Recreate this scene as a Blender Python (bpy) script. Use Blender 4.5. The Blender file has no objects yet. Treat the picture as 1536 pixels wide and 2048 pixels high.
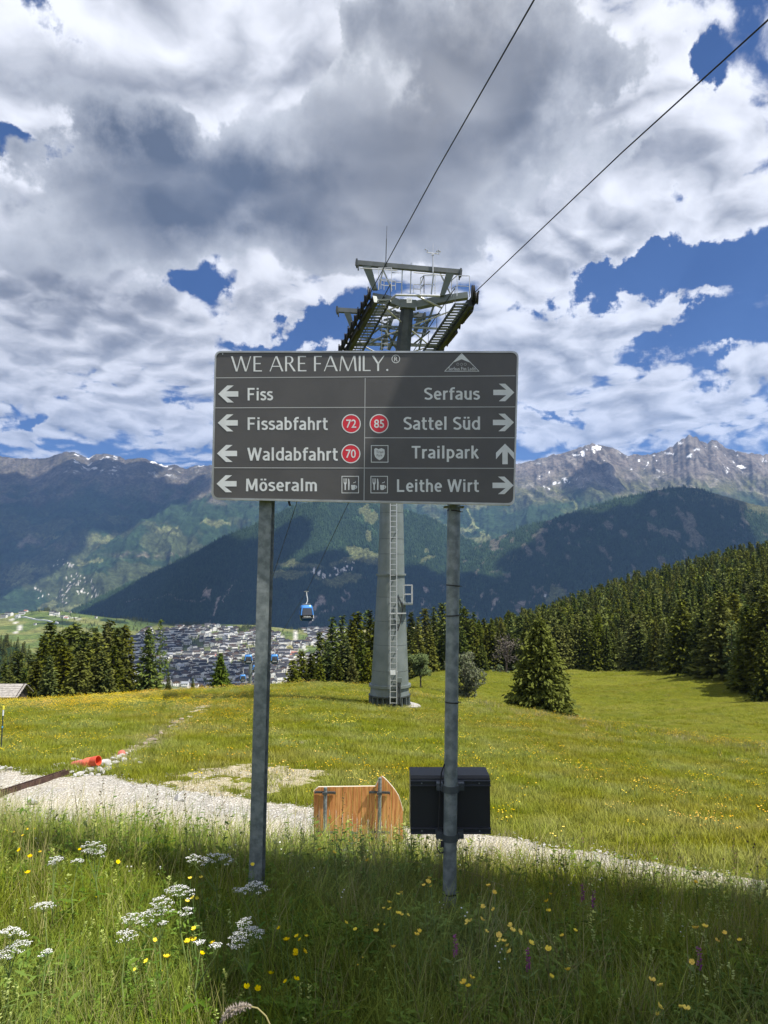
import bpy, math, random
import numpy as np
from mathutils import Vector, Matrix

C = bpy.context.scene.collection
SC = bpy.context.scene
R = math.radians
rng = np.random.default_rng(7)
random.seed(7)

# ------------------------------------------------------------------ camera, world, sun, exposure
FPX = 1480.0
PITCH = R(4.5)
EYE = Vector((0.0, 0.0, 1.62))
CP, SP = math.cos(PITCH), math.sin(PITCH)
cam_d = bpy.data.cameras.new('camera')
cam = bpy.data.objects.new('camera', cam_d)
C.objects.link(cam)
cam.location = EYE
cam.rotation_euler = (R(90) + PITCH, 0, 0)
cam_d.sensor_fit = 'VERTICAL'
cam_d.sensor_height = 36
cam_d.lens = 36 * FPX / 2048
cam_d.clip_start = 0.05
cam_d.clip_end = 80000
SC.camera = cam

SUN_EL, SUN_AZ = 60.0, 112.0          # azimuth clockwise from +Y
SUN = Vector((math.cos(R(SUN_EL)) * math.sin(R(SUN_AZ)), math.cos(R(SUN_EL)) * math.cos(R(SUN_AZ)), math.sin(R(SUN_EL))))
sl = bpy.data.lights.new('sun', 'SUN')
sl.energy = 4.6
sl.angle = R(0.5)
sl.color = (1.0, 0.955, 0.88)
so = bpy.data.objects.new('sun', sl)
C.objects.link(so)
so.rotation_euler = SUN.to_track_quat('Z', 'Y').to_euler()
SC.view_settings.view_transform = 'Standard'
SC.view_settings.look = 'None'
SC.view_settings.gamma = 1
SC.view_settings.exposure = 0.90
SC.view_settings.use_curve_mapping = False
SC.cycles.use_denoising = True
SC.cycles.max_bounces = 6
SC.cycles.transparent_max_bounces = 12
SC.cycles.volume_bounces = 0

def angles(px, py):
    """direction (azimuth, elevation) of a point of the view"""
    zc = (1024 - py) / FPX
    yw, zw, x = CP - zc * SP, zc * CP + SP, (px - 768) / FPX
    n = math.sqrt(x * x + yw * yw + zw * zw)
    return math.atan2(x, yw), math.asin(zw / n)

def P(px, py, Y):
    zc = (1024 - py) / FPX
    yw, zw, x = CP - zc * SP, zc * CP + SP, (px - 768) / FPX
    return Vector((x / yw * Y, Y, EYE.z + zw / yw * Y))

def slope(row):
    zc = (1024 - np.asarray(row, float)) / FPX
    return (zc * CP + SP) / (CP - zc * SP)

# ---- node helper
class NT:
    def __init__(self, tree):
        self.t = tree
    def n(self, typ, **kw):
        nd = self.t.nodes.new(typ)
        for k, v in kw.items():
            setattr(nd, k, v)
        return nd
    def put(self, sock, v):
        if v is None:
            return
        if isinstance(v, bpy.types.NodeSocket):
            self.t.links.new(v, sock)
        else:
            sock.default_value = v
    def m(self, op, a, b=None, c=None, clamp=False):
        nd = self.n('ShaderNodeMath', operation=op, use_clamp=clamp)
        self.put(nd.inputs[0], a); self.put(nd.inputs[1], b)
        if c is not None:
            self.put(nd.inputs[2], c)
        return nd.outputs[0]
    def v(self, op, a, b=None, c=None):
        nd = self.n('ShaderNodeVectorMath', operation=op)
        self.put(nd.inputs[0], a); self.put(nd.inputs[1], b)
        if c is not None:
            self.put(nd.inputs[2], c)
        return nd.outputs['Value'] if op in ('DOT_PRODUCT', 'LENGTH') else nd.outputs[0]
    def mix(self, f, a, b, mode='MIX'):
        nd = self.n('ShaderNodeMix', data_type='RGBA', blend_type=mode)
        self.put(nd.inputs[0], f); self.put(nd.inputs[6], a); self.put(nd.inputs[7], b)
        return nd.outputs[2]
    def ss(self, x, lo, hi, a=0.0, b=1.0):
        nd = self.n('ShaderNodeMapRange', interpolation_type='SMOOTHSTEP')
        self.put(nd.inputs[0], x)
        for i, q in enumerate((lo, hi, a, b)):
            self.put(nd.inputs[i + 1], q)
        return nd.outputs[0]
    def noise(self, vec, scale, detail=4, rough=0.5, dist=0.0, lac=2.0):
        nd = self.n('ShaderNodeTexNoise')
        self.put(nd.inputs['Vector'], vec)
        nd.inputs['Scale'].default_value = scale
        nd.inputs['Detail'].default_value = detail
        nd.inputs['Roughness'].default_value = rough
        nd.inputs['Lacunarity'].default_value = lac
        nd.inputs['Distortion'].default_value = dist
        return nd.outputs[0]

def c4(c):
    return (c[0], c[1], c[2], 1.0)

world = bpy.data.worlds.new('World')
SC.world = world
world.use_nodes = True
wt = world.node_tree
wt.nodes.clear()
w = NT(wt)
tc = w.n('ShaderNodeTexCoord')
D = tc.outputs['Generated']
sky = w.n('ShaderNodeTexSky', sky_type='NISHITA')
sky.sun_disc = False
sky.sun_elevation = R(SUN_EL)
sky.sun_rotation = R(SUN_AZ)
sky.altitude = 1800
sky.air_density = 1.0
sky.dust_density = 0.3
sky.ozone_density = 2.0
SKY_STR = 0.10
sep = w.n('ShaderNodeSeparateXYZ'); w.put(sep.inputs[0], D)
X, Yd, Z = sep.outputs
az = w.m('ARCTAN2', X, Yd)
el = w.m('ARCSINE', Z)
ae = w.n('ShaderNodeCombineXYZ'); w.put(ae.inputs[0], az); w.put(ae.inputs[1], el)
AE0 = ae.outputs[0]
wa = w.n('ShaderNodeTexNoise'); w.put(wa.inputs['Vector'], AE0); wa.inputs['Scale'].default_value = 7.0; wa.inputs['Detail'].default_value = 6; wa.inputs['Roughness'].default_value = 0.62
wam = w.n('ShaderNodeVectorMath', operation='MULTIPLY_ADD'); w.put(wam.inputs[0], w.v('SUBTRACT', wa.outputs[1], (0.5, 0.5, 0.5))); wam.inputs[1].default_value = (0.40, 0.20, 0.0); w.put(wam.inputs[2], AE0)
AE = wam.outputs[0]
den = w.m('ADD', w.m('MAXIMUM', Z, 0.0), 0.24)
pl = w.n('ShaderNodeCombineXYZ')
w.put(pl.inputs[0], w.m('DIVIDE', X, den)); w.put(pl.inputs[1], w.m('DIVIDE', Yd, den)); pl.inputs[2].default_value = 3.7
PL = pl.outputs[0]

def blobs(items, start=0.0):
    acc = start
    for (px, py, rx, ry, amp) in items:
        a, e = angles(px, py)
        sx, sy = FPX / rx, FPX / ry
        d = w.v('MULTIPLY', w.v('SUBTRACT', AE, (a, e, 0)), (sx, sy, 0))
        q = w.m('EXPONENT', w.m('MULTIPLY', w.v('DOT_PRODUCT', d, d), -1.0))
        acc = w.m('MULTIPLY_ADD', q, amp, acc)
    return acc

wz = w.n('ShaderNodeTexNoise'); w.put(wz.inputs['Vector'], PL); wz.inputs['Scale'].default_value = 2.2; wz.inputs['Detail'].default_value = 4
def madd(v, k, base):
    nd = w.n('ShaderNodeVectorMath', operation='MULTIPLY_ADD'); w.put(nd.inputs[0], v); nd.inputs[1].default_value = (k, k, k); w.put(nd.inputs[2], base); return nd.outputs[0]
PW = madd(wz.outputs[1], 0.30, PL)
def puffs(vec, scale, detail=3, smooth=0.6, rough=0.5):
    nd = w.n('ShaderNodeTexNoise', noise_type='RIDGED_MULTIFRACTAL', normalize=True); w.put(nd.inputs['Vector'], vec); nd.inputs['Scale'].default_value = scale
    nd.inputs['Detail'].default_value = detail; nd.inputs['Roughness'].default_value = rough; nd.inputs['Offset'].default_value = 1.0; nd.inputs['Gain'].default_value = 1.2
    return nd.outputs[0]
UPW = (0.010, -0.060, 0.0)
def cloudfield(vec, s1, s2, d1, d2):
    a = w.noise(vec, s1, d1, 0.58)
    b = puffs(vec, s2, d2)
    return w.m('SUBTRACT', w.m('MULTIPLY', w.m('SUBTRACT', a, 0.5), 1.9), w.m('MULTIPLY', w.m('SUBTRACT', b, 0.45), 0.42))
f1 = cloudfield(PW, 3.6, 7.0, 7, 4.0)
f1s = cloudfield(w.v('ADD', PW, UPW), 3.6, 7.0, 5, 2.0)
nf = w.noise(PW, 20.0, 6, 0.68)
cover = blobs([(1400, 60, 160, 40, 0.5), (1230, 500, 120, 20, 0.25), (380, 585, 70, 18, 0.3),(700, 800, 900, 90, 0.30),(1250, 850, 260, 26, 0.5), (150, 840, 260, 24, 0.45), (700, 860, 500, 40, 0.4), (1100, 780, 120, 24, 0.5), (330, 770, 90, 24, 0.5),
    (60, 120, 260, 200, 0.55), (350, 90, 330, 200, 0.8), (560, 330, 520, 240, 0.9), (1000, 200, 420, 300, 0.9),
    (1330, 230, 200, 130, 0.75), (1420, 420, 180, 70, 0.65), (1150, 420, 260, 90, 0.6), (1110, 540, 90, 50, 0.55), (560, 610, 100, 45, 0.75),
    (130, 560, 240, 130, 0.9), (250, 700, 220, 90, 0.55), (1130, 650, 230, 55, 0.85), (1010, 720, 220, 60, 0.5), (1350, 640, 110, 16, 0.5),
    (1500, 740, 100, 50, 0.7), (900, 500, 90, 50, 0.4), (1250, 800, 300, 50, 0.35), (200, 860, 300, 50, 0.45), (60, 740, 120, 60, 0.4),
    (1300, 880, 300, 40, 0.4), (30, 420, 120, 60, 0.4),
    (30, 300, 60, 34, -1.5), (70, 18, 90, 26, -1.2), (395, 548, 90, 44, -1.5), (560, 683, 130, 20, -1.1), (640, 640, 60, 30, -0.6),
    (1430, 110, 60, 36, -1.5), (1310, 372, 60, 26, -1.1), (1420, 545, 240, 50, -1.6), (1230, 560, 110, 30, -0.9), (1440, 690, 110, 34, -1.3),
    (970, 490, 60, 30, -1.0), (105, 815, 100, 18, -1.0), (700, 650, 70, 40, -0.8), (1090, 825, 90, 14, -0.7), (1400, 760, 60, 14, -0.5),
    (770, 570, 110, 50, -0.5), (110, 772, 110, 14, -0.5), (340, 812, 60, 12, -0.4)], 0.05)
dens = w.m('ADD', w.m('ADD', w.m('ADD', cover, w.ss(Yd, -0.1, 0.55, 0.55, 0.0)), f1), w.m('MULTIPLY', w.m('SUBTRACT', nf, 0.5), 0.55))
alpha1 = w.ss(dens, -0.14, 0.36)
rel = w.m('SUBTRACT', f1, f1s)
thick = w.ss(dens, 0.15, 1.5)
shade1 = blobs([(150, 590, 240, 90, 0.9), (20, 500, 120, 60, 0.3), (1150, 700, 240, 34, 0.6), (560, 640, 120, 26, 0.5), (1260, 480, 200, 50, 0.35),
                (1450, 800, 140, 30, 0.5), (250, 790, 300, 30, 0.35), (200, 720, 260, 24, 0.25), (1150, 880, 350, 24, 0.3), (200, 890, 350, 20, 0.35), (250, 250, 150, 60, 0.3), (1250, 330, 160, 50, 0.25)], 0.0)
l1 = w.m('SUBTRACT', w.m('ADD', 0.66, w.m('MULTIPLY', rel, 0.62)), w.m('MULTIPLY', thick, 0.16))
l1 = w.m('SUBTRACT', l1, w.m('MULTIPLY', shade1, 0.27))
l1 = w.m('ADD', l1, w.m('MULTIPLY', w.m('SUBTRACT', nf, 0.5), 0.34))
l1 = w.m('ADD', l1, w.ss(dens, 0.55, 0.1, 0.0, 0.10))
l1 = w.ss(l1, 0.0, 0.92, 0.14, 0.62)
# front layer: the big grey cloud
PF = madd(wz.outputs[1], 0.36, w.v('ADD', PL, (5.3, 2.1, 1.7)))
m1 = cloudfield(PF, 2.6, 6.0, 5, 2.0)
m1s = cloudfield(w.v('ADD', PF, (0.02, -0.10, 0.0)), 2.6, 6.0, 3, 1.0)
big = blobs([(240, 360, 260, 130, 0.35), (150, 520, 200, 70, 0.25),(650, 330, 520, 160, 0.18),(300, 300, 220, 100, 0.95), (560, 400, 330, 120, 1.15), (850, 60, 230, 130, 1.45), (960, 250, 210, 170, 1.0), (640, 270, 120, 80, 0.35),
             (1110, 150, 150, 170, 0.75), (110, 400, 170, 80, 0.75), (770, 200, 50, 36, -0.75), (450, 110, 140, 60, -0.5),
             (640, 90, 40, 60, -0.5), (850, 480, 130, 60, 0.65), (680, 520, 130, 50, 0.45), (60, 560, 150, 70, 0.55), (1240, 60, 110, 50, 0.45), (250, 480, 150, 50, 0.4)], -0.55)
bd = w.m('ADD', big, w.m('MULTIPLY', m1, 0.85))
alpha2 = w.ss(bd, -0.10, 0.26)
l2 = w.m('ADD', w.ss(bd, -0.12, 1.35, 0.36, 0.10), w.m('MULTIPLY', w.m('SUBTRACT', m1, m1s), 0.17))
l2 = w.m('ADD', l2, blobs([(720, 510, 240, 50, 0.06), (430, 360, 260, 60, -0.03), (640, 270, 110, 60, 0.05)], 0.0))
l2 = w.m('MAXIMUM', l2, 0.06)
def grey(v, tint):
    cc = w.n('ShaderNodeCombineXYZ')
    for i in range(3):
        w.put(cc.inputs[i], w.m('MULTIPLY', v, tint[i]))
    return cc.outputs[0]
cA = grey(w.m('MULTIPLY', l1, 1.0 / SKY_STR), (1.0, 1.0, 1.03))
cB = grey(w.m('MULTIPLY', l2, 1.0 / SKY_STR), (0.99, 1.0, 1.02))
hz = w.ss(Z, 0.0, 0.30, 1.0, 0.0)
blue = w.mix(1.0, sky.outputs[0], c4((0.105, 0.205, 0.400)), 'MULTIPLY')
k = w.mix(alpha1, blue, cA)
k = w.mix(alpha2, k, cB)
below = w.ss(Z, -0.05, 0.0)
k = w.mix(below, c4((0.8, 1.0, 1.1)), k)
bg = w.n('ShaderNodeBackground'); bg.inputs[1].default_value = SKY_STR
w.put(bg.inputs[0], k)
wo = w.n('ShaderNodeOutputWorld'); wt.links.new(bg.outputs[0], wo.inputs[0])
world.cycles.sampling_method = 'MANUAL'
world.cycles.sample_map_resolution = 512

# ------------------------------------------------------------------ general helpers
def vnoise(x, y, seed=0):
    x = np.asarray(x, float); y = np.asarray(y, float)
    xi = np.floor(x).astype(np.int64); yi = np.floor(y).astype(np.int64)
    fx = x - xi; fy = y - yi
    fx = fx * fx * fx * (fx * (fx * 6 - 15) + 10); fy = fy * fy * fy * (fy * (fy * 6 - 15) + 10)
    def h(a, b):
        n = (a * 374761393 + b * 668265263 + seed * 974634777) & 0xFFFFFFFF
        n = ((n ^ (n >> 13)) * 1274126177) & 0xFFFFFFFF
        n = (n ^ (n >> 16)) & 0xFFFFFFFF
        return n / 4294967295.0
    a, b, c, d = h(xi, yi), h(xi + 1, yi), h(xi, yi + 1), h(xi + 1, yi + 1)
    return (a + (b - a) * fx) * (1 - fy) + (c + (d - c) * fx) * fy

def fbm(x, y, octv=5, seed=0, gain=0.5, ridge=False):
    s = 0; amp = 1; tot = 0
    for i in range(octv):
        v = vnoise(x * 2 ** i + 17.3 * i, y * 2 ** i - 9.1 * i, seed + i)
        if ridge:
            v = 1 - np.abs(2 * v - 1)
        s = s + amp * v; tot += amp; amp *= gain
    return s / tot

def sstep(x, a, b):
    t = np.clip((np.asarray(x, float) - a) / (b - a), 0, 1)
    return t * t * (3 - 2 * t)

def tag(o, label=None, cat=None, group=None, kind=None):
    if label: o['label'] = label
    if cat: o['category'] = cat
    if group: o['group'] = group
    if kind: o['kind'] = kind
    return o

def link(name, me, parent=None, mat=None, smooth=False):
    o = bpy.data.objects.new(name, me)
    C.objects.link(o)
    if parent is not None:
        o.parent = parent
        o.matrix_parent_inverse = Matrix.Translation(-parent.location) if not parent.parent else Matrix.Identity(4)
    if mat is not None and not me.materials:
        for q in (mat if isinstance(mat, (list, tuple)) else [mat]):
            me.materials.append(q)
    if smooth:
        me.polygons.foreach_set('use_smooth', [True] * len(me.polygons))
    return o

def thing(name, loc, label, cat, group=None, kind=None):
    o = bpy.data.objects.new(name, None)
    C.objects.link(o)
    o.location = loc
    o.empty_display_size = 0.2
    return tag(o, label, cat, group, kind)

def mesh_np(name, verts, faces, attrs=None, cols=None):
    """faces: (n,3) or (n,4) int array"""
    me = bpy.data.meshes.new(name)
    verts = np.asarray(verts, np.float32); faces = np.asarray(faces, np.int32)
    me.vertices.add(len(verts)); me.vertices.foreach_set('co', verts.ravel())
    k = faces.shape[1]
    me.loops.add(faces.size); me.loops.foreach_set('vertex_index', faces.ravel())
    me.polygons.add(len(faces))
    me.polygons.foreach_set('loop_start', np.arange(0, faces.size, k, dtype=np.int32))
    me.polygons.foreach_set('loop_total', np.full(len(faces), k, np.int32))
    me.update(calc_edges=True)
    for nm, arr in (attrs or {}).items():
        a = me.attributes.new(nm, 'FLOAT', 'POINT'); a.data.foreach_set('value', np.asarray(arr, np.float32).ravel())
    for nm, arr in (cols or {}).items():
        a = me.attributes.new(nm, 'FLOAT_COLOR', 'POINT')
        q = np.ones((len(verts), 4), np.float32); q[:, :3] = arr
        a.data.foreach_set('color', q.ravel())
    return me

def grid_faces(n, m):
    i = np.arange(n - 1)[:, None] * m + np.arange(m - 1)[None, :]
    return np.stack([i, i + 1, i + m + 1, i + m], -1).reshape(-1, 4)

class MB:
    """collects simple solids and builds them as one mesh"""
    def __init__(self):
        self.v = []; self.f = []; self.mi = []; self.cur = 0
    def add(self, vs, fs):
        b = len(self.v); self.v += [tuple(q) for q in vs]
        for q in fs:
            self.f.append(tuple(b + i for i in q)); self.mi.append(self.cur)
        return self
    def box(self, c, s, rot=None, bev=0.0):
        hx, hy, hz = s[0] / 2, s[1] / 2, s[2] / 2
        vs = [Vector((x, y, z)) for z in (-hz, hz) for y in (-hy, hy) for x in (-hx, hx)]
        if rot is not None:
            vs = [rot @ q for q in vs]
        c = Vector(c)
        return self.add([q + c for q in vs], [(0, 2, 3, 1), (4, 5, 7, 6), (0, 1, 5, 4), (2, 6, 7, 3), (0, 4, 6, 2), (1, 3, 7, 5)])
    def bar(self, a, b, wd, ht, up=Vector((0, 0, 1))):
        a, b = Vector(a), Vector(b); d = (b - a)
        if d.length < 1e-6: return self
        d = d.normalized(); s = d.cross(up)
        if s.length < 1e-3: s = d.cross(Vector((0, 1, 0)))
        s.normalize(); u = s.cross(d)
        vs = [p + s * (i * wd / 2) + u * (j * ht / 2) for p in (a, b) for i, j in ((-1, -1), (1, -1), (1, 1), (-1, 1))]
        return self.add(vs, [(3, 2, 1, 0), (4, 5, 6, 7), (0, 1, 5, 4), (1, 2, 6, 5), (2, 3, 7, 6), (3, 0, 4, 7)])
    def tube(self, pts, r, n=8, cap=True):
        pts = [Vector(p) for p in pts]
        if not isinstance(r, (list, tuple)): r = [r] * len(pts)
        rings = []
        prev = None
        for i, p in enumerate(pts):
            d = (pts[min(i + 1, len(pts) - 1)] - pts[max(i - 1, 0)]).normalized()
            if prev is None:
                s = d.cross(Vector((0, 0, 1)))
                if s.length < 1e-2: s = d.cross(Vector((0, 1, 0)))
            else:
                s = prev - d * prev.dot(d)
            s.normalize(); prev = s; u = d.cross(s)
            rings.append([p + (s * math.cos(2 * math.pi * k / n) + u * math.sin(2 * math.pi * k / n)) * r[i] for k in range(n)])
        vs = [q for rg in rings for q in rg]
        fs = [(i * n + k, i * n + (k + 1) % n, (i + 1) * n + (k + 1) % n, (i + 1) * n + k) for i in range(len(pts) - 1) for k in range(n)]
        if cap:
            fs += [tuple(range(n))[::-1], tuple((len(pts) - 1) * n + k for k in range(n))]
        return self.add(vs, fs)
    def lathe(self, c, prof, n=32, axis=None, cap=True):
        """prof: list of (radius, z)"""
        c = Vector(c); M = axis if axis is not None else Matrix.Identity(3)
        vs = [c + M @ Vector((r * math.cos(2 * math.pi * k / n), r * math.sin(2 * math.pi * k / n), z)) for r, z in prof for k in range(n)]
        fs = [(i * n + k, i * n + (k + 1) % n, (i + 1) * n + (k + 1) % n, (i + 1) * n + k) for i in range(len(prof) - 1) for k in range(n)]
        if cap:
            fs += [tuple(range(n))[::-1], tuple((len(prof) - 1) * n + k for k in range(n))]
        return self.add(vs, fs)
    def prism(self, pts, d):
        """polygon pts extruded by vector d"""
        pts = [Vector(p) for p in pts]; n = len(pts); d = Vector(d)
        fs = [tuple(range(n)), tuple(range(2 * n - 1, n - 1, -1))] + [(i, n + i, n + (i + 1) % n, (i + 1) % n) for i in range(n)]
        return self.add(pts + [p + d for p in pts], fs)
    def mesh(self, name, fix=True):
        me = bpy.data.meshes.new(name)
        me.from_pydata(self.v, [], self.f)
        me.polygons.foreach_set('material_index', self.mi)
        if fix:
            import bmesh
            bm = bmesh.new(); bm.from_mesh(me); bmesh.ops.recalc_face_normals(bm, faces=bm.faces); bm.to_mesh(me); bm.free()
        me.update()
        return me
    def build(self, name, mat, parent=None, smooth=False, bevel=0):
        o = link(name, self.mesh(name), parent, mat, smooth)
        if smooth:
            md = o.modifiers.new('edge', 'EDGE_SPLIT'); md.split_angle = R(40)
        if bevel:
            md = o.modifiers.new('bevel', 'BEVEL'); md.width = bevel; md.segments = 2; md.limit_method = 'ANGLE'
        return o

def mat(name, col, rough=0.6, metal=0.0, var=0.0, vscale=5.0, bump=0.0, bscale=40.0, spec=0.5, coord='Object', col2=None, dirt=None):
    m = bpy.data.materials.new(name); m.use_nodes = True
    t = NT(m.node_tree); b = m.node_tree.nodes['Principled BSDF']
    b.inputs['Roughness'].default_value = rough; b.inputs['Metallic'].default_value = metal
    b.inputs['Specular IOR Level'].default_value = spec
    b.inputs['Base Color'].default_value = c4(col)
    co = t.n('ShaderNodeTexCoord').outputs[coord] if (var or bump or col2) else None
    if var or col2:
        f = t.noise(co, vscale, 5, 0.6)
        a = col; d = col2 if col2 else tuple(c * (1 - var) for c in col)
        t.put(b.inputs['Base Color'], t.mix(t.ss(f, 0.35, 0.65), c4(a), c4(d)))
    if bump:
        bn = t.n('ShaderNodeBump'); bn.inputs['Strength'].default_value = bump; bn.inputs['Distance'].default_value = 0.01
        t.put(bn.inputs['Height'], t.noise(co, bscale, 4, 0.6)); t.put(b.inputs['Normal'], bn.outputs[0])
    return m

# ------------------------------------------------------------------ ground height
KY = [-60, -8, 0, 2, 3.6, 4.3, 5, 8, 10.5, 13, 19, 30, 38, 45, 55, 65, 80, 100, 150, 200, 300, 420, 560, 700, 1000, 1400, 1700, 2000, 2300, 2600, 2900, 3300, 3800, 4700]
NEARZ = [4, 0.7, 0.12, 0.03, 0.0, -0.2, -0.52, -1.75, -2.58, -3.02]
COLS = {
 -600: [-3.5, -4.9, -6.0, -6.9, -8.0, -9.6, -12.5, -17, -30, -42, -62, -80, -95, -112, -140, -185, -203, -198, -185, -177, -165, -300, -600, -900],
 0:    [1535, 1470, 1438, 1420, 1404, -10.3, -13.5, -18, -31, -43, -63, -82, -97, -115, -145, -190, -203, 1290, 1262, 1243, 1224, -300, -600, -900],
 100:  [1538, 1471, 1437, 1417, 1400, -10.2, -13.4, -18, -31, -44, -64, -84, -99, -118, -150, -195, -210, 1298, 1262, 1236, 1212, -300, -600, -900],
 320:  [1548, 1472, 1432, 1408, 1391, -8.95, -12.5, -17, -31, -46, -70, -95, -115, -135, -180, -220, 1372, 1332, 1296, 1266, 1243, -330, -600, -900],
 500:  [1555, 1471, 1428, 1403, 1381, 1372, -12.0, -16.5, -31, -46, -75, -105, -125, -150, -200, -240, 1380, 1340, 1302, 1268, 1243, -330, -600, -900],
 640:  [1560, 1470, 1425, 1400, 1374, 1362, -11.5, -15.5, -30, -45, -75, -105, -125, -150, -200, -245, 1380, 1345, 1310, 1280, 1260, -350, -600, -900],
 780:  [1565, 1478, 1434, 1410, 1386, 1372, -11.3, -14.0, -22, -32, -60, -90, -115, -145, -200, -245, -268, -262, -250, -225, -210, -350, -600, -900],
 850:  [1570, 1482, 1440, 1414, 1392, -9.4, 1372, 1360, 1345, -27, -45, -70, -100, -140, -200, -245, -268, -262, -250, -225, -210, -350, -600, -900],
 1010: [1590, 1500, 1452, 1425, 1410, -11.0, -13.5, -14.8, 1340, -20, -28, -36, -80, -130, -200, -245, -268, -262, -250, -225, -210, -350, -600, -900],
 1250: [1612, 1525, 1478, 1455, -10.2, -12.2, -13.9, -15.2, 1342, -19, -16, -12, -45, -110, -190, -245, -268, -262, -250, -225, -210, -350, -600, -900],
 1536: [1640, 1545, 1495, -9.0, -11.0, -12.1, -13.0, 1385, -13, -9, -2, 6, -40, -100, -180, -240, -268, -262, -250, -225, -210, -350, -600, -900],
 2200: [-4.1, -6.3, -7.8, -9.0, -10, -10.8, -11, -9, -3, 5, 18, 26, 0, -80, -160, -230, -268, -262, -250, -225, -210, -350, -600, -900],
}
UG = np.linspace(-1.5, 1.5, 241)
LYF = lambda y: np.where(np.asarray(y) < 10, np.asarray(y) / 10.0, 1 + np.log(np.maximum(y, 10) / 10.0))
LG = np.linspace(float(LYF(-60)), float(LYF(4700)), 900)
def _build_table():
    us = []; rows = []
    for c in sorted(COLS):
        us.append((c - 768) / FPX)
        z = list(NEARZ)
        for y, q in zip(KY[10:], COLS[c]):
            z.append(q if q < 500 else EYE.z + y * float(slope(q)))
        rows.append(z)
    rows = np.array(rows); ly = LYF(np.array(KY, float))
    yr = np.where(LG < 1, LG * 10, 10 * np.exp(LG - 1))
    fine = np.array([np.interp(LG, ly, r) for r in rows])
    # log-space interpolation bends straight slopes; do it in metres instead
    fine = np.array([np.interp(yr, KY, r) for r in rows])
    T = np.array([np.interp(UG, us, fine[:, j]) for j in range(len(LG))]).T
    # smooth
    k = np.exp(-np.linspace(-2, 2, 9) ** 2); k /= k.sum()
    Tp = np.pad(T, ((0, 0), (4, 4)), mode='edge')
    T = sum(k[i] * Tp[:, i:i + T.shape[1]] for i in range(9))
    k = np.exp(-np.linspace(-2, 2, 13) ** 2); k /= k.sum()
    Tp = np.pad(T, ((6, 6), (0, 0)), mode='edge')
    T = sum(k[i] * Tp[i:i + T.shape[0], :] for i in range(13))
    return T
TAB = _build_table()
def ground(x, y, detail=True):
    x = np.asarray(x, float); y = np.asarray(y, float)
    u = np.clip(x / np.maximum(y, 9.0), UG[0], UG[-1])
    fu = (u - UG[0]) / (UG[1] - UG[0]); fl = (np.clip(LYF(y), LG[0], LG[-1]) - LG[0]) / (LG[1] - LG[0])
    i = np.clip(fu.astype(int), 0, len(UG) - 2); j = np.clip(fl.astype(int), 0, len(LG) - 2)
    a = fu - i; b = fl - j
    z = TAB[i, j] * (1 - a) * (1 - b) + TAB[i + 1, j] * a * (1 - b) + TAB[i, j + 1] * (1 - a) * b + TAB[i + 1, j + 1] * a * b
    z = z - (0.07 * np.clip(x, -3, 4) + 0.05 * np.clip(x, 0, 4)) * sstep(y, 2.5, 4.5) * (1 - sstep(y, 6, 10))
    if detail:
        r = np.hypot(x, y)
        z = z + (fbm(x / 2.2, y / 2.2, 3, 3) - 0.5) * 0.16 * sstep(r, 8, 20) + ((fbm(x / 11, y / 6, 4, 5) - 0.5) * 1.1 + (fbm(x / 30, y / 22, 3, 6) - 0.5) * 2.0) * sstep(r, 58, 100)
        z = z + (fbm(x / 120, y / 120, 4, 8) - 0.5) * 14 * sstep(r, 700, 1500)
        z = z + (fbm(x * 2.5, y * 2.5, 3, 4) - 0.5) * 0.05
    return z
def gz(x, y):
    return float(ground(np.array([x]), np.array([y]))[0])
def hit(px, py, y0=2.0, y1=4600):
    """the ground point seen at a place of the view"""
    ys = np.geomspace(y0, y1, 1500)
    a = P(px, py, 1.0)
    x = a.x * ys; z = EYE.z + (a.z - EYE.z) * ys
    g = ground(x, ys)
    k = np.argmax(z < g)
    if k == 0: k = len(ys) - 1
    return Vector((float(x[k]), float(ys[k]), float(g[k])))
def to_px(x, y, z):
    """pixel of a world point (arrays)"""
    zz = z - EYE.z
    yc = y * CP + zz * SP; zc = -y * SP + zz * CP
    yc = np.maximum(yc, 1e-3)
    return 768 + FPX * x / yc, 1024 - FPX * zc / yc

# ------------------------------------------------------------------ ground materials and meshes
def road_edges(x, y, z):
    px, py = to_px(x, y, z)
    far = np.interp(px, [-900, -200, 0, 130, 230, 330, 420, 500, 620, 700, 820, 1000, 1100, 1250, 1400, 1536, 1800, 2400],
                    [1500, 1530, 1536, 1546, 1550, 1566, 1582, 1600, 1612, 1632, 1650, 1668, 1690, 1712, 1738, 1754, 1800, 1900])
    wob = (fbm(x * 1.3, y * 1.3, 4, 21) - 0.5)
    d = (py - far) / 22.0 + wob * 1.2
    nearY = np.interp(x, [-12, 0, 3, 8], [10.6, 10.4, 9.6, 7.4])
    n = (y - nearY) / 0.5 + wob * 1.5
    ok = (y > 3) & (y < 26)
    return np.where(ok, np.minimum(sstep(d, -0.3, 0.7), sstep(n, -0.5, 0.5)), 0.0)

def fan_mesh(name, r0, r1, step, ain, astep, aout, ostep, behind=True):
    rr = np.exp(np.arange(math.log(r0), math.log(r1) + step, step))
    a = list(np.arange(-ain, ain + 1e-6, astep))
    o = np.arange(ain + ostep, aout + 1e-6, ostep)
    ang = np.radians(np.array(sorted([-q for q in o] + a + list(o))))
    Rr, A = np.meshgrid(rr, ang, indexing='ij')
    x = Rr * np.sin(A); y = Rr * np.cos(A)
    z = ground(x, y)
    return x, y, z, grid_faces(len(rr), len(ang))

x, y, z, F = fan_mesh('g', 0.35, 700, 0.012, 34, 0.3, 180, 3.0)
road = road_edges(x, y, z)
pxx, pyy = to_px(x, y, z)
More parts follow.
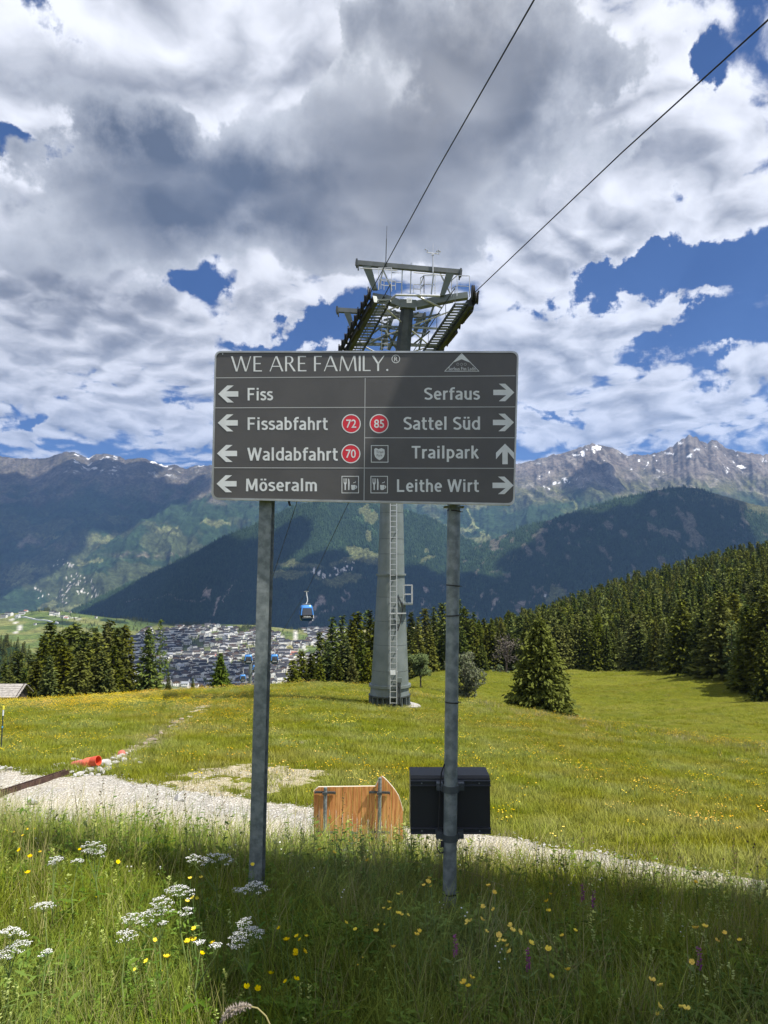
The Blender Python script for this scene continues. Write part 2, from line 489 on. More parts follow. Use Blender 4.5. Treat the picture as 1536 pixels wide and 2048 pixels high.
# bare, stony ground: beside the road and along the ditch that runs up to the crest
def seg_d(px, py, pts):
    d = np.full(np.shape(px), 1e9)
    for (ax, ay), (bx, by) in zip(pts[:-1], pts[1:]):
        vx, vy = bx - ax, by - ay
        t = np.clip(((px - ax) * vx + (py - ay) * vy) / (vx * vx + vy * vy), 0, 1)
        d = np.minimum(d, np.hypot(px - ax - t * vx, py - ay - t * vy))
    return d
DITCH = [hit(*q) for q in ((170, 1540), (235, 1518), (300, 1483), (360, 1442), (410, 1412))]
dd = seg_d(x, y, [(p.x, p.y) for p in DITCH])
bare = (1 - sstep(dd, 0.25, 0.8)) * sstep(fbm(x * 1.5, y * 1.5, 3, 31), 0.35, 0.6)
bp = np.exp(-((pxx - 430) / 190) ** 2 - ((pyy - 1572) / 32) ** 2) + 0.8 * np.exp(-((pxx - 590) / 70) ** 2 - ((pyy - 1485) / 14) ** 2) \
    + 0.9 * np.exp(-((pxx - 560) / 120) ** 2 - ((pyy - 1545) / 26) ** 2) + 0.75 * np.exp(-((pxx - 1150) / 170) ** 2 - ((pyy - 1690 - (pxx - 1150) * 0.16) / 14) ** 2)
bare = np.maximum(bare, sstep(bp * fbm(x * 1.8, y * 1.8, 4, 33) * (y > 8), 0.22, 0.48))
wb_ = (fbm(x / 3, y / 3, 3, 47) - 0.5) * 0.8
ruts = np.exp(-((y - 14.3 + 0.30 * (x + 3) + wb_) / 0.60) ** 2) + np.exp(-((y - 12.6 + 0.28 * (x + 3) + wb_) / 0.65) ** 2)
z = z - 0.03 * road * ruts + road * (fbm(x * 5, y * 5, 3, 41) - 0.5) * 0.05 + bare * (fbm(x * 6, y * 6, 3, 43) - 0.5) * 0.10
wear = np.clip(road * ruts, 0, 1)
verts = np.stack([x, y, z], -1).reshape(-1, 3)
gm = mesh_np('meadow_ground', verts, F, {'road': road, 'bare': bare, 'wear': wear})

def ground_material():
    m = bpy.data.materials.new('meadow_ground'); m.use_nodes = True
    t = NT(m.node_tree); b = m.node_tree.nodes['Principled BSDF']
    b.inputs['Roughness'].default_value = 1.0; b.inputs['Specular IOR Level'].default_value = 0.0
    co = t.n('ShaderNodeTexCoord').outputs['Object']
    at = lambda n: t.n('ShaderNodeAttribute', attribute_name=n).outputs['Fac']
    big = t.noise(co, 0.035, 5, 0.55); mid = t.noise(co, 0.35, 5, 0.6); fine = t.noise(co, 9.0, 5, 0.7)
    st = t.v('MULTIPLY', co, (0.08, 0.45, 0.3)); band = t.noise(st, 1.0, 5, 0.6)
    g = t.mix(t.ss(mid, 0.3, 0.7), c4((0.105, 0.122, 0.014)), c4((0.155, 0.158, 0.018)))
    g = t.mix(t.ss(big, 0.42, 0.65), g, c4((0.165, 0.170, 0.024)))
    g = t.mix(t.m('MULTIPLY', t.ss(band, 0.50, 0.70), 0.6), g, c4((0.19, 0.17, 0.040)))
    g = t.mix(t.m('MULTIPLY', t.ss(fine, 0.45, 0.7), 0.55), g, c4((0.045, 0.065, 0.012)))
    sv = t.n('ShaderNodeTexVoronoi', feature='F1'); t.put(sv.inputs['Vector'], co); sv.inputs['Scale'].default_value = 22
    sv2 = t.n('ShaderNodeTexVoronoi', feature='F1'); t.put(sv2.inputs['Vector'], co); sv2.inputs['Scale'].default_value = 7
    gr = t.mix(t.ss(mid, 0.35, 0.65), c4((0.52, 0.47, 0.375)), c4((0.42, 0.395, 0.34)))
    gr = t.mix(t.m('MULTIPLY', at('wear'), 0.8), gr, c4((0.62, 0.555, 0.43)))
    gr = t.mix(t.m('MULTIPLY', t.m('MULTIPLY', t.ss(sv.outputs[0], 0.25, 0.6), 0.45), t.m('SUBTRACT', 1.0, t.m('MULTIPLY', at('wear'), 0.8))), gr, c4((0.26, 0.245, 0.22)))
    gr = t.mix(t.m('MULTIPLY', t.ss(t.noise(co, 0.8, 5, 0.65), 0.5, 0.68), 0.5), gr, c4((0.33, 0.315, 0.29)))
    hs = t.n('ShaderNodeSeparateColor'); t.put(hs.inputs[0], sv.outputs[1])
    gr = t.mix(t.m('MULTIPLY', t.m('MULTIPLY', t.ss(hs.outputs[0], 0.6, 0.95), 0.55), t.m('SUBTRACT', 1.0, t.m('MULTIPLY', at('wear'), 0.85))), gr, c4((0.75, 0.73, 0.69)))
    soil = t.mix(t.ss(fine, 0.4, 0.62), c4((0.40, 0.34, 0.21)), c4((0.54, 0.48, 0.36)))
    rd = t.ss(t.m('ADD', at('road'), t.m('MULTIPLY', t.m('SUBTRACT', fine, 0.5), 0.7)), 0.35, 0.6)
    br = t.m('MULTIPLY', t.ss(t.m('ADD', at('bare'), t.m('ADD', t.m('MULTIPLY', t.m('SUBTRACT', fine, 0.5), 1.6), t.m('MULTIPLY', t.m('SUBTRACT', t.noise(co, 2.2, 4, 0.6), 0.5), 1.6))), 0.45, 0.80), 0.9)
    k = t.mix(br, g, soil); k = t.mix(rd, k, gr)
    t.put(b.inputs['Base Color'], k)
    h = t.m('MULTIPLY_ADD', fine, 0.5, t.m('MULTIPLY', sv.outputs[0], 0.6))
    h = t.m('MULTIPLY_ADD', mid, 0.8, h)
    bn = t.n('ShaderNodeBump'); bn.inputs['Strength'].default_value = 0.9; bn.inputs['Distance'].default_value = 0.10
    h = t.m('MULTIPLY_ADD', t.noise(co, 1.6, 5, 0.65), 2.2, h)
    t.put(bn.inputs['Height'], h); t.put(b.inputs['Normal'], bn.outputs[0])
    return m
tag(link('meadow_ground', gm, None, ground_material(), True), 'green mountain meadow crossed by a pale gravel track', kind='structure')

# valley floor beyond the meadow
x, y, z, F = fan_mesh('v', 600, 4600, 0.008, 34, 0.25, 60, 2.0)
z = z - 25 * (1 - sstep(np.hypot(x, y), 600, 720))
px_, py_ = to_px(x, y, z)
vm_f = fbm(x / 90, y / 140, 4, 61)
fieldn = fbm(x / 60, y / 200, 3, 62)
wood = sstep(fbm(x / 110, y / 110, 4, 63), 0.58, 0.64) * (py_ < 1262) * (px_ > 60)
wood = np.maximum(wood, np.exp(-((px_ - 350) / 80) ** 2 - ((py_ - 1247) / 6) ** 2))
lane = (1 - sstep(seg_d(px_, py_, [(22, 1238), (38, 1250), (40, 1258), (30, 1266)]), 0.8, 2.2))
lane = np.maximum(lane, 1 - sstep(seg_d(px_, py_, [(95, 1228), (130, 1233), (160, 1238)]), 0.6, 1.6))
for pl_ in ([(560, 1255), (566, 1290), (560, 1340)], [(566, 1330), (600, 1318), (650, 1300)], [(590, 1262), (592, 1290), (610, 1300)], [(440, 1300), (470, 1345), (560, 1352)]):
    lane = np.maximum(lane, 1 - sstep(seg_d(px_, py_, pl_), 1.0, 2.4))
vcol = np.zeros(x.shape + (3,))
vcol[:] = (0.085, 0.115, 0.03)
f1 = sstep(vm_f, 0.45, 0.6)[..., None]
vcol = vcol * (1 - f1) + np.array((0.15, 0.155, 0.05)) * f1
f2 = (sstep(fieldn, 0.55, 0.6) * (px_ > 560))[..., None]
vcol = vcol * (1 - f2) + np.array((0.25, 0.23, 0.09)) * f2
vill = ((px_ > 268) & (px_ < 560) & (py_ > 1268))[..., None] * 0.6
vcol = vcol * (1 - vill) + np.array((0.13, 0.14, 0.08)) * vill
wd = np.clip(wood, 0, 1)[..., None]; vcol = vcol * (1 - wd) + np.array((0.018, 0.032, 0.012)) * wd
ln = lane[..., None]; vcol = vcol * (1 - ln) + np.array((0.42, 0.40, 0.36)) * ln
vmesh = mesh_np('valley_ground', np.stack([x, y, z], -1).reshape(-1, 3), F, cols={'Col': vcol.reshape(-1, 3)})

def attr_material(name, nscale=0.02, amp=0.5, bump=0.6, bdist=8.0, bscale=0.03, rough=0.95):
    m = bpy.data.materials.new(name); m.use_nodes = True
    t = NT(m.node_tree); b = m.node_tree.nodes['Principled BSDF']
    b.inputs['Roughness'].default_value = rough; b.inputs['Specular IOR Level'].default_value = 0.05
    co = t.n('ShaderNodeTexCoord').outputs['Object']
    col = t.n('ShaderNodeAttribute', attribute_name='Col').outputs['Color']
    f = t.noise(co, nscale, 6, 0.7)
    f2 = t.noise(co, nscale * 5.3, 5, 0.75)
    mul = t.m('MULTIPLY', t.ss(f, 0.3, 0.7, 1 - amp, 1 + amp), t.ss(f2, 0.32, 0.68, 0.55, 1.45))
    cc = t.n('ShaderNodeCombineXYZ')
    for i in range(3): t.put(cc.inputs[i], mul)
    t.put(b.inputs['Base Color'], t.mix(1.0, col, cc.outputs[0], 'MULTIPLY'))
    bn = t.n('ShaderNodeBump'); bn.inputs['Strength'].default_value = bump; bn.inputs['Distance'].default_value = bdist
    t.put(bn.inputs['Height'], t.noise(co, bscale, 5, 0.65)); t.put(b.inputs['Normal'], bn.outputs[0])
    return m
link('valley_ground', vmesh, None, attr_material('valley_ground', 0.03, 0.35, 0.4, 4.0, 0.03), True)['kind'] = 'structure'

# ------------------------------------------------------------------ mountains
FOREST = np.array((0.020, 0.036, 0.016)); MEADOW = np.array((0.095, 0.105, 0.045)); ALPINE = np.array((0.095, 0.095, 0.045))
ROCK = np.array((0.135, 0.115, 0.098)); SCREE = np.array((0.20, 0.18, 0.155)); SNOW = np.array((0.85, 0.87, 0.90)); SCAR = np.array((0.26, 0.22, 0.19))
BROWN = np.array((0.085, 0.075, 0.055))
def lay(col, f, c):
    f = np.clip(f, 0, 1)[..., None]
    return col * (1 - f) + np.asarray(c) * f
def mountain(name, crest, px0, px1, npx, nt, Yc, Yb, zb, spur, spurw, jag, paint, seed, back=0.35, power=1.15, mat_=None):
    pxs = np.linspace(px0, px1, npx)
    cx = [c[0] for c in crest]; cy = [c[1] for c in crest]
    row = np.interp(pxs, cx, cy) + (fbm(pxs / 14.0, pxs * 0, 5, seed, 0.55, True) - 0.62) * jag * 2
    t = np.concatenate([np.linspace(0, 1, nt), np.linspace(1, 1 + back, 14)[1:]])
    PX, T = np.meshgrid(pxs, t, indexing='ij')
    Y = Yb + (Yc - Yb) * T
    X = (PX - 768) / FPX * Y
    zc = EYE.z + Yc * slope(row)
    ZC = np.repeat(zc[:, None], len(t), 1)
    g = np.where(T <= 1, T ** power, 1 - (T - 1) * 1.6)
    Zz = zb + (ZC - zb) * g
    win = np.clip(np.sin(np.pi * np.clip(T, 0, 1)), 0, 1) ** 0.7
    # spurs and gullies running down the slope, bent by a slow warp
    wx = (fbm(X / 1500, Y / 1500, 3, seed + 5) - 0.5) * 900
    s1 = fbm((X + wx) / spurw, Y / (spurw * 3.2), 5, seed + 9, 0.55, True)
    s2 = fbm((X + wx) / (spurw * 0.32), Y / (spurw * 0.8), 5, seed + 19, 0.6, True)
    Zz = Zz + win * spur * (s1 - 0.6) * 1.6 + win * spur * 0.30 * (s2 - 0.6)
    Zz = Zz + win * (fbm(X / 90, Y / 90, 4, seed + 3) - 0.5) * spur * 0.10
    PXr, PYr = to_px(X, Y, Zz)
    col = paint(X, Y, Zz, PXr, PYr, T, s1, s2)
    me = mesh_np(name, np.stack([X, Y, Zz], -1).reshape(-1, 3), grid_faces(npx, len(t)), cols={'Col': col.reshape(-1, 3)})
    o = link(name, me, None, mat_, True)
    o['kind'] = 'structure'
    return X, Y, Zz, PXr, PYr, col
def bl(PX, PY, items):
    a = np.zeros(PX.shape)
    for (cx, cy, rx, ry) in items:
        a = np.maximum(a, np.exp(-((PX - cx) / rx) ** 2 - ((PY - cy) / ry) ** 2))
    return a

def paint1(X, Y, Z_, PX, PY, T, s1, s2):
    PX = PX + (fbm(X / 130, Y / 200, 4, 907) - 0.5) * 70; PY = PY + (fbm(X / 110 + 40, Y / 150, 4, 908) - 0.5) * 26
    n = fbm(X / 260, Y / 260, 5, 101); n2 = fbm(X / 90, Y / 160, 4, 102); n3 = fbm(X / 500, Y / 300, 4, 103)
    col = np.ones(X.shape + (3,)) * FOREST * 1.15
    hi = sstep(PY + (n - 0.5) * 90, 1010, 960)
    col = lay(col, hi, BROWN)
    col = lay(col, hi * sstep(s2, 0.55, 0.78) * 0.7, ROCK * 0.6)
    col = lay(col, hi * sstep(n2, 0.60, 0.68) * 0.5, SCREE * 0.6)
    col = lay(col, sstep(PY + (n - 0.5) * 30, 955, 925) * sstep(fbm(X / 120, Y / 60, 5, 104, 0.6), 0.66, 0.70) * (PX > 150) * 0.8, SNOW)
    col = lay(col, sstep(n3 + 0.25 * bl(PX, PY, [(130, 1180, 160, 60), (60, 1130, 160, 30), (330, 1070, 120, 40), (200, 1080, 90, 22), (60, 1160, 40, 22)]) - 0.1 * (PY < 1040), 0.58, 0.64) * sstep(PY, 1000, 1050) * 0.55, MEADOW * 0.7)
    col = lay(col, bl(PX, PY, [(205, 1082, 30, 14), (60, 1140, 42, 13), (38, 1160, 34, 14), (120, 1215, 60, 10), (345, 1062, 30, 6), (440, 1045, 40, 8), (90, 1070, 20, 5), (175, 1122, 30, 5)]) > 0.5 + 0.5 * (n2 - 0.5), MEADOW * 1.05)
    col = lay(col, bl(PX, PY, [(100, 1090, 60, 6), (60, 1085, 30, 8), (300, 1110, 70, 4)]) * sstep(n2, 0.4, 0.6), BROWN * 1.6)
    col = lay(col, (bl(PX, PY, [(150, 1170, 34, 18), (170, 1180, 30, 10), (125, 1130, 22, 9), (80, 1190, 30, 7), (120, 1195, 12, 10)]) > 0.35) * sstep(fbm(X / 14, Y / 24, 2, 105), 0.66, 0.72) * 0.8, (0.50, 0.47, 0.44))
    return col
def paint2(X, Y, Z_, PX, PY, T, s1, s2):
    PX = PX + (fbm(X / 130, Y / 200, 4, 907) - 0.5) * 70; PY = PY + (fbm(X / 110 + 40, Y / 150, 4, 908) - 0.5) * 26
    n = fbm(X / 240, Y / 240, 5, 111); n2 = fbm(X / 70, Y / 130, 4, 112); n3 = fbm(X / 380, Y / 300, 4, 113)
    col = np.ones(X.shape + (3,)) * FOREST * 1.2
    tree = sstep(PY + (n - 0.5) * 70 + (s1 - 0.6) * 40, 1020, 985)
    col = lay(col, tree, ALPINE)
    hi = sstep(PY + (n - 0.5) * 60, 985, 935)
    col = lay(col, hi, ROCK)
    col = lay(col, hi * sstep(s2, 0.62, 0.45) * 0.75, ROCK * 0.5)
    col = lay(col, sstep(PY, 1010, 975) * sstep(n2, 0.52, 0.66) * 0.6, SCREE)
    gul = fbm((X + (n - .5) * 300) / 75, Y / 420, 3, 115, 0.5, True)
    col = lay(col, sstep(PY + (n3 - 0.5) * 60, 985, 930) * sstep(gul, 0.90, 0.94) * sstep(n2, 0.44, 0.52), SNOW)
    col = lay(col, (bl(PX, PY, [(1125, 968, 14, 4), (1095, 972, 8, 4), (1145, 962, 14, 3), (1387, 902, 10, 5), (1372, 912, 7, 4), (1195, 898, 20, 5), (1160, 912, 10, 3), (1335, 905, 14, 3), (1290, 925, 8, 3), (1480, 930, 6, 8)]) > 0.72 + (n2 - 0.5)), SNOW * 0.85)
    col = lay(col, sstep(n3 + 0.2 * bl(PX, PY, [(700, 1060, 160, 40), (720, 1110, 60, 20), (1130, 1020, 40, 12)]), 0.60, 0.66) * sstep(PY, 1010, 1040), MEADOW)
    col = lay(col, (seg_d(PX, PY, [(945, 1020), (958, 1045), (956, 1075)]) < 4) | (seg_d(PX, PY, [(1135, 985), (1150, 1015)]) < 3), MEADOW * 1.4)
    return col
def paint3(X, Y, Z_, PX, PY, T, s1, s2):
    PX = PX + (fbm(X / 130, Y / 200, 4, 907) - 0.5) * 70; PY = PY + (fbm(X / 110 + 40, Y / 150, 4, 908) - 0.5) * 26
    n = fbm(X / 160, Y / 160, 5, 121); n2 = fbm(X / 50, Y / 90, 4, 122)
    col = np.ones(X.shape + (3,)) * FOREST
    col = lay(col, sstep(n, 0.56, 0.64) * 0.7, FOREST * 1.9)
    col = lay(col, sstep(n2 + 0.22 * bl(PX, PY, [(1120, 1080, 60, 30), (1330, 1060, 60, 25), (1390, 1080, 60, 20), (1180, 1050, 60, 20), (1210, 1075, 26, 8)]), 0.66, 0.72), (0.10, 0.095, 0.07))
    col = lay(col, sstep(PY - 1 * np.interp(PX, [900, 1000, 1360, 1536], [1125, 1080, 985, 1025]), 22, -6) * sstep(PX, 1300, 1440) * 0.8, ALPINE)
    col = lay(col, bl(PX, PY, [(1110, 1190, 14, 16), (1100, 1205, 12, 12)]) > 0.5, MEADOW)
    col = lay(col, bl(PX, PY, [(960, 1100, 70, 8), (1000, 1115, 40, 8)]) * sstep(n, 0.45, 0.6), MEADOW * 0.8)
    col = lay(col, (bl(PX, PY, [(1085, 1192, 5, 2)]) > 0.4), (0.6, 0.6, 0.6))
    for q in (0, 1, 2):
        col = lay(col, sstep(seg_d(PX, PY, [(960 + 40 * q, 1195 + 6 * q), (952 + 40 * q, 1222)]), 5, 2) * sstep(n2, 0.45, 0.55) * 0.8, SCAR)
    return col
def paint4(X, Y, Z_, PX, PY, T, s1, s2):
    PX = PX + (fbm(X / 130, Y / 200, 4, 907) - 0.5) * 70; PY = PY + (fbm(X / 110 + 40, Y / 150, 4, 908) - 0.5) * 26
    n = fbm(X / 150, Y / 150, 5, 131); n2 = fbm(X / 45, Y / 80, 4, 132)
    col = np.ones(X.shape + (3,)) * FOREST
    col = lay(col, sstep(n, 0.55, 0.62) * sstep(PY, 1140, 1060) * sstep(PX, 440, 520), FOREST * 2.4)
    md = bl(PX, PY, [(725, 1110, 36, 18), (700, 1125, 50, 7), (600, 1130, 60, 8), (690, 1160, 60, 12), (760, 1120, 40, 14), (575, 1150, 50, 8)])
    col = lay(col, md > 0.5 + (n2 - 0.5) * 0.6, MEADOW)
    col = lay(col, (bl(PX, PY, [(725, 1108, 30, 14)]) > 0.5 + (n2 - 0.5)), MEADOW * 1.15)
    col = lay(col, (bl(PX, PY, [(735, 1030, 10, 20), (740, 1075, 8, 16), (860, 1120, 22, 5), (850, 1105, 10, 5)]) > 0.5 + (n2 - 0.5) * 0.7), MEADOW * 0.95)
    col = lay(col, (bl(PX, PY, [(662, 1140, 50, 9), (690, 1134, 30, 6), (640, 1148, 20, 5)]) > 0.45) * sstep(fbm(X / 16, Y / 26, 2, 135), 0.55, 0.62), (0.55, 0.52, 0.50))
    sc = np.zeros(X.shape)
    for (ax, ay, bx, by, wd_) in ((645, 1192, 632, 1220, 5), (668, 1192, 660, 1225, 4.5), (682, 1196, 672, 1222, 4.5), (702, 1180, 690, 1208, 3), (630, 1245, 650, 1230, 5), (430, 1215, 425, 1240, 3), (465, 1160, 448, 1205, 2.2), (438, 1195, 428, 1235, 2.6), (405, 1175, 400, 1190, 3), (840, 1190, 836, 1215, 4), (870, 1180, 862, 1205, 5)):
        sc = np.maximum(sc, sstep(seg_d(PX + (n2 - 0.5) * 14, PY, [(ax, ay), (bx, by)]), wd_ * 1.3, wd_ * 0.5))
    col = lay(col, sc * sstep(n2, 0.36, 0.46), SCAR)
    col = lay(col, sstep(seg_d(PX, PY + (n - 0.5) * 8, [(250, 1205), (350, 1200), (460, 1190), (540, 1180)]), 1.6, 0.4) * 0.6, SCAR)
    return col
MM = attr_material('mountain_far', 0.006, 0.45, 0.9, 40.0, 0.006)
MF = attr_material('mountain_forest', 0.05, 0.55, 1.0, 14.0, 0.06)
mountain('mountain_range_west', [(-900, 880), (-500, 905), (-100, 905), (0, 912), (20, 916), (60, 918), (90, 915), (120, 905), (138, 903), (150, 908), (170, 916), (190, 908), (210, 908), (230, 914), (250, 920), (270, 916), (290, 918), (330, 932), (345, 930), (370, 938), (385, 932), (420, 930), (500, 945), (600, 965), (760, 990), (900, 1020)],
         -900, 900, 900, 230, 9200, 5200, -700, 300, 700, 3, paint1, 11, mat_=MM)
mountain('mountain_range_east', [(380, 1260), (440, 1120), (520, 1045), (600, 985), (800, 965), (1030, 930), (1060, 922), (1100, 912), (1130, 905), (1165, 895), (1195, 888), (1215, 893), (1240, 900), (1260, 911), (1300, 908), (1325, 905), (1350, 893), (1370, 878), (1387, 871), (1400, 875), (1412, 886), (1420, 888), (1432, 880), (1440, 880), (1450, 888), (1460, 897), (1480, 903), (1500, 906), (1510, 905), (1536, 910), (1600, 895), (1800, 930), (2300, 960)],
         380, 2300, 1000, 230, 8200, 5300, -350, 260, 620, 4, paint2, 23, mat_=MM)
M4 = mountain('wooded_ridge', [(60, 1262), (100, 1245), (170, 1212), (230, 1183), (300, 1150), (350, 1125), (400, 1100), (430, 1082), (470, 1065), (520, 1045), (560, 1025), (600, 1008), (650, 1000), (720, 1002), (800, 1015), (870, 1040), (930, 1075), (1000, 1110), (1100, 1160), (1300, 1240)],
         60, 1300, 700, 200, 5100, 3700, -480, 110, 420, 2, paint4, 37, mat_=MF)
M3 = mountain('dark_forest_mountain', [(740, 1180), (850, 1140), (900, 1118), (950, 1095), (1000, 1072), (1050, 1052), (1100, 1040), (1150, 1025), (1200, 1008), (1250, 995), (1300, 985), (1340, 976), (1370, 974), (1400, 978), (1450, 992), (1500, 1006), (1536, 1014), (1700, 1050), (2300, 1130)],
         740, 2300, 800, 200, 4700, 3300, -480, 110, 420, 2, paint3, 53, mat_=MF)

# ------------------------------------------------------------------ haze
hb = MB().box((0, 5000, 800), (40000, 30000, 4600))
ho = link('haze', hb.mesh('haze'))
hm = bpy.data.materials.new('haze'); hm.use_nodes = True
ht = NT(hm.node_tree); hm.node_tree.nodes.remove(hm.node_tree.nodes['Principled BSDF'])
hv = ht.n('ShaderNodeVolumePrincipled'); hv.inputs['Color'].default_value = (0.27, 0.50, 1.0, 1); hv.inputs['Density'].default_value = 4.6e-5
hv.inputs['Anisotropy'].default_value = 0.2
hm.node_tree.links.new(hv.outputs[0], [n for n in hm.node_tree.nodes if n.type == 'OUTPUT_MATERIAL'][0].inputs['Volume'])
ho.data.materials.append(hm)
ho['kind'] = 'stuff'
ho.location = (0, 0, 0)

# ------------------------------------------------------------------ scattering by geometry nodes (things nobody could count)
HIDDEN = {}
def variant_collection(name, meshes):
    col = bpy.data.collections.new(name)
    for i, me in enumerate(meshes):
        o = bpy.data.objects.new('%s_%02d' % (name, i), me); col.objects.link(o)
    return col
def scatter(name, pts, rotz, scl, idx, col, label=None, tilt=None):
    pts = np.asarray(pts, np.float32)
    me = bpy.data.meshes.new(name); me.vertices.add(len(pts)); me.vertices.foreach_set('co', pts.ravel())
    a = me.attributes.new('rot', 'FLOAT_VECTOR', 'POINT')
    rv = np.zeros((len(pts), 3), np.float32); rv[:, 2] = rotz
    if tilt is not None: rv[:, :2] = tilt
    a.data.foreach_set('vector', rv.ravel())
    a = me.attributes.new('scl', 'FLOAT', 'POINT'); a.data.foreach_set('value', np.asarray(scl, np.float32))
    a = me.attributes.new('idx', 'INT', 'POINT'); a.data.foreach_set('value', np.asarray(idx, np.int32))
    o = link(name, me); o['kind'] = 'stuff'
    if label: o['label'] = label
    ng = bpy.data.node_groups.new(name, 'GeometryNodeTree')
    ng.interface.new_socket('Geometry', in_out='INPUT', socket_type='NodeSocketGeometry')
    ng.interface.new_socket('Geometry', in_out='OUTPUT', socket_type='NodeSocketGeometry')
    gi = ng.nodes.new('NodeGroupInput'); go = ng.nodes.new('NodeGroupOutput')
    ci = ng.nodes.new('GeometryNodeCollectionInfo'); ci.inputs['Collection'].default_value = col
    ci.inputs['Separate Children'].default_value = True; ci.inputs['Reset Children'].default_value = True
    ip = ng.nodes.new('GeometryNodeInstanceOnPoints'); ip.inputs['Pick Instance'].default_value = True
    def na(nm, dt):
        n = ng.nodes.new('GeometryNodeInputNamedAttribute'); n.data_type = dt; n.inputs['Name'].default_value = nm
        return [s for s in n.outputs if s.enabled and s.name == 'Attribute'][0]
    L = ng.links
    L.new(gi.outputs[0], ip.inputs['Points']); L.new(ci.outputs[0], ip.inputs['Instance'])
    L.new(na('idx', 'INT'), ip.inputs['Instance Index'])
    er = ng.nodes.new('FunctionNodeEulerToRotation'); L.new(na('rot', 'FLOAT_VECTOR'), er.inputs[0])
    L.new(er.outputs[0], ip.inputs['Rotation']); L.new(na('scl', 'FLOAT'), ip.inputs['Scale'])
    L.new(ip.outputs[0], go.inputs[0])
    md = o.modifiers.new('scatter', 'NODES'); md.node_group = ng
    return o

# ------------------------------------------------------------------ foliage materials
def leaf_mat(name, c1, c2, trans=0.25, vary=0.35, rough=0.6, tip=None, nscale=1.5, up=0.6):
    m = bpy.data.materials.new(name); m.use_nodes = True
    t = NT(m.node_tree); nt = m.node_tree; b = nt.nodes['Principled BSDF']; out = [n for n in nt.nodes if n.type == 'OUTPUT_MATERIAL'][0]
    b.inputs['Roughness'].default_value = max(rough, 0.6); b.inputs['Specular IOR Level'].default_value = 0.04
    oi = t.n('ShaderNodeObjectInfo'); co = t.n('ShaderNodeTexCoord').outputs['Object']
    rnd = oi.outputs['Random']
    f = t.m('ADD', t.m('MULTIPLY', rnd, 0.6), t.m('MULTIPLY', t.noise(co, nscale, 3, 0.6), 0.6))
    col = t.mix(t.ss(f, 0.25, 0.85), c4(c1), c4(c2))
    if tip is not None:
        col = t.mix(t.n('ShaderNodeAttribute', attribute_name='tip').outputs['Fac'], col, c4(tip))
    v = t.n('ShaderNodeHueSaturation'); t.put(v.inputs['Color'], col)
    lp_ = t.noise(oi.outputs['Location'], 0.45, 4, 0.6); lp2 = t.noise(oi.outputs['Location'], 0.17, 3, 0.6)
    t.put(v.inputs['Hue'], t.ss(lp2, 0.35, 0.65, 0.515, 0.483))
    t.put(v.inputs['Saturation'], t.ss(lp_, 0.35, 0.7, 1.08, 0.82))
    t.put(v.inputs['Value'], t.m('MULTIPLY', t.m('MULTIPLY_ADD', t.m('FRACT', t.m('MULTIPLY', rnd, 17.3)), vary, 1 - vary / 2), t.ss(lp_, 0.3, 0.7, 0.82, 1.22)))
    t.put(b.inputs['Base Color'], v.outputs[0])
    nrm = t.v('NORMALIZE', t.v('ADD', t.v('MULTIPLY', t.n('ShaderNodeNewGeometry').outputs['Normal'], (1 - up,) * 3), (0.0, 0.0, up)))
    t.put(b.inputs['Normal'], nrm)
    tr = t.n('ShaderNodeBsdfTranslucent'); t.put(tr.inputs[0], v.outputs[0])
    mx = t.n('ShaderNodeMixShader'); mx.inputs[0].default_value = trans
    nt.links.new(b.outputs[0], mx.inputs[1]); nt.links.new(tr.outputs[0], mx.inputs[2]); nt.links.new(mx.outputs[0], out.inputs[0])
    return m

BARK = mat('spruce_bark', (0.11, 0.085, 0.065), 0.9, var=0.5, vscale=3, bump=0.6, bscale=12)
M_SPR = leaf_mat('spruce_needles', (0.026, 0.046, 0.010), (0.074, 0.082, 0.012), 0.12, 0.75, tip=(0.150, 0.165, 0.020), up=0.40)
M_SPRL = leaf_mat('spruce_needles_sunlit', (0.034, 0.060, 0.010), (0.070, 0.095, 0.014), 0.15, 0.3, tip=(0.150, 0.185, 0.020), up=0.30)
M_LARCH = leaf_mat('larch_needles', (0.085, 0.125, 0.03), (0.10, 0.14, 0.035), 0.3, 0.2, tip=(0.14, 0.18, 0.05))

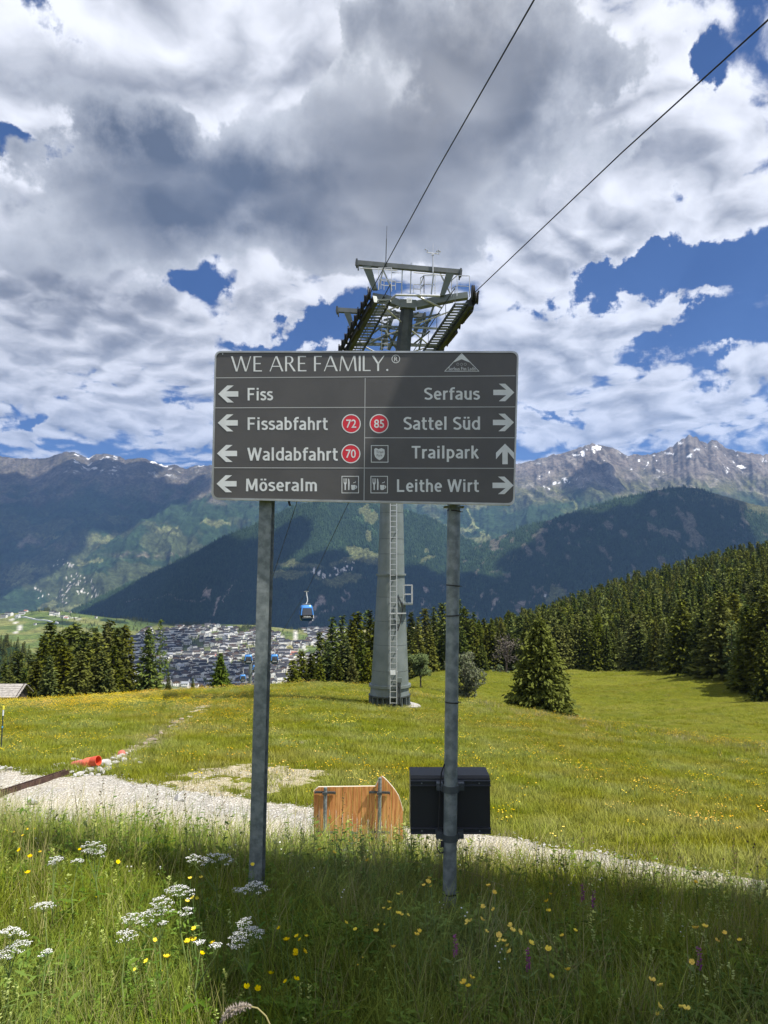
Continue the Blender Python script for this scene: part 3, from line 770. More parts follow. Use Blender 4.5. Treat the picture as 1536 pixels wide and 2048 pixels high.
def spruce_mesh(seed, H=1.0, Rad=0.2, whorls=34, per=9, tufts=5, tuft=0.045, low=0.04, gap=0.0, shape=0.8, droop=0.25, up=0.0):
    r = np.random.default_rng(seed)
    vs = []; tip = []
    zz = low + (1 - low) * (np.arange(whorls) / whorls) ** 0.95
    C0 = []; AX = []; SZ = []; TP = []
    side = r.uniform(0.8, 1.15, 12)
    for z in zz:
        n = max(4, int(per * (1 - 0.5 * z)))
        a0 = r.uniform(0, 6.28)
        for k in range(n):
            if r.random() < gap: continue
            a = a0 + k * 2 * math.pi / n + r.normal(0, 0.25)
            L = Rad * ((1 - z) ** shape * 0.97 + 0.03) * r.uniform(0.70, 1.12) * side[int((a % 6.283) / 6.284 * 12)]
            zb = z + r.normal(0, 0.006)
            nt_ = max(2, int(round(tufts * (0.35 + 0.65 * L / Rad))))
            s = np.linspace(0.30, 1.0, nt_)
            dz = -droop * L * s ** 1.3 + up * L * s ** 2 + 0.10 * L * sstep(s, 0.75, 1.0)
            d = np.array((math.cos(a), math.sin(a)))
            lat = r.normal(0, 0.10, nt_) * L * s
            x_ = d[0] * L * s - d[1] * lat; y_ = d[1] * L * s + d[0] * lat
            C0.append(np.stack([x_, y_, zb + dz + r.normal(0, 0.004, nt_)], -1))
            ax = np.tile(np.array((d[0], d[1], -0.35)), (nt_, 1)) + r.normal(0, 0.45, (nt_, 3))
            AX.append(ax); SZ.append(tuft * (0.75 + 0.5 * r.random(nt_)) * (0.55 + 0.45 * (1 - z))); TP.append(s ** 3 * r.uniform(0.3, 1, nt_))
    C0 = np.concatenate(C0); AX = np.concatenate(AX); SZ = np.concatenate(SZ); TP = np.concatenate(TP)
    reps = 3
    SZ = SZ * 0.80
    C0 = np.repeat(C0, reps, 0); C0 = C0 + r.normal(0, 1, C0.shape) * np.repeat(SZ, reps)[:, None] * 0.45; AX = np.repeat(AX, reps, 0) + r.normal(0, 0.35, (len(C0), 3)); SZ = np.repeat(SZ, reps); TP = np.repeat(TP, reps)
    AX /= np.linalg.norm(AX, axis=1)[:, None]
    W = np.cross(AX, r.normal(0, 1, (len(C0), 3)) + np.array((0, 0, 1.2))); W /= np.linalg.norm(W, axis=1)[:, None] + 1e-9
    s = SZ[:, None]
    v0 = C0 - AX * s * 0.7; v1 = C0 + W * s * 0.42; v2 = C0 + AX * s; v3 = C0 - W * s * 0.42
    V = np.stack([v0, v1, v2, v3], 1).reshape(-1, 3) * H
    Fc = np.arange(len(V)).reshape(-1, 4)
    tp = np.stack([TP * 0.3, TP * 0.7, TP, TP * 0.7], 1).ravel()
    return V, Fc, tp

def trunk_mesh(H, r0, lean=0.0):
    mb = MB(); mb.tube([(0, 0, -0.06 * H), (0, 0, 0.03 * H), (0, 0, 0.5 * H), (0, 0, 0.97 * H)], [r0 * 1.3, r0, r0 * 0.55, r0 * 0.06], 6)
    return mb.mesh('trunk')

# unit-height meshes, scaled by the object
SPR = []
for i, (rad, wh, per, tf, sz, low, gap, dr) in enumerate([(0.165, 34, 10, 6, 0.040, 0.02, 0.03, 0.35), (0.19, 32, 10, 6, 0.044, 0.02, 0.03, 0.3),
        (0.155, 34, 9, 5, 0.040, 0.03, 0.08, 0.45), (0.22, 30, 10, 6, 0.046, 0.02, 0.05, 0.2), (0.175, 32, 9, 6, 0.040, 0.04, 0.08, 0.4), (0.20, 30, 11, 6, 0.044, 0.015, 0.02, 0.3)]):
    V, Fc, tp = spruce_mesh(100 + i, 1, rad, wh, per, tf, sz, low, gap, 0.72 if i % 2 else 0.9, dr)
    me = mesh_np('crown', V, Fc, {'tip': tp}); me.materials.append(M_SPR)
    tr = trunk_mesh(1, 0.016); tr.materials.append(BARK)
    SPR.append((me, tr))
V, Fc, tp = spruce_mesh(140, 1, 0.17, 26, 7, 4, 0.040, 0.10, 0.2, 0.6, 0.1, 0.1)
LAR = mesh_np('crown', V, Fc, {'tip': tp}); LAR.materials.append(M_LARCH)
LTR = trunk_mesh(1, 0.013); LTR.materials.append(BARK)
FARTREE = []
for i in range(5):
    V, Fc, tp = spruce_mesh(160 + i, 1, 0.22 + 0.02 * (i % 3), 15, 7, 3, 0.080, 0.03, 0.05, 0.85, 0.3)
    me = mesh_np('fartree', V, Fc, {'tip': tp}); me.materials.append(M_SPR)
    FARTREE.append(me)

def tree(x, y, H, label, group=None, crown=None, trunk=None, rot=None, wide=1.0, name='spruce_tree', z=None):
    if crown is None:
        crown, trunk = SPR[random.randrange(6)]
    t = thing(name, (x, y, (gz(x, y) if z is None else z) - 0.05), label, 'tree', group)
    t.rotation_euler.z = random.uniform(0, 6.28) if rot is None else rot
    t.scale = (H * wide, H * wide, H)
    for nm, me in (('trunk', trunk), ('crown', crown)):
        o = bpy.data.objects.new(nm, me); C.objects.link(o); o.parent = t
    return t

def tree_px(px, pybase, pytop, Y, label, **kw):
    """a tree at depth Y whose tip is seen at (px, pytop); it stands on the ground there"""
    a = P(px, pytop, Y); z0 = gz(a.x, Y)
    return tree(a.x, Y, a.z - z0, label, **kw)

# the big lone spruce on the right
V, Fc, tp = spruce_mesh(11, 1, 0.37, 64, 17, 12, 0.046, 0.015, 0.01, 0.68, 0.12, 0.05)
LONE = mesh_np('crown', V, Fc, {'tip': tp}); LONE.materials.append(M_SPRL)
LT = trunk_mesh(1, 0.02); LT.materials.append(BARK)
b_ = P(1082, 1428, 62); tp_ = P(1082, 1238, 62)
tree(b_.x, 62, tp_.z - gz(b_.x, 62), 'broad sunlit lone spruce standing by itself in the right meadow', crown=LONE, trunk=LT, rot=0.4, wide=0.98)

# row of spruces behind the crest on the left
LEFT = [(12, 1322, 118), (38, 1300, 105), (62, 1305, 125), (88, 1268, 112), (102, 1240, 128), (118, 1262, 100), (140, 1250, 116), (150, 1244, 135), (168, 1262, 104), (188, 1252, 122), (196, 1262, 95),
        (212, 1245, 110), (222, 1238, 132), (236, 1252, 100), (251, 1246, 118), (75, 1320, 92), (20, 1340, 88), (50, 1335, 96), (130, 1290, 90), (178, 1285, 88), (160, 1300, 86), (100, 1310, 86), (228, 1290, 92), (205, 1300, 88)]
for (px, top, Y) in LEFT:
    sp_ = {12: 'low spruce at the far left end of the row, right behind the hut', 38: 'second low spruce from the left, rising over the hut roof', 251: 'last spruce at the right end of the dense left row', 222: 'tallest spruce near the right end of the left row', 102: 'tallest spruce in the left half of the left row'}.get(px)
    if sp_: tree_px(px, 0, top, Y, sp_, wide=1.6)
    else: tree_px(px, 0, top, Y, 'dark spruce in the dense row behind the left meadow crest', group='spruces in the row behind the left crest', wide=1.65)
tree_px(298, 0, 1252, 100, 'slender spruce apart from the left row, in front of the village', wide=1.3, crown=SPR[0][0], trunk=SPR[0][1])
tree_px(322, 0, 1236, 130, 'thin bare-stemmed larch right of the slender spruce', crown=LAR, trunk=LTR, name='larch_tree', wide=0.8)
tree_px(337, 0, 1345, 80, 'small dark young spruce on the crest below the village', wide=0.9, crown=SPR[1][0], trunk=SPR[1][1])
tree_px(386, 0, 1355, 76, 'tiny green young spruce at the meadow crest', wide=0.9, crown=SPR[5][0], trunk=SPR[5][1])
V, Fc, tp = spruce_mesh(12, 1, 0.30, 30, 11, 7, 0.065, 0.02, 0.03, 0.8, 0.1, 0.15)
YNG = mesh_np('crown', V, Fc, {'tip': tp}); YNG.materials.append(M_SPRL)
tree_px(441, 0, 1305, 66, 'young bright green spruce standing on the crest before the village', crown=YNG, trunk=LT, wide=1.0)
# group between the posts
MIDT = [(585, 1318, 105), (603, 1300, 112), (622, 1305, 96), (640, 1262, 118), (665, 1232, 104), (684, 1229, 110), (706, 1238, 98), (714, 1222, 120), (740, 1218, 112), (655, 1280, 90), (690, 1275, 88), (722, 1265, 92), (748, 1240, 96),
        (675, 1300, 84), (705, 1310, 84), (640, 1315, 86), (736, 1300, 88)]
for (px, top, Y) in MIDT:
    tree_px(px, 0, top, Y, 'dark spruce in the clump left of the lift tower', group='spruces left of the lift tower', wide=1.55)
tree_px(733, 0, 1219, 126, 'fresh green larch behind the spruces left of the lift tower', crown=LAR, trunk=LTR, name='larch_tree', wide=1.1)
for (px, top, Y) in [(822, 1222, 160), (836, 1232, 150), (850, 1215, 175), (868, 1212, 165), (884, 1204, 180), (902, 1215, 158), (918, 1198, 178), (860, 1250, 154), (880, 1245, 158), (838, 1270, 152), (900, 1255, 156), (930, 1212, 160), (948, 1222, 170), (826, 1255, 156)]:
    tree_px(px, 0, top, Y, 'dark spruce of the wood edge between the tower and the right post', group='spruces between tower and right post', wide=1.3)
tree_px(1470, 0, 1262, 112, 'tall spruce standing forward of the forest edge at far right', wide=1.15, crown=SPR[3][0], trunk=SPR[3][1])
tree_px(1492, 0, 1275, 104, 'second spruce standing forward, right beside the tall one', wide=1.15, crown=SPR[5][0], trunk=SPR[5][1])
tree_px(1528, 0, 1258, 92, 'spruce cut by the right picture edge on the meadow', wide=1.1, crown=SPR[1][0], trunk=SPR[1][1])
tree_px(1016, 0, 1262, 148, 'bare grey dead spruce at the forest edge left of the lone spruce', wide=0.9, crown=None) if False else None

# forest on the right: individual trees in front, one mass behind
FR = []
def forest_ok(px, py): return True
r2 = np.random.default_rng(91)
edge_px = [870, 960, 1000, 1150, 1300, 1400, 1440, 1480, 1536, 1700]
edge_row = [1345, 1342, 1340, 1338, 1340, 1345, 1352, 1368, 1385, 1400]
pts = []
for px in np.arange(950, 1620, 12.5):
    row = float(np.interp(px, edge_px, edge_row))
    h_ = hit(px + r2.uniform(-4, 4), row, 66, 400)
    pts.append((h_.x, h_.y + r2.uniform(-2, 4)))
FRONT = list(pts)
allp = []
for i in range(16000):
    y_ = 100 + 370 * r2.random() ** 0.8; x_ = r2.uniform(0.09, 0.74) * y_
    px = 768 + x_ / y_ * FPX
    e = hit(min(px, 1700), float(np.interp(px, edge_px, edge_row)), 66, 400) if False else None
    allp.append((x_, y_, px))
edge_y = [hit(px, rw, 66, 400).y for px, rw in zip(edge_px, edge_row)]
GRID = {}
keep = []
for (x_, y_) in FRONT: GRID.setdefault((int(x_ // 3), int(y_ // 3)), []).append((x_, y_))
for (x_, y_, px) in allp:
    if y_ < np.interp(px, edge_px, edge_y) + 3: continue
    if px < 960 and y_ > 220: continue
    md_ = 2.9 + (y_ - 100) * 0.004
    gx, gy = int(x_ // 3), int(y_ // 3)
    if any((x_ - a) ** 2 + (y_ - b) ** 2 < md_ * md_ for i in (-2, -1, 0, 1, 2) for j in (-2, -1, 0, 1, 2) for (a, b) in GRID.get((gx + i, gy + j), [])): continue
    GRID.setdefault((gx, gy), []).append((x_, y_)); keep.append((x_, y_))
keep.sort(key=lambda q: q[1])
def ftop(px, Y):
    """height of forest trees, drawn from how the wood's outline rises to the right"""
    return 9.0 + 2.0 * sstep(px, 1050, 1500) + 1.5 * sstep(Y, 150, 260)
nind = 0
behind = []
for (x_, y_) in FRONT + keep:
    px = 768 + x_ / y_ * FPX
    Hh = float(ftop(px, y_)) * (random.uniform(0.72, 1.22) if random.random() > 0.1 else random.uniform(0.4, 0.7))
    if nind < 225 and px < 1570:
        nind += 1
        if random.random() < 0.05:
            tree(x_, y_, Hh * 0.95, 'fresh green larch among the dark spruces of the right forest', 'larches in the right forest', LAR, LTR, wide=1.3, name='larch_tree')
        else:
            tree(x_, y_, Hh, 'dark spruce of the dense forest edge beyond the right meadow', 'spruces of the right forest', wide=random.uniform(1.15, 1.6))
    else:
        behind.append((x_, y_, Hh))
bh = np.array(behind)
fcol = variant_collection('forest_spruce', [m for m in FARTREE[:3]] + [SPR[0][0], SPR[1][0], SPR[3][0]])
scatter('spruce_forest', np.stack([bh[:, 0], bh[:, 1], ground(bh[:, 0], bh[:, 1]) - 0.1], -1), r2.uniform(0, 6.28, len(bh)), bh[:, 2], r2.integers(0, 6, len(bh)), fcol, 'mass of dark spruces climbing the slope behind the forest edge')
# small wood on the far left slope and the woods on the near mountains
n = 900
xw = r2.uniform(-520, -300, n); yw_ = r2.uniform(620, 800, n)
pw, rw = to_px(xw, yw_, ground(xw, yw_) + 0)
zw = ground(xw, yw_)
# ground there lies below the line of sight, so the trees stand on a low wooded knoll
def knoll_z(x_, y_): return np.interp(768 + FPX * x_ / y_, [-200, 0, 60, 100], [1275, 1290, 1306, 1340])
kn_x = np.linspace(-800, -260, 60); kn_y = np.linspace(560, 860, 40)
KX, KYY = np.meshgrid(kn_x, kn_y, indexing='ij')
def kz(x_, y_):
    u = 768 + FPX * x_ / y_
    top = EYE.z + 700 * slope(np.interp(u, [-600, -100, 0, 40, 78, 110, 200], [1262, 1278, 1283, 1296, 1322, 1350, 1420]))
    return top - 0.5 * np.abs(y_ - 700) + (fbm(x_ / 40, y_ / 40, 3, 71) - 0.5) * 6
km = mesh_np('wooded_knoll', np.stack([KX, KYY, kz(KX, KYY)], -1).reshape(-1, 3), grid_faces(60, 40), cols={'Col': np.tile(FOREST * 1.2, (2400, 1))})
link('wooded_knoll', km, None, MF, True)['kind'] = 'structure'
xw = r2.uniform(-780, -280, 3500); yw_ = r2.uniform(580, 780, 3500)
scatter('knoll_wood', np.stack([xw, yw_, kz(xw, yw_)], -1), r2.uniform(0, 6.28, 3500), r2.uniform(7, 12, 3500), r2.integers(0, 3, 3500), fcol, 'small dark wood on the far left knoll')

def cone_forest(name, M_, n, seed, h0, h1, label):
    X, Y, Zz, PX, PY, col = M_
    lum = col.sum(-1)
    ok = (lum < 0.20)
    r = np.random.default_rng(seed)
    a, b = X.shape
    i = r.uniform(0, a - 1.001, n); j = r.uniform(0, (b - 14) * 1.0, n)
    i0 = i.astype(int); j0 = j.astype(int); fi = i - i0; fj = j - j0
    def bil(A): return A[i0, j0] * (1 - fi) * (1 - fj) + A[i0 + 1, j0] * fi * (1 - fj) + A[i0, j0 + 1] * (1 - fi) * fj + A[i0 + 1, j0 + 1] * fi * fj
    m_ = ok[i0, j0] & ok[i0 + 1, j0 + 1] & (bil(PX) > -100) & (bil(PX) < 1640)
    x_, y_, z_ = bil(X)[m_], bil(Y)[m_], bil(Zz)[m_]
    N = len(x_)
    H = r.uniform(h0, h1, N); Rr = H * r.uniform(0.16, 0.24, N); a0 = r.uniform(0, 2, N)
    V = np.zeros((N, 5, 3))
    for k in range(4):
        V[:, k, 0] = x_ + Rr * np.cos(a0 + k * math.pi / 2); V[:, k, 1] = y_ + Rr * np.sin(a0 + k * math.pi / 2); V[:, k, 2] = z_ - 1
    V[:, 4, 0] = x_; V[:, 4, 1] = y_; V[:, 4, 2] = z_ + H
    base = np.arange(N)[:, None, None] * 5
    Fc = (base + np.array([[0, 1, 4], [1, 2, 4], [2, 3, 4], [3, 0, 4]])[None]).reshape(-1, 3)
    cv = r.uniform(0.7, 1.5, N)[:, None, None] * np.ones((1, 5, 1)) * FOREST
    me = mesh_np(name, V.reshape(-1, 3), Fc, cols={'Col': cv.reshape(-1, 3)})
    o = link(name, me, None, MCONE); o['kind'] = 'stuff'; o['label'] = label
MCONE = attr_material('far_spruce', 0.02, 0.3, 0.0, 1.0, 0.02)
cone_forest('ridge_forest', M4, 70000, 5, 16, 26, 'dark spruce forest covering the ridge beyond the village')
cone_forest('mountain_forest', M3, 80000, 6, 15, 24, 'dark spruce forest covering the mountain on the right')

# ------------------------------------------------------------------ the direction sign
STEEL = mat('galvanised_steel', (0.27, 0.30, 0.30), 0.55, 0.55, col2=(0.15, 0.175, 0.18), vscale=22, bump=0.15, bscale=60)
ALU = mat('aluminium_edge', (0.45, 0.46, 0.44), 0.4, 0.8, var=0.3, vscale=8)
SIGNG = mat('sign_grey_film', (0.082, 0.078, 0.076), 0.42, 0.0, col2=(0.070, 0.067, 0.066), vscale=5, bump=0.05, bscale=30)
WHITE = mat('white_film', (0.70, 0.72, 0.72), 0.4, var=0.12, vscale=14)
LINEM = mat('pale_line_film', (0.42, 0.43, 0.43), 0.5)
REDM = mat('red_film', (0.62, 0.018, 0.035), 0.35)
BLACK = mat('black_plastic', (0.012, 0.012, 0.013), 0.45)
RUBBER = mat('black_rubber', (0.02, 0.02, 0.02), 0.8)

def Yb(px): return 3.64 - 0.12 * (px - 430) / 607.0
BA, BB = P(430, 860, Yb(430)), P(1036, 860, Yb(1036))
BN = Vector((BB - BA)).cross(Vector((0, 0, 1))).normalized()
if BN.y > 0: BN = -BN
def bp(px, py, off=0.0): return P(px, py, Yb(px)) + BN * off

board = thing('direction_sign', bp(730, 1005), 'large dark grey trail direction sign with white lettering on two posts', 'sign')
def outline(pts_px, rad=12, n=6):
    out = []
    k = len(pts_px)
    for i in range(k):
        p = Vector(pts_px[i]); a = (Vector(pts_px[i - 1]) - p).normalized(); b = (Vector(pts_px[(i + 1) % k]) - p).normalized()
        s, e = p + a * rad, p + b * rad
        for j in range(n + 1):
            t = j / n
            out.append(s * (1 - t) ** 2 + p * 2 * t * (1 - t) + e * t * t)
    return out
OUT = [(430, 702), (1037.5, 702.5), (1029, 1011), (423, 999)]
INN = [(433, 705.5), (1034, 706), (1026, 1006.5), (427, 995.5)]
mb = MB(); o_ = outline(OUT, 14); i_ = outline(INN, 12)
n_ = len(o_)
fr = [bp(q[0], q[1], 0.004) for q in o_] + [bp(q[0], q[1], 0.004) for q in i_] + [bp(q[0], q[1], -0.018) for q in o_] + [bp(q[0], q[1], -0.0005) for q in i_]
mb.add(fr, [(i, (i + 1) % n_, n_ + (i + 1) % n_, n_ + i) for i in range(n_)] + [(i, 2 * n_ + i, 2 * n_ + (i + 1) % n_, (i + 1) % n_) for i in range(n_)] + [(n_ + i, n_ + (i + 1) % n_, 3 * n_ + (i + 1) % n_, 3 * n_ + i) for i in range(n_)])
mb.build('edge_frame', ALU, board)
mb = MB(); mb.prism([bp(q[0], q[1], 0.0) for q in i_], -BN * 0.012); mb.build('panel', SIGNG, board)
mb = MB()
def strip(a, b, wpx, off=0.0008):
    a = Vector(a); b = Vector(b); d = (b - a).normalized(); nn = Vector((-d[1], d[0])) * wpx / 2
    mb.add([bp(*(a + nn), off), bp(*(a - nn), off), bp(*(b - nn), off), bp(*(b + nn), off)], [(0, 1, 2, 3)])
for a, b in (((431, 755.8), (1031, 751.7)), ((430, 815.8), (1030, 813.8)), ((729.5, 875.6), (1029, 875.6)), ((426, 935.5), (1028, 936.7))):
    o = MB(); mb = o; strip(a, b, 1.5); o.build('divider_line', LINEM, board)
mb = MB(); strip((730.4, 756), (728, 1003), 1.4, 0.0010); mb.build('divider_line', LINEM, board)

def glyphs(body, bold=0.0, res=4):
    cu = bpy.data.curves.new('t', 'FONT'); cu.body = body; cu.offset = bold; cu.resolution_u = res; cu.size = 1.0
    o = bpy.data.objects.new('t', cu); C.objects.link(o)
    bpy.context.view_layer.update()
    me = bpy.data.meshes.new_from_object(o.evaluated_get(bpy.context.evaluated_depsgraph_get()))
    v = np.array([tuple(q.co) for q in me.vertices]); f = [tuple(p.vertices) for p in me.polygons]
    bpy.data.objects.remove(o); bpy.data.meshes.remove(me); bpy.data.curves.remove(cu)
    return v, f
CAPV, _ = glyphs('H'); CAPH = CAPV[:, 1].max()
def text_on(body, x0, x1, ytop, ybase, mat_, parent, name='lettering', bold=0.0, off=0.0012, place=None, dyb=0.0):
    v, f = glyphs(body, bold)
    sx = (x1 - x0) / (v[:, 0].max() - v[:, 0].min()); sy = (ybase - ytop) / CAPH
    vx = x0 + (v[:, 0] - v[:, 0].min()) * sx
    vy = ybase - v[:, 1] * sy + dyb * (vx - x0) / max(1, (x1 - x0))
    q = MB(); pf = place or bp
    q.add([pf(a, b, off) for a, b in zip(vx, vy)], f)
    me = q.mesh(name, False)
    o = link(name, me, parent, mat_)
    return o
BO = 0.012
def arc_(cx, cy, rx, ry, a0, a1, n=10):
    return [(cx + rx * math.cos(R(a0 + (a1 - a0) * i / n)), cy + ry * math.sin(R(a0 + (a1 - a0) * i / n))) for i in range(n + 1)]
XH = 0.75; SW = 0.142; hw = SW / 2; xo = XH - hw
_b = arc_(0.25, XH / 2, 0.18, XH / 2 - hw, 0, 360, 24)
_arch = lambda x0, r: [(x0, 0.30)] + [(x0, xo - 0.25)] + arc_(x0 + r, xo - 0.22, r, 0.22, 165, 0, 9) + [(x0 + 2 * r, 0)]
FONT = {
 'F': (.54, [[(hw, 0), (hw, 1)], [(hw + hw, 1 - hw), (.50, 1 - hw)], [(2 * hw, .50), (.45, .50)]]),
 'L': (.52, [[(hw, 0), (hw, 1)], [(2 * hw, hw), (.48, hw)]]),
 'T': (.56, [[(.28, 0), (.28, 1 - SW)], [(0, 1 - hw), (.56, 1 - hw)]]),
 'i': (.22, [[(hw + .03, 0), (hw + .03, XH)], [(hw + .03, .86), (hw + .03, 1.0)]]),
 'l': (.22, [[(hw + .03, 0), (hw + .03, 1.03)]]),
 's': (.40, [[(.37, XH - .10)] + arc_(.205, xo - .145, .155, .145, 60, 200, 8) + arc_(.195, hw + .155, .16, .155, 55, -130, 9) + [(.02, .10)]]),
 'S': (.52, [[(.47, .88)] + arc_(.26, .735, .20, .195, 62, 215, 9) + arc_(.25, .265, .21, .195, 50, -130, 10) + [(.03, .12)]]),
 'a': (.46, [[(.05, XH - .10)] + arc_(.19, xo - .15, .18, .15, 115, 0, 8) + [(.37, 0)], [(.30, XH * .56)] + arc_(.19, .21, .14, .14, 110, 270, 10) + [(.30, .12)]]),
 'o': (.50, [_b]), 'ö': (.50, [_b, [(.14, .87), (.14, 1.0)], [(.36, .87), (.36, 1.0)]]),
 'b': (.52, [[(hw + .02, 0), (hw + .02, 1.03)], arc_(.24, XH / 2, .20, XH / 2 - hw, 140, -140, 20)]),
 'p': (.52, [[(hw + .02, -.28), (hw + .02, XH)], arc_(.24, XH / 2, .20, XH / 2 - hw, 140, -140, 20)]),
 'd': (.52, [[(.45, 0), (.45, 1.03)], arc_(.27, XH / 2, .20, XH / 2 - hw, 40, 320, 20)]),
 'e': (.48, [[(.09, XH * .50), (.40, XH * .50)], [(.43, XH * .47)] + arc_(.245, XH / 2, .175, XH / 2 - hw, 8, 285, 20) + [(.42, .10)]]),
 'f': (.32, [[(.13, 0), (.13, .80)] + arc_(.28, .82, .15, .14, 170, 95, 6) + [(.36, .96)], [(0, XH - hw), (.085, XH - hw)], [(.19, XH - hw), (.33, XH - hw)]]),
 't': (.34, [[(.13, .95), (.13, .20)] + arc_(.26, .20, .13, .14, 190, 275, 6) + [(.34, .07)], [(0, XH - hw), (.06, XH - hw)], [(.20, XH - hw), (.33, XH - hw)]]),
 'h': (.50, [[(hw + .02, 0), (hw + .02, 1.03)], arc_(.25, xo - .22, .16, .22, 150, 0, 8) + [(.41, 0)]]),
 'r': (.33, [[(hw + .02, 0), (hw + .02, XH)], arc_(.27, xo - .20, .16, .20, 160, 90, 6) + [(.33, xo)]]),
 'u': (.50, [[(.09, XH), (.09, .27)] + arc_(.25, .27, .16, .20, 180, 330, 9), [(.41, 0), (.41, XH)]]),
 'ü': (.50, [[(.09, XH), (.09, .27)] + arc_(.25, .27, .16, .20, 180, 330, 9), [(.41, 0), (.41, XH)], [(.14, .87), (.14, 1.0)], [(.36, .87), (.36, 1.0)]]),
 'm': (.78, [[(hw + .02, 0), (hw + .02, XH)], arc_(.235, xo - .2, .145, .20, 150, 0, 8) + [(.38, 0)], arc_(.525, xo - .2, .145, .20, 150, 0, 8) + [(.67, 0)]]),
 'k': (.48, [[(hw + .02, 0), (hw + .02, 1.03)], [(.40, XH), (.17, .40)], [(.20, .45), (.44, 0)]]),
 'W': (.92, [[(.05, 1), (.25, 0)], [(.24, 0), (.46, 1)], [(.46, 1), (.67, 0)], [(.66, 0), (.87, 1)]]),
 'M': (.78, [[(.08, 0), (.10, 1)], [(.12, 1), (.385, .12)], [(.375, .12), (.64, 1)], [(.66, 1), (.68, 0)]]),
}
def stroke_mesh(pts, w_):
    P_ = [Vector((a, b, 0)) for a, b in pts]; n = len(P_); Lf = []; Rt = []
    for i in range(n):
        d0 = (P_[i] - P_[i - 1]).normalized() if i else None; d1 = (P_[i + 1] - P_[i]).normalized() if i < n - 1 else None
        d0 = d0 or d1; d1 = d1 or d0
        n0 = Vector((-d0.y, d0.x, 0)); n1 = Vector((-d1.y, d1.x, 0)); m_ = (n0 + n1)
        m_ = m_.normalized() if m_.length > 1e-3 else n0
        k = min(1.5, 1 / max(0.3, m_.dot(n0)))
        Lf.append(P_[i] + m_ * w_ / 2 * k); Rt.append(P_[i] - m_ * w_ / 2 * k)
    return Lf + Rt, [(i, i + 1, n + i + 1, n + i) for i in range(n - 1)]
def glyphs2(body):
    V = []; Fs = []; x = 0; lift = 0
    for ch in body:
        if ch == ' ': x += 0.30; continue
        adv, st = FONT[ch]
        for p in st:
            v, f = stroke_mesh(p, SW); b0 = len(V); lift = (lift + 1) % 6
            V += [(a.x + x, a.y, lift) for a in v]; Fs += [tuple(b0 + i for i in q) for q in f]
        x += adv + 0.085
    return np.array(V), Fs
def text2(body, x0, x1, ytop, ybase):
    v, f = glyphs2(body); sx = (x1 - x0) / (v[:, 0].max() - v[:, 0].min()); sy = ybase - ytop
    q = MB(); q.add([bp(x0 + (a - v[:, 0].min()) * sx, ybase - b * sy, 0.0010 + 0.00012 * c) for a, b, c in v], f)
    link('lettering', q.mesh('lettering', False), board, WHITE)
for args in (('Fiss', 495.4, 546.3, 776, 801), ('Fissabfahrt', 495.4, 655.8, 834.8, 860), ('Waldabfahrt', 494.6, 675.8, 895.6, 921.2), ('Möseralm', 492, 633.8, 957.5, 982.5),
             ('Serfaus', 848.3, 960, 775.4, 799.6), ('Sattel Süd', 807, 960, 833.8, 859.6), ('Trailpark', 823.3, 957.9, 892, 917), ('Leithe Wirt', 794, 957.9, 958.8, 983.8)):
    text2(*args)

# the thick-and-thin capitals of the heading
def heading():
    G = {}
    tk, th = 0.115, 0.06
    def dia(xa, xb, w_): return [(xa, 1), (xa + w_, 1), (xb + w_, 0), (xb, 0)]
    def up(xa, xb, w_): return [(xa, 0), (xa + w_, 0), (xb + w_, 1), (xb, 1)]
    def rc(x0, y0, x1, y1): return [(x0, y0), (x1, y0), (x1, y1), (x0, y1)]
    G['W'] = (1.26, [dia(0, .30, tk), up(.34, .58, th), dia(.56, .86, tk), up(.90, 1.18, th)])
    G['E'] = (0.52, [rc(0, 0, tk, 1), rc(tk, .93, .50, 1), rc(tk, .48, .44, .55), rc(tk, 0, .52, .07)])
    G['A'] = (0.86, [up(0, .37, th), dia(.36, .74, tk), rc(.17, .30, .62, .36)])
    G['F'] = (0.48, [rc(0, 0, tk, 1), rc(tk, .93, .48, 1), rc(tk, .46, .42, .53)])
    G['M'] = (1.06, [up(0, .10, th), dia(.10, .48, tk * .95), up(.50, .86, th), dia(.86, .95, tk)])
    G['I'] = (tk, [rc(0, 0, tk, 1)])
    G['L'] = (0.48, [rc(0, 0, tk, 1), rc(tk, 0, .48, .07)])
    G['Y'] = (0.76, [[(0, 1), (tk + .02, 1), (.43, .50), (.33, .46)], [(.72, 1), (.78, 1), (.44, .46), (.36, .50)], rc(.33, 0, .33 + tk, .5)])
    arc = []
    n = 12; cx, cy = .26, .75
    o1 = [(cx + .25 * math.cos(t), cy + .25 * math.sin(t)) for t in [math.pi / 2 - math.pi * i / n for i in range(n + 1)]]
    i1 = [(cx + .135 * math.cos(t), cy + .19 * math.sin(t)) for t in [math.pi / 2 - math.pi * i / n for i in range(n + 1)]]
    quads = [[o1[i], o1[i + 1], i1[i + 1], i1[i]] for i in range(n)]
    G['R'] = (0.66, [rc(0, 0, tk, 1), rc(tk, .94, .26, 1), rc(tk, .50, .26, .56)] + quads + [[(.22, .50), (.34, .50), (.66, 0), (.52, 0)]])
    G['.'] = (.12, [[(.06 + .065 * math.cos(t), .065 + .065 * math.sin(t)) for t in [2 * math.pi * i / 12 for i in range(12)]]])
    return G
HG = heading()
words = 'WE ARE FAMILY.'
gap = 0.13; x = 0; polys = []
for ch in words:
    if ch == ' ': x += 0.34; continue
    wch, ps = HG[ch]
    if ch == 'Y': x -= 0.05
    for p in ps: polys.append([(x + a, b) for a, b in p])
    x += wch + gap
    if ch == 'A': x -= 0.03
tot = x - gap
q = MB()
for p in polys:
    q.add([bp(462 + a / tot * 314.5, 743.2 - b * 30.5 - 1.2 * a / tot, 0.0012) for a, b in p], [tuple(range(len(p)))])
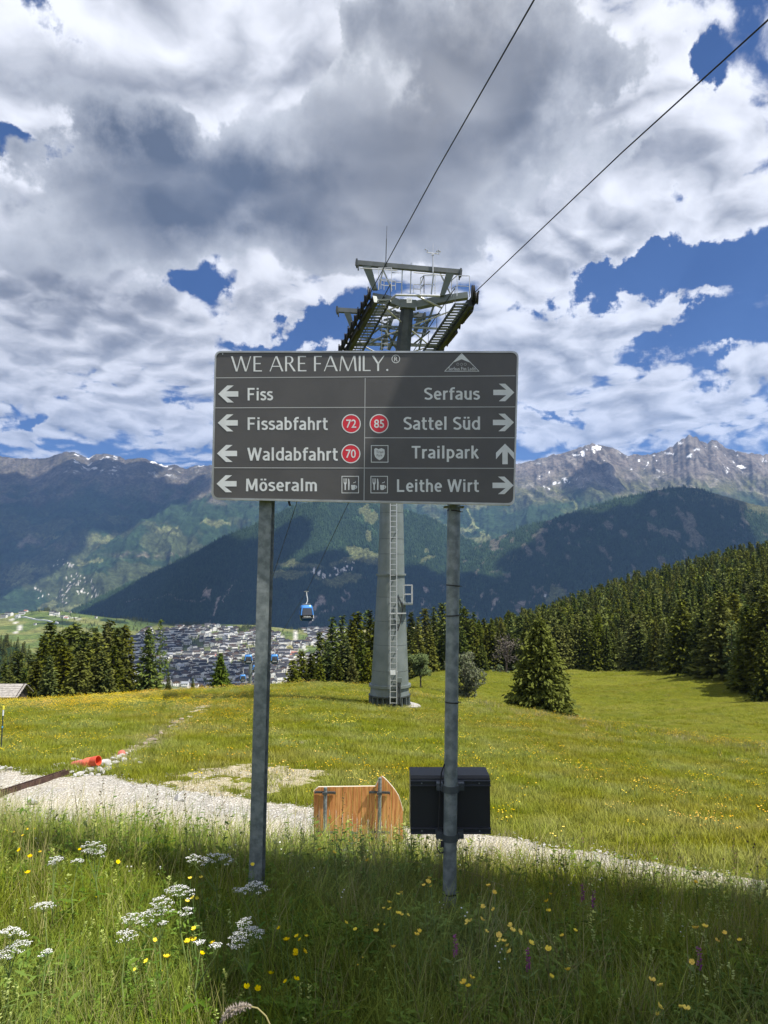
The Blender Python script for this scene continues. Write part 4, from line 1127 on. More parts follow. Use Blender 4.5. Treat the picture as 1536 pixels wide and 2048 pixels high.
link('heading_lettering', q.mesh('heading_lettering', False), board, WHITE)
def ring(cx, cy, r0, r1, mat_, name, off=0.0012, n=28, parent=board, place=bp):
    q = MB()
    if r0 <= 0:
        q.add([place(cx + r1 * math.cos(2 * math.pi * i / n), cy + r1 * math.sin(2 * math.pi * i / n), off) for i in range(n)], [tuple(range(n))])
    else:
        q.add([place(cx + r * math.cos(2 * math.pi * i / n), cy + r * math.sin(2 * math.pi * i / n), off) for r in (r0, r1) for i in range(n)],
              [(i, (i + 1) % n, n + (i + 1) % n, n + i) for i in range(n)])
    return link(name, q.mesh(name, False), parent, mat_)
ring(791.7, 718, 7.2, 8.4, WHITE, 'registered_mark')
text_on('R', 788.6, 795.2, 713.2, 722.8, WHITE, board, 'registered_mark', 0.0)
for cx, cy, tx in ((702.5, 847.5, '72'), (758.3, 847.5, '85'), (701.7, 907.5, '70')):
    bd_ = ring(cx, cy, 0, 18.2, REDM, 'piste_badge', 0.0010)
    ring(cx, cy, 17.2, 19.2, WHITE, 'badge_ring', 0.0014, parent=board)
    text_on(tx, cx - 10, cx + 10, cy - 8, cy + 8, WHITE, board, 'badge_number', BO, 0.0016)
def arrow(cx, cy, w_, h_, d):
    """d: -1 left, 1 right, 0 up"""
    L, H2, s = w_ / 2, h_ / 2, 5.4
    # shaft and two arms, drawn pointing right
    pts = [[(-L, -s), (L - 8, -s), (L - 8, s), (-L, s)],
           [(L, 0), (L - 8, s + 0.2), (L - H2 - 8 + 5, H2), (L - H2 - 14 + 0, H2)], [(L, 0), (L - H2 - 14, -H2), (L - H2 - 3, -H2), (L - 8, -s - 0.2)]]
    tip = [(L, 0), (L - 18, H2), (L - 31, H2), (L - 16, s), (-L, s), (-L, -s), (L - 16, -s), (L - 31, -H2), (L - 18, -H2)]
    q = MB()
    T = (lambda a, b: (cx + a * d, cy + b)) if d else (lambda a, b: (cx + b, cy - a))
    q.add([bp(*T(a, b), 0.0012) for a, b in tip], [(0, 1, 2, 3), (0, 6, 7, 8), (0, 3, 6), (3, 4, 5, 6)])
    link('arrow', q.mesh('arrow', False), board, WHITE)
for cx, cy in ((456.7, 788), (455.7, 845.8), (454.2, 907), (453.3, 967.5)): arrow(cx, cy, 40, 34, -1)
for cx, cy in ((1007.5, 785), (1006.8, 845), (1006, 970.8)): arrow(cx, cy, 42, 35, 1)
arrow(1010, 908, 41, 36, 0)
def box_icon(x0, y0, x1, y1):
    q = MB()
    o = [(x0, y0), (x1, y0), (x1, y1), (x0, y1)]; i = [(x0 + 1.3, y0 + 1.3), (x1 - 1.3, y0 + 1.3), (x1 - 1.3, y1 - 1.3), (x0 + 1.3, y1 - 1.3)]
    q.add([bp(*p, 0.0012) for p in o + i], [(k, (k + 1) % 4, 4 + (k + 1) % 4, 4 + k) for k in range(4)])
    return q
def poly(q, pts, off=0.0012): q.add([bp(*p, off) for p in pts], [tuple(range(len(pts)))])
for bx in (683.3, 741.2):
    q = box_icon(bx, 952, bx + 34.5, 986.5)
    y0 = 957
    for k in range(3): poly(q, [(bx + 4 + 2.6 * k, y0), (bx + 5.2 + 2.6 * k, y0), (bx + 5.2 + 2.6 * k, y0 + 8), (bx + 4 + 2.6 * k, y0 + 8)])
    poly(q, [(bx + 4, y0 + 8), (bx + 10.4, y0 + 8), (bx + 9, y0 + 12), (bx + 5.4, y0 + 12)], 0.00125)
    poly(q, [(bx + 6, y0 + 12), (bx + 8.4, y0 + 12), (bx + 8.4, y0 + 23), (bx + 6, y0 + 23)])
    poly(q, [(bx + 13, y0), (bx + 15, y0 + 1), (bx + 16, y0 + 8), (bx + 15.6, y0 + 23), (bx + 13, y0 + 23)])
    poly(q, [(bx + 19, y0 + 13), (bx + 27.5, y0 + 13), (bx + 27, y0 + 21.5), (bx + 25, y0 + 23), (bx + 21.5, y0 + 23), (bx + 19.5, y0 + 21.5)])
    poly(q, [(bx + 27.6, y0 + 14.5), (bx + 30.5, y0 + 14.5), (bx + 31, y0 + 16), (bx + 31, y0 + 18), (bx + 29.5, y0 + 20), (bx + 27.3, y0 + 20.3), (bx + 27.4, y0 + 18.7), (bx + 29, y0 + 18.2), (bx + 29.4, y0 + 16.2), (bx + 27.5, y0 + 16)], 0.00125)
    poly(q, [(bx + 22, y0 + 10), (bx + 24, y0 + 7.8), (bx + 26.5, y0 + 7.5), (bx + 28.5, y0 + 5), (bx + 28, y0 + 8), (bx + 26, y0 + 9), (bx + 24, y0 + 9.2)])
    link('restaurant_icon', q.mesh('restaurant_icon', False), board, WHITE)
q = box_icon(742, 890.5, 776.7, 925)
poly(q, [(748.5, 898), (752, 896), (757, 898.5), (763, 896.5), (769, 899), (769.5, 908), (767.5, 914), (763.5, 918), (759, 920.5), (754.5, 918), (750.5, 914), (748.5, 908)])
link('trail_icon', q.mesh('trail_icon', False), board, WHITE)
text_on('Trail', 752, 766.5, 901.5, 906.5, SIGNG, board, 'icon_lettering', 0.0, 0.0018)
text_on('Park', 753.5, 765, 908.5, 913, SIGNG, board, 'icon_lettering', 0.0, 0.0018)
# emblem: triangle with a white peak, three small faces and the village names
q = MB()
tri = [(923.3, 706.2), (888.3, 743), (959, 743)]; tri2 = [(923.3, 708.2), (890.8, 741.9), (956.5, 741.9)]
q.add([bp(*p, 0.0012) for p in tri + tri2], [(k, (k + 1) % 3, 3 + (k + 1) % 3, 3 + k) for k in range(3)])
poly(q, [(923.5, 708.6), (940.8, 725.5), (923.2, 718.6)]); poly(q, [(923.5, 708.6), (923.2, 718.6), (905.5, 725.5)])
link('emblem', q.mesh('emblem', False), board, WHITE)
for k in range(3): ring(915.7 + 7.4 * k, 728.6, 2.1, 2.7, LINEM, 'emblem_face', n=14)
text_on('Serfaus Fiss Ladis', 897, 951, 734.2, 740.6, WHITE, board, 'emblem_lettering', 0.0)
q = MB(); strip_ = [bp(445.0, 706, .001), bp(446.2, 706, .001), bp(446.2, 709.5, .001), bp(445.0, 709.5, .001)]
q.add(strip_, [(0, 1, 2, 3)]); link('film_scratch', q.mesh('film_scratch', False), board, WHITE)
# rear rails of the board
for yy in (760, 945):
    mb = MB(); mb.bar(bp(450, yy, -0.030), bp(1012, yy, -0.030), 0.02, 0.04); mb.build('rear_rail', ALU, board)
mb = MB(); mb.tube([bp(576, 1000, -0.02), bp(577, 1006, -0.02), bp(579, 1011, -0.02)], 0.006, 6); mb.build('cable_end', BLACK, board)

# left post: open channel section; right post: round tube
yl = 3.72
pt, pb = P(542, 720, yl), P(511.5, 1836, yl)
pb = pb + (pb - pt) * 0.06
lp = thing('sign_post', (pb.x, pb.y, gz(pb.x, pb.y)), 'left post of the direction sign, an open galvanised steel channel', 'post')
mb = MB()
prof = [(-0.036, -0.036), (0.026, -0.036), (0.026, -0.031), (-0.031, -0.031), (-0.031, 0.031), (0.036, 0.031), (0.036, 0.036), (-0.036, 0.036)]
ca, sa = math.cos(R(4)), math.sin(R(4))
pr = [(a * ca - b * sa, a * sa + b * ca) for a, b in prof]
vs = [pb + Vector((a, b, 0)) for a, b in pr] + [pt + Vector((a, b, 0)) for a, b in pr]
k = len(pr)
mb.add(vs, [(i, (i + 1) % k, k + (i + 1) % k, k + i) for i in range(k)])
mb.add([vs[i + k] for i in range(k)], [(0, 1, 2, 3), (0, 3, 4, 7), (4, 5, 6, 7)])
mb.build('channel', STEEL, lp)
mb = MB()
for yy in (765, 948): 
    c_ = P(541, yy, yl - 0.045); mb.box(c_, (0.07, 0.012, 0.05))
mb.build('clamp', STEEL, lp)
yr_ = 3.66
pt, pb = P(911, 722, yr_), P(898.5, 1832, yr_)
pb = pb + (pb - pt) * 0.06
rp = thing('sign_post', (pb.x, pb.y, gz(pb.x, pb.y)), 'right post of the direction sign, a round galvanised tube with black cable ties', 'post')
mb = MB(); mb.tube([pb, pt], 0.0325, 20); mb.build('tube', STEEL, rp, smooth=True)
RD = (pt - pb).normalized()
def rpost(py):
    a = P(0, py, yr_).z; return pb + (pt - pb) * ((a - pb.z) / (pt.z - pb.z))
for yy, sl_ in ((1022, 5), (1171, 4), (1231, -3), (1404, 2), (1786, -2)):
    c_ = rpost(yy); M = Matrix.Rotation(R(sl_ * 1.2), 3, 'Y')
    mb = MB(); mb.lathe(c_, [(0.0338, -0.003), (0.0345, -0.003), (0.0345, 0.003), (0.0338, 0.003)], 20, M, cap=False)
    e = M @ Vector((0.034, 0, 0)); mb.bar(c_ + e * 0.95, c_ + e * 1.35, 0.004, 0.003); mb.box(c_ + M @ Vector((0.025, -0.026, 0)), (0.008, 0.008, 0.006))
    mb.build('cable_tie', BLACK, rp)
mb = MB(); c_ = rpost(1014); mb.box(c_ + Vector((0, 0.01, 0)), (0.10, 0.05, 0.008)); mb.box(c_ + Vector((0, 0, -0.012)), (0.05, 0.06, 0.02)); mb.build('head_plate', STEEL, rp)

# black equipment box clamped behind the right post
BOXM = mat('black_powder_coat', (0.010, 0.012, 0.014), 0.5, 0.0, bump=0.1, bscale=300)
BOXT = mat('dark_rail_metal', (0.045, 0.050, 0.058), 0.4, 0.5)
yf = 3.735
c0 = P(901, 1668, yf)
bx = thing('equipment_box', (c0.x, yf + 0.09, c0.z), 'black flat equipment box clamped behind the right sign post', 'equipment box')
x0, x1 = P(821, 1610, yf).x, P(980.5, 1610, yf).x; z1, z0 = P(900, 1557, yf).z, P(900, 1667, yf).z
mb = MB()
# seen from behind: the lid overhangs and its upper corners are cut back
pf = [(yf, z0), (yf, z1), (yf + 0.012, z1 + 0.012), (yf + 0.155, z1 + 0.016), (yf + 0.155, z0)]
mb.add([Vector((x0, a, b)) for a, b in pf] + [Vector((x1, a, b)) for a, b in pf], [(0, 1, 2, 3, 4), (9, 8, 7, 6, 5)] + [(i, 5 + i, 5 + (i + 1) % 5, (i + 1) % 5) for i in range(5)])
mb.build('housing', BOXM, bx, bevel=0.003)
for zz in (P(900, 1565, yf).z, P(900, 1660, yf).z):
    mb = MB(); mb.box(((x0 + x1) / 2, yf - 0.006, zz), (x1 - x0, 0.012, 0.028)); mb.box(((x0 + x1) / 2, yf - 0.016, zz + 0.011), (x1 - x0, 0.010, 0.005)); mb.box(((x0 + x1) / 2, yf - 0.016, zz - 0.011), (x1 - x0, 0.010, 0.005))
    rl = mb.build('mounting_rail', BOXT, bx, bevel=0.001)
    for xx in (x0 + 0.055, x1 - 0.055):
        mb = MB(); mb.lathe((xx, yf - 0.0125, zz), [(0.004, 0), (0.004, 0.003)], 8, Matrix.Rotation(R(90), 3, 'X')); mb.build('screw', STEEL, bx)
CLM = mat('clamp_steel', (0.10, 0.115, 0.125), 0.5, 0.6, var=0.3, vscale=10)
for yy in (1577, 1674):
    c_ = rpost(yy)
    mb = MB(); mb.lathe(c_, [(0.034, -0.016), (0.0375, -0.016), (0.0375, 0.016), (0.034, 0.016)], 24, cap=False)
    for s in (-1, 1):
        mb.box(c_ + Vector((s * 0.052, 0.028, 0.004)), (0.030, 0.035, 0.034)); mb.box(c_ + Vector((s * 0.040, 0.030, 0)), (0.012, 0.05, 0.03))
        mb.lathe(c_ + Vector((s * 0.056, 0.0095, 0.004)), [(0.007, 0), (0.007, 0.005)], 6, Matrix.Rotation(R(90), 3, 'X'))
    mb.build('pipe_clamp', CLM, bx, smooth=True)
mb = MB(); mb.tube([P(889, 1528, 3.65), P(883, 1545, 3.66), P(880, 1570, 3.67), P(879, 1610, 3.69), P(877, 1655, 3.69), P(874, 1680, 3.68), P(874, 1698, 3.66), P(880, 1706, 3.64), P(888, 1704, 3.63)], 0.0032, 6)
mb.box(P(884, 1688, 3.65), (0.014, 0.012, 0.028))
mb.build('cable', RUBBER, bx)

# ------------------------------------------------------------------ wooden sign seen from behind
def wood_mat():
    m = bpy.data.materials.new('larch_plank'); m.use_nodes = True
    t = NT(m.node_tree); b = m.node_tree.nodes['Principled BSDF']; b.inputs['Roughness'].default_value = 0.65
    co = t.n('ShaderNodeTexCoord').outputs['Object']; rnd = t.n('ShaderNodeObjectInfo').outputs['Random']
    p = t.n('ShaderNodeCombineXYZ'); t.put(p.inputs[0], t.m('MULTIPLY', rnd, 40.0))
    v = t.v('ADD', co, p.outputs[0]); g = t.noise(t.v('MULTIPLY', v, (60, 60, 2.2)), 1.0, 4, 0.6, 0.6)
    lo = t.mix(rnd, c4((0.62, 0.30, 0.10)), c4((0.55, 0.235, 0.07)))
    col = t.mix(t.ss(g, 0.42, 0.62), lo, c4((0.38, 0.14, 0.035)))
    kn = t.noise(t.v('MULTIPLY', v, (14, 14, 5)), 1.0, 2, 0.5)
    col = t.mix(t.m('MULTIPLY', t.ss(kn, 0.68, 0.74), 0.8), col, c4((0.15, 0.05, 0.015)))
    t.put(b.inputs['Base Color'], col)
    return m
PLANK = wood_mat()
yw0 = 11.5
base = P(712, 1690, yw0)
ws = thing('wooden_sign', (base.x, yw0, gz(base.x, yw0)), 'shaped larch wood sign seen from behind beside the gravel track', 'sign')
def top_row(px):
    if px < 636: return 1577 + ((636 - px) / 9.0) ** 2 * 7
    if px < 752: return np.interp(px, [636, 752], [1574.5, 1573])
    return np.interp(px, [752, 757, 763, 768, 776, 788, 797, 801, 806], [1572, 1560, 1552, 1556, 1564, 1578, 1592, 1604, 1622])
def bot_row(px): return np.interp(px, [627, 792, 797, 803, 808], [1692, 1692, 1684, 1684, 1680])
edges = [627]
wr = random.Random(4)
while edges[-1] < 806: edges.append(min(806.5, edges[-1] + wr.choice([9, 11, 12, 13, 15])))
if edges[-1] - edges[-2] < 4: edges.pop(-2)
for a, b in zip(edges[:-1], edges[1:]):
    a += 0.35; b -= 0.35; yo = wr.uniform(0, 0.004)
    xs = np.linspace(a, b, 4)
    pts_ = [P(x, top_row(x), yw0 + yo) for x in xs] + [P(x, bot_row(x), yw0 + yo) for x in xs[::-1]]
    mb = MB(); mb.prism(pts_, (0, 0.035, 0)); mb.build('plank', PLANK, ws, bevel=0.0015)
EDGEW = mat('pale_sign_edge', (0.62, 0.55, 0.42), 0.6)
mb = MB(); pr_ = [P(x, top_row(x) - 0.6, yw0 + 0.022) for x in list(np.linspace(627.5, 806, 40))]
for p0, p1 in zip(pr_[:-1], pr_[1:]): mb.bar(p0, p1, 0.036, 0.012)
mb.build('edge_trim', EDGEW, ws)
for px, tp, extra in ((650, 1575, 0), (759, 1556, 0)):
    a = P(px + 1, tp, yw0 - 0.055); bt = P(px - 2, 1760, yw0 - 0.055)
    mb = MB(); mb.tube([bt, a], 0.027, 12); mb.build('pipe_post', STEEL, ws, smooth=True)
    for yy in (1586, 1666):
        for s in (-1, 1):
            c_ = P(px, yy, yw0 - 0.06)
        mb = MB(); mb.bar(c_ + Vector((-0.15, 0.03, 0.006)), c_ + Vector((0.15, 0.03, -0.004)), 0.035, 0.028); mb.box(c_ + Vector((0, -0.005, 0)), (0.075, 0.075, 0.035))
        mb.box(c_ + Vector((-0.15, 0.01, 0.006)), (0.02, 0.03, 0.03)); mb.box(c_ + Vector((0.15, 0.01, -0.004)), (0.02, 0.03, 0.03))
        mb.build('crosspiece', CLM, ws)

# ------------------------------------------------------------------ lift tower
TG = mat('tower_paint', (0.165, 0.190, 0.185), 0.5, 0.2, col2=(0.125, 0.148, 0.140), vscale=0.9, bump=0.1, bscale=6)
TGD = mat('tower_dark_steel', (0.075, 0.085, 0.085), 0.5, 0.5, var=0.3, vscale=2)
SHV = mat('sheave_rubber', (0.016, 0.016, 0.017), 0.6)
BRIGHT = mat('ladder_aluminium', (0.50, 0.51, 0.52), 0.4, 0.5)
CONC = mat('concrete', (0.40, 0.38, 0.35), 0.85, var=0.3, vscale=3, bump=0.4, bscale=10)
yt = 45.0
tb = P(780, 1409, yt)
tw = thing('lift_tower', (tb.x, tb.y, gz(tb.x, tb.y)), 'grey steel cable car tower with ladder rising behind the direction sign', 'lift tower')
def shaft_c(py):
    return float(np.interp(py, [780, 1010, 1400], [784.5, 783.5, 779.5]))
def shaft_r(py):
    return float(np.interp(py, [780, 1010, 1148, 1368, 1400], [18, 22.8, 26.5, 36.5, 39])) / FPX * yt * 1.01
secs = [780, 830, 880, 930, 980, 1026, 1078, 1108, 1148, 1193, 1241, 1288, 1339, 1368]
for a, b in zip(secs[:-1], secs[1:]):
    A, B = P(shaft_c(a + 0.7), a + 0.7, yt), P(shaft_c(b), b, yt)
    mb = MB(); mb.tube([B, A], [shaft_r(b), shaft_r(a) * 1.002], 36); mb.build('shaft_section', TG, tw, smooth=True)
    mb = MB(); c_ = P(shaft_c(a), a, yt); mb.lathe(c_, [(shaft_r(a) * 0.98, -0.02), (shaft_r(a) * 0.985, 0.03)], 36, cap=False); mb.build('seam', TGD, tw)
for a, ex, hh in ((1148, 0.10, 0.09), (1368, 0.14, 0.12)):
    c_ = P(shaft_c(a), a, yt); r_ = shaft_r(a)
    mb = MB(); mb.lathe(c_, [(r_ * 0.9, -hh), (r_ + ex, -hh), (r_ + ex, hh * 0.2), (r_ * 0.9, hh * 0.2)], 36, cap=False); mb.build('flange', TG, tw, smooth=True)
A, B = P(779.5, 1369, yt), P(779, 1389, yt)
mb = MB(); mb.tube([B, A], [1.18, 1.12], 36); mb.build('shaft_section', TG, tw, smooth=True)
fz = P(779, 1411, yt).z; cz = B.z
mb = MB(); mb.lathe((B.x, B.y, cz), [(1.0, -0.04), (1.26, -0.04), (1.26, 0.03), (1.0, 0.03)], 36, cap=False)
mb.lathe((B.x, B.y, fz), [(0.98, 0.06), (1.28, 0.06), (1.28, 0.12), (0.98, 0.12)], 36, cap=False)
mb.lathe((B.x, B.y, fz), [(1.04, 0.0), (1.0, cz - fz)], 36, cap=False)
mb.build('foot_ring', TGD, tw)
for i in range(20):
    t_ = 2 * math.pi * i / 20; d_ = Vector((math.cos(t_), math.sin(t_), 0))
    mb = MB(); c_ = Vector((B.x, B.y, (fz + cz) / 2 + 0.04)) + d_ * 1.13
    mb.box(c_, (0.22, 0.035, cz - fz - 0.1), Matrix.Rotation(t_, 3, 'Z')); mb.build('gusset', TG, tw)
mb = MB(); mb.lathe((B.x + 0.12, B.y, fz - 1.2), [(1.8, 0), (1.75, 1.18), (1.45, 1.27)], 20); mb.build('concrete_base', CONC, tw)
mb = MB(); mb.box((B.x + 1.2, B.y - 0.6, fz - 0.15), (0.9, 0.9, 0.5)); mb.build('concrete_block', CONC, tw)
# ladder, drawn up the front of the shaft
def lad(py, dx=0.0, off=0.28):
    c_ = P(787.0 + dx, py, yt - shaft_r(py) - off); return c_
for s in (-1, 1):
    mb = MB(); ys_ = [720, 1010, 1200, 1368, 1408]
    for a, b in zip(ys_[:-1], ys_[1:]): mb.bar(lad(a) + Vector((s * 0.19, 0, 0)), lad(b) + Vector((s * 0.19, 0, 0)), 0.045, 0.07, Vector((0, 1, 0)))
    mb.build('ladder_rail', BRIGHT, tw)
zr = lad(1406).z
while zr < lad(725).z:
    rows_ = np.linspace(725, 1406, 60); zs_ = np.array([lad(r).z for r in rows_]); py = float(np.interp(-zr, -zs_, rows_))
    c_ = lad(py); mb = MB(); mb.bar(c_ + Vector((-0.19, 0, 0)), c_ + Vector((0.19, 0, 0)), 0.04, 0.035); mb.build('rung', BRIGHT, tw)
    zr += 0.32
for py in (1060, 1148, 1205, 1240, 1300, 1345):
    mb = MB(); c_ = lad(py); 
    for s in (-1, 1): mb.bar(c_ + Vector((s * 0.19, 0, 0)), c_ + Vector((s * 0.22, 0.32, 0)), 0.04, 0.05)
    mb.build('ladder_bracket', BRIGHT, tw)
# conduits and switch box beside the ladder
mb = MB()
for dx in (9, 13): mb.tube([P(787 + dx, 1408, yt - 1.2), P(787 + dx, 1362, yt - 1.15)], 0.05, 6)
mb.build('conduit', TGD, tw)
mb = MB(); mb.box(P(798.5, 1360, yt - 1.25), (0.30, 0.18, 0.26)); mb.build('junction_box', TG, tw)
mb = MB(); mb.box(P(786, 1345, yt - 1.45), (0.30, 0.03, 0.26)); mb.build('number_plate', WHITE, tw)
# side platform with railing
hx0, hx1 = P(806, 1200, yt).x, P(823.5, 1200, yt).x
zt_, zb_ = P(815, 1170, yt).z, P(815, 1207, yt).z; zm_ = P(815, 1188, yt).z
for yy in (yt - 0.9, yt + 0.1):
    mb = MB()
    mb.bar((hx1, yy, zb_), (hx1, yy, zt_), 0.06, 0.06); mb.bar((hx0, yy, zb_), (hx0, yy, zt_), 0.05, 0.05)
    for zz in (zt_, zm_): mb.bar((hx0, yy, zz), (hx1, yy, zz), 0.06, 0.05)
    mb.build('platform_railing', BRIGHT, tw)
mb = MB(); mb.box(((hx0 + hx1) / 2, yt - 0.4, zb_), (hx1 - hx0 + 0.06, 1.1, 0.10)); mb.build('side_platform', TG, tw)
mb = MB(); mb.bar((hx1, yt - 0.9, zt_), (hx1, yt + 0.1, zt_), 0.05, 0.05); mb.bar((hx1, yt - 0.9, zm_), (hx1, yt + 0.1, zm_), 0.05, 0.05); mb.build('platform_railing', BRIGHT, tw)
mb = MB(); mb.bar(P(779, 1227, yt - 1.25), P(812, 1226.5, yt - 1.0), 0.08, 0.07); mb.build('ladder_bracket', BRIGHT, tw)
mb = MB(); mb.tube([P(797, 1195, yt - 1), P(803, 1205, yt - 1.1), P(806, 1215, yt - 1.1), P(803, 1232, yt - 1.05), P(800, 1248, yt - 1.05), P(795, 1262, yt - 1.1)], 0.035, 5); mb.build('hose', RUBBER, tw)

# head of the tower
A0 = P(744, 580, 42.0); A1 = P(682, 700, 46.4); B0 = P(947, 588, 42.0); B1 = P(868, 702, 46.4)
dL = (A1 - A0); dR = (B1 - B0)
def LL(t, lat=0.0, up=0.0): return A0 + dL * t + Vector((lat, 0, up))
def RR(t, lat=0.0, up=0.0): return B0 + dR * t + Vector((lat, 0, up))
# mast above the shaft
top = P(815.5, 608, 43.6); mid_ = P(796, 800, 44.6)
mb = MB(); 
def hexa(c, r, sq=1.0): return [c + Vector((r * math.cos(R(a)), r * sq * math.sin(R(a)), 0)) for a in (22, 67, 112, 157, 202, 247, 292, 337)]
ha, hb_ = hexa(top, 0.40), hexa(mid_, 0.58)
mb.add(hb_ + ha, [(i, (i + 1) % 8, 8 + (i + 1) % 8, 8 + i) for i in range(8)] + [tuple(range(8, 16))])
mb.build('mast', TGD, tw)
# front crossarm with its bent-up ends
ca0, ca1, ca2, ca3 = P(768, 598, 43.2), P(800, 609, 43.4), P(832, 611, 43.4), P(905, 596, 43.2)
mb = MB(); mb.bar(ca0, ca1, 0.5, 0.42); mb.bar(ca1, ca2, 0.55, 0.5); mb.bar(ca2, ca3, 0.5, 0.42); mb.bar(P(745, 594, 43.2), ca0, 0.45, 0.36); mb.bar(ca3, P(935, 592, 43.2), 0.45, 0.36)
mb.build('crossarm', TG, tw)
mb = MB(); a_, b2 = LL(1.25, 0.4, -0.3), RR(1.25, -0.4, -0.3); mb.bar(a_, b2, 0.45, 0.4); mb.bar(LL(0.75, 0.4, -0.5), RR(0.75, -0.4, -0.5), 0.16, 0.16); mb.bar(LL(0.45, 0.4, -0.45), RR(0.45, -0.4, -0.5), 0.10, 0.10)
mb.build('crossarm', TG, tw)
# lattice bracing between the two sides
mb = MB()
for ta, tb2, q0, q1 in ((0.1, 0.75, LL, RR), (0.75, 1.25, LL, RR), (0.75, 0.1, LL, RR), (1.25, 0.75, LL, RR)):
    mb.tube([q0(ta, 0.8, -0.55), q1(tb2, -0.8, -0.55)], 0.045, 6)
mb.tube([P(776, 604, 43.0), P(792, 590, 42.6), P(880, 592, 42.6)], 0.07, 6); mb.tube([P(835, 592, 42.7), P(884, 616, 43.2)], 0.06, 6); mb.tube([P(797, 612, 43.2), P(760, 628, 43.6)], 0.05, 6)
mb.build('bracing', BRIGHT, tw)
# gantries for lifting the rope
TGB = mat('beam_paint', (0.11, 0.125, 0.13), 0.6, 0.1, var=0.25, vscale=1.5)
def gantry(pl_, pr_, Y, zoff, sl_, sr_, half=False):
    a, b = P(*pl_, Y), P(*pr_, Y)
    mb = MB(); mb.bar(a, b, 0.28, 0.27); mb.build('lifting_beam', TGB, tw)
    for e, s in ((a, 1), (b, -1)):
        mb = MB(); mb.box(e + Vector((0.08 * s, 0, -0.02)), (0.10, 0.42, 0.42))
        for dy in (-0.12, 0.12): mb.box(e + Vector((0.16 * s, dy, -0.28)), (0.07, 0.05, 0.26))
        mb.build('beam_end', TGD, tw)
    for (p0, p1, w0) in (sl_, sr_):
        mb = MB(); p0, p1 = P(*p0, Y), P(*p1, Y + 0.3); d = Vector((1, 0, 0))
        mb.add([p0 - d * w0 / 2 + Vector((0, -0.12, 0)), p0 + d * w0 / 2 + Vector((0, -0.12, 0)), p1 + d * w0 * 0.28 + Vector((0, -0.12, 0)), p1 - d * w0 * 0.28 + Vector((0, -0.12, 0)),
                p0 - d * w0 / 2 + Vector((0, 0.12, 0)), p0 + d * w0 / 2 + Vector((0, 0.12, 0)), p1 + d * w0 * 0.28 + Vector((0, 0.12, 0)), p1 - d * w0 * 0.28 + Vector((0, 0.12, 0))],
               [(0, 1, 2, 3), (7, 6, 5, 4), (0, 4, 5, 1), (1, 5, 6, 2), (2, 6, 7, 3), (3, 7, 4, 0)])
        mb.build('gantry_strut', TG, tw)
gantry((711, 526), (924, 545), 42.6, 0, ((734, 533), (750, 580), 0.5), ((901, 545), (884, 592), 0.5))
gantry((672, 620), (852, 632), 46.6, 0, ((694, 624), (706, 660), 0.42), ((842, 632), (828, 668), 0.42))
mb = MB()
for p0, p1 in (((762, 530), (784, 580)), ((876, 538), (904, 594)), ((768, 532), (756, 580)), ((868, 540), (862, 594))): mb.tube([P(*p0, 42.6), P(*p1, 43.0)], 0.045, 6)
for px in (805, 822.5): mb.tube([P(px, 526, 42.6), P(px - 2, 590, 43.0)], 0.035, 5)
mb.tube([P(720, 536, 42.4), P(795, 541, 42.4)], 0.03, 5); mb.tube([P(827, 545, 42.4), P(890, 551, 42.4)], 0.03, 5)
mb.build('gantry_brace', BRIGHT, tw)
# hand railings of the front platforms
def railing(corners, ztop, Yp):
    mb = MB()
    for (px, pyb, pyt, Y) in corners: mb.bar(P(px, pyb, Y), P(px, pyt, Y), 0.045, 0.045)
    for f in (1.0, 0.5):
        for a, b in zip(corners[:-1], corners[1:]):
            mb.bar(P(a[0], a[1] + (a[2] - a[1]) * f, a[3]), P(b[0], b[1] + (b[2] - b[1]) * f, b[3]), 0.04, 0.04)
    mb.build('hand_railing', BRIGHT, tw)
railing([(757, 580, 536, 42.2), (783, 583, 536, 42.2), (783, 583, 545, 42.6), (804, 584, 546, 43.4)], 0, 0)
railing([(762, 578, 560, 43.4), (768, 580, 562, 43.6), (791, 580, 562, 43.8)], 0, 0)
railing([(827, 586, 569, 42.6), (841, 588, 569, 42.6), (848, 586, 551, 42.4), (870, 588, 551, 42.2)], 0, 0)
railing([(841, 588, 556, 43.0), (848, 588, 551, 42.4)], 0, 0)
railing([(903, 594, 561, 43.2), (914, 592, 551, 42.4), (939, 594, 552, 42.2)], 0, 0)
# catwalks down both sides with their treads
def catwalk(F, side):
    mb = MB()
    for s in (-0.36, 0.36): mb.bar(F(0.0, side + s, -0.62), F(1.75, side + s, -0.62), 0.06, 0.16)
    mb.build('catwalk_beam', TGD, tw)
    n = 36
    for i in range(n):
        t = i / n * 1.7; c_ = F(t, side, -0.60)
        mb = MB()
        for k in range(3): mb.box(c_ + Vector((0, -0.09 + 0.09 * k, 0)), (0.68, 0.03, 0.05))
        mb.box(c_ + Vector((-0.34, 0, 0)), (0.03, 0.22, 0.06)); mb.box(c_ + Vector((0.34, 0, 0)), (0.03, 0.22, 0.06))
        mb.build('tread', TG, tw)
    mb = MB()
    for i in range(8):
        t = i / 7 * 1.6; mb.bar(F(t, side - math.copysign(0.36, side) * -1, -0.6), F(t, side + math.copysign(0.36, side), 0.35), 0.035, 0.035)
    mb.tube([F(0, side + math.copysign(0.36, side), 0.35), F(1.6, side + math.copysign(0.36, side), 0.35)], 0.03, 6)
    mb.build('catwalk_railing', TGD, tw)
catwalk(LL, 0.72); catwalk(RR, -0.72)
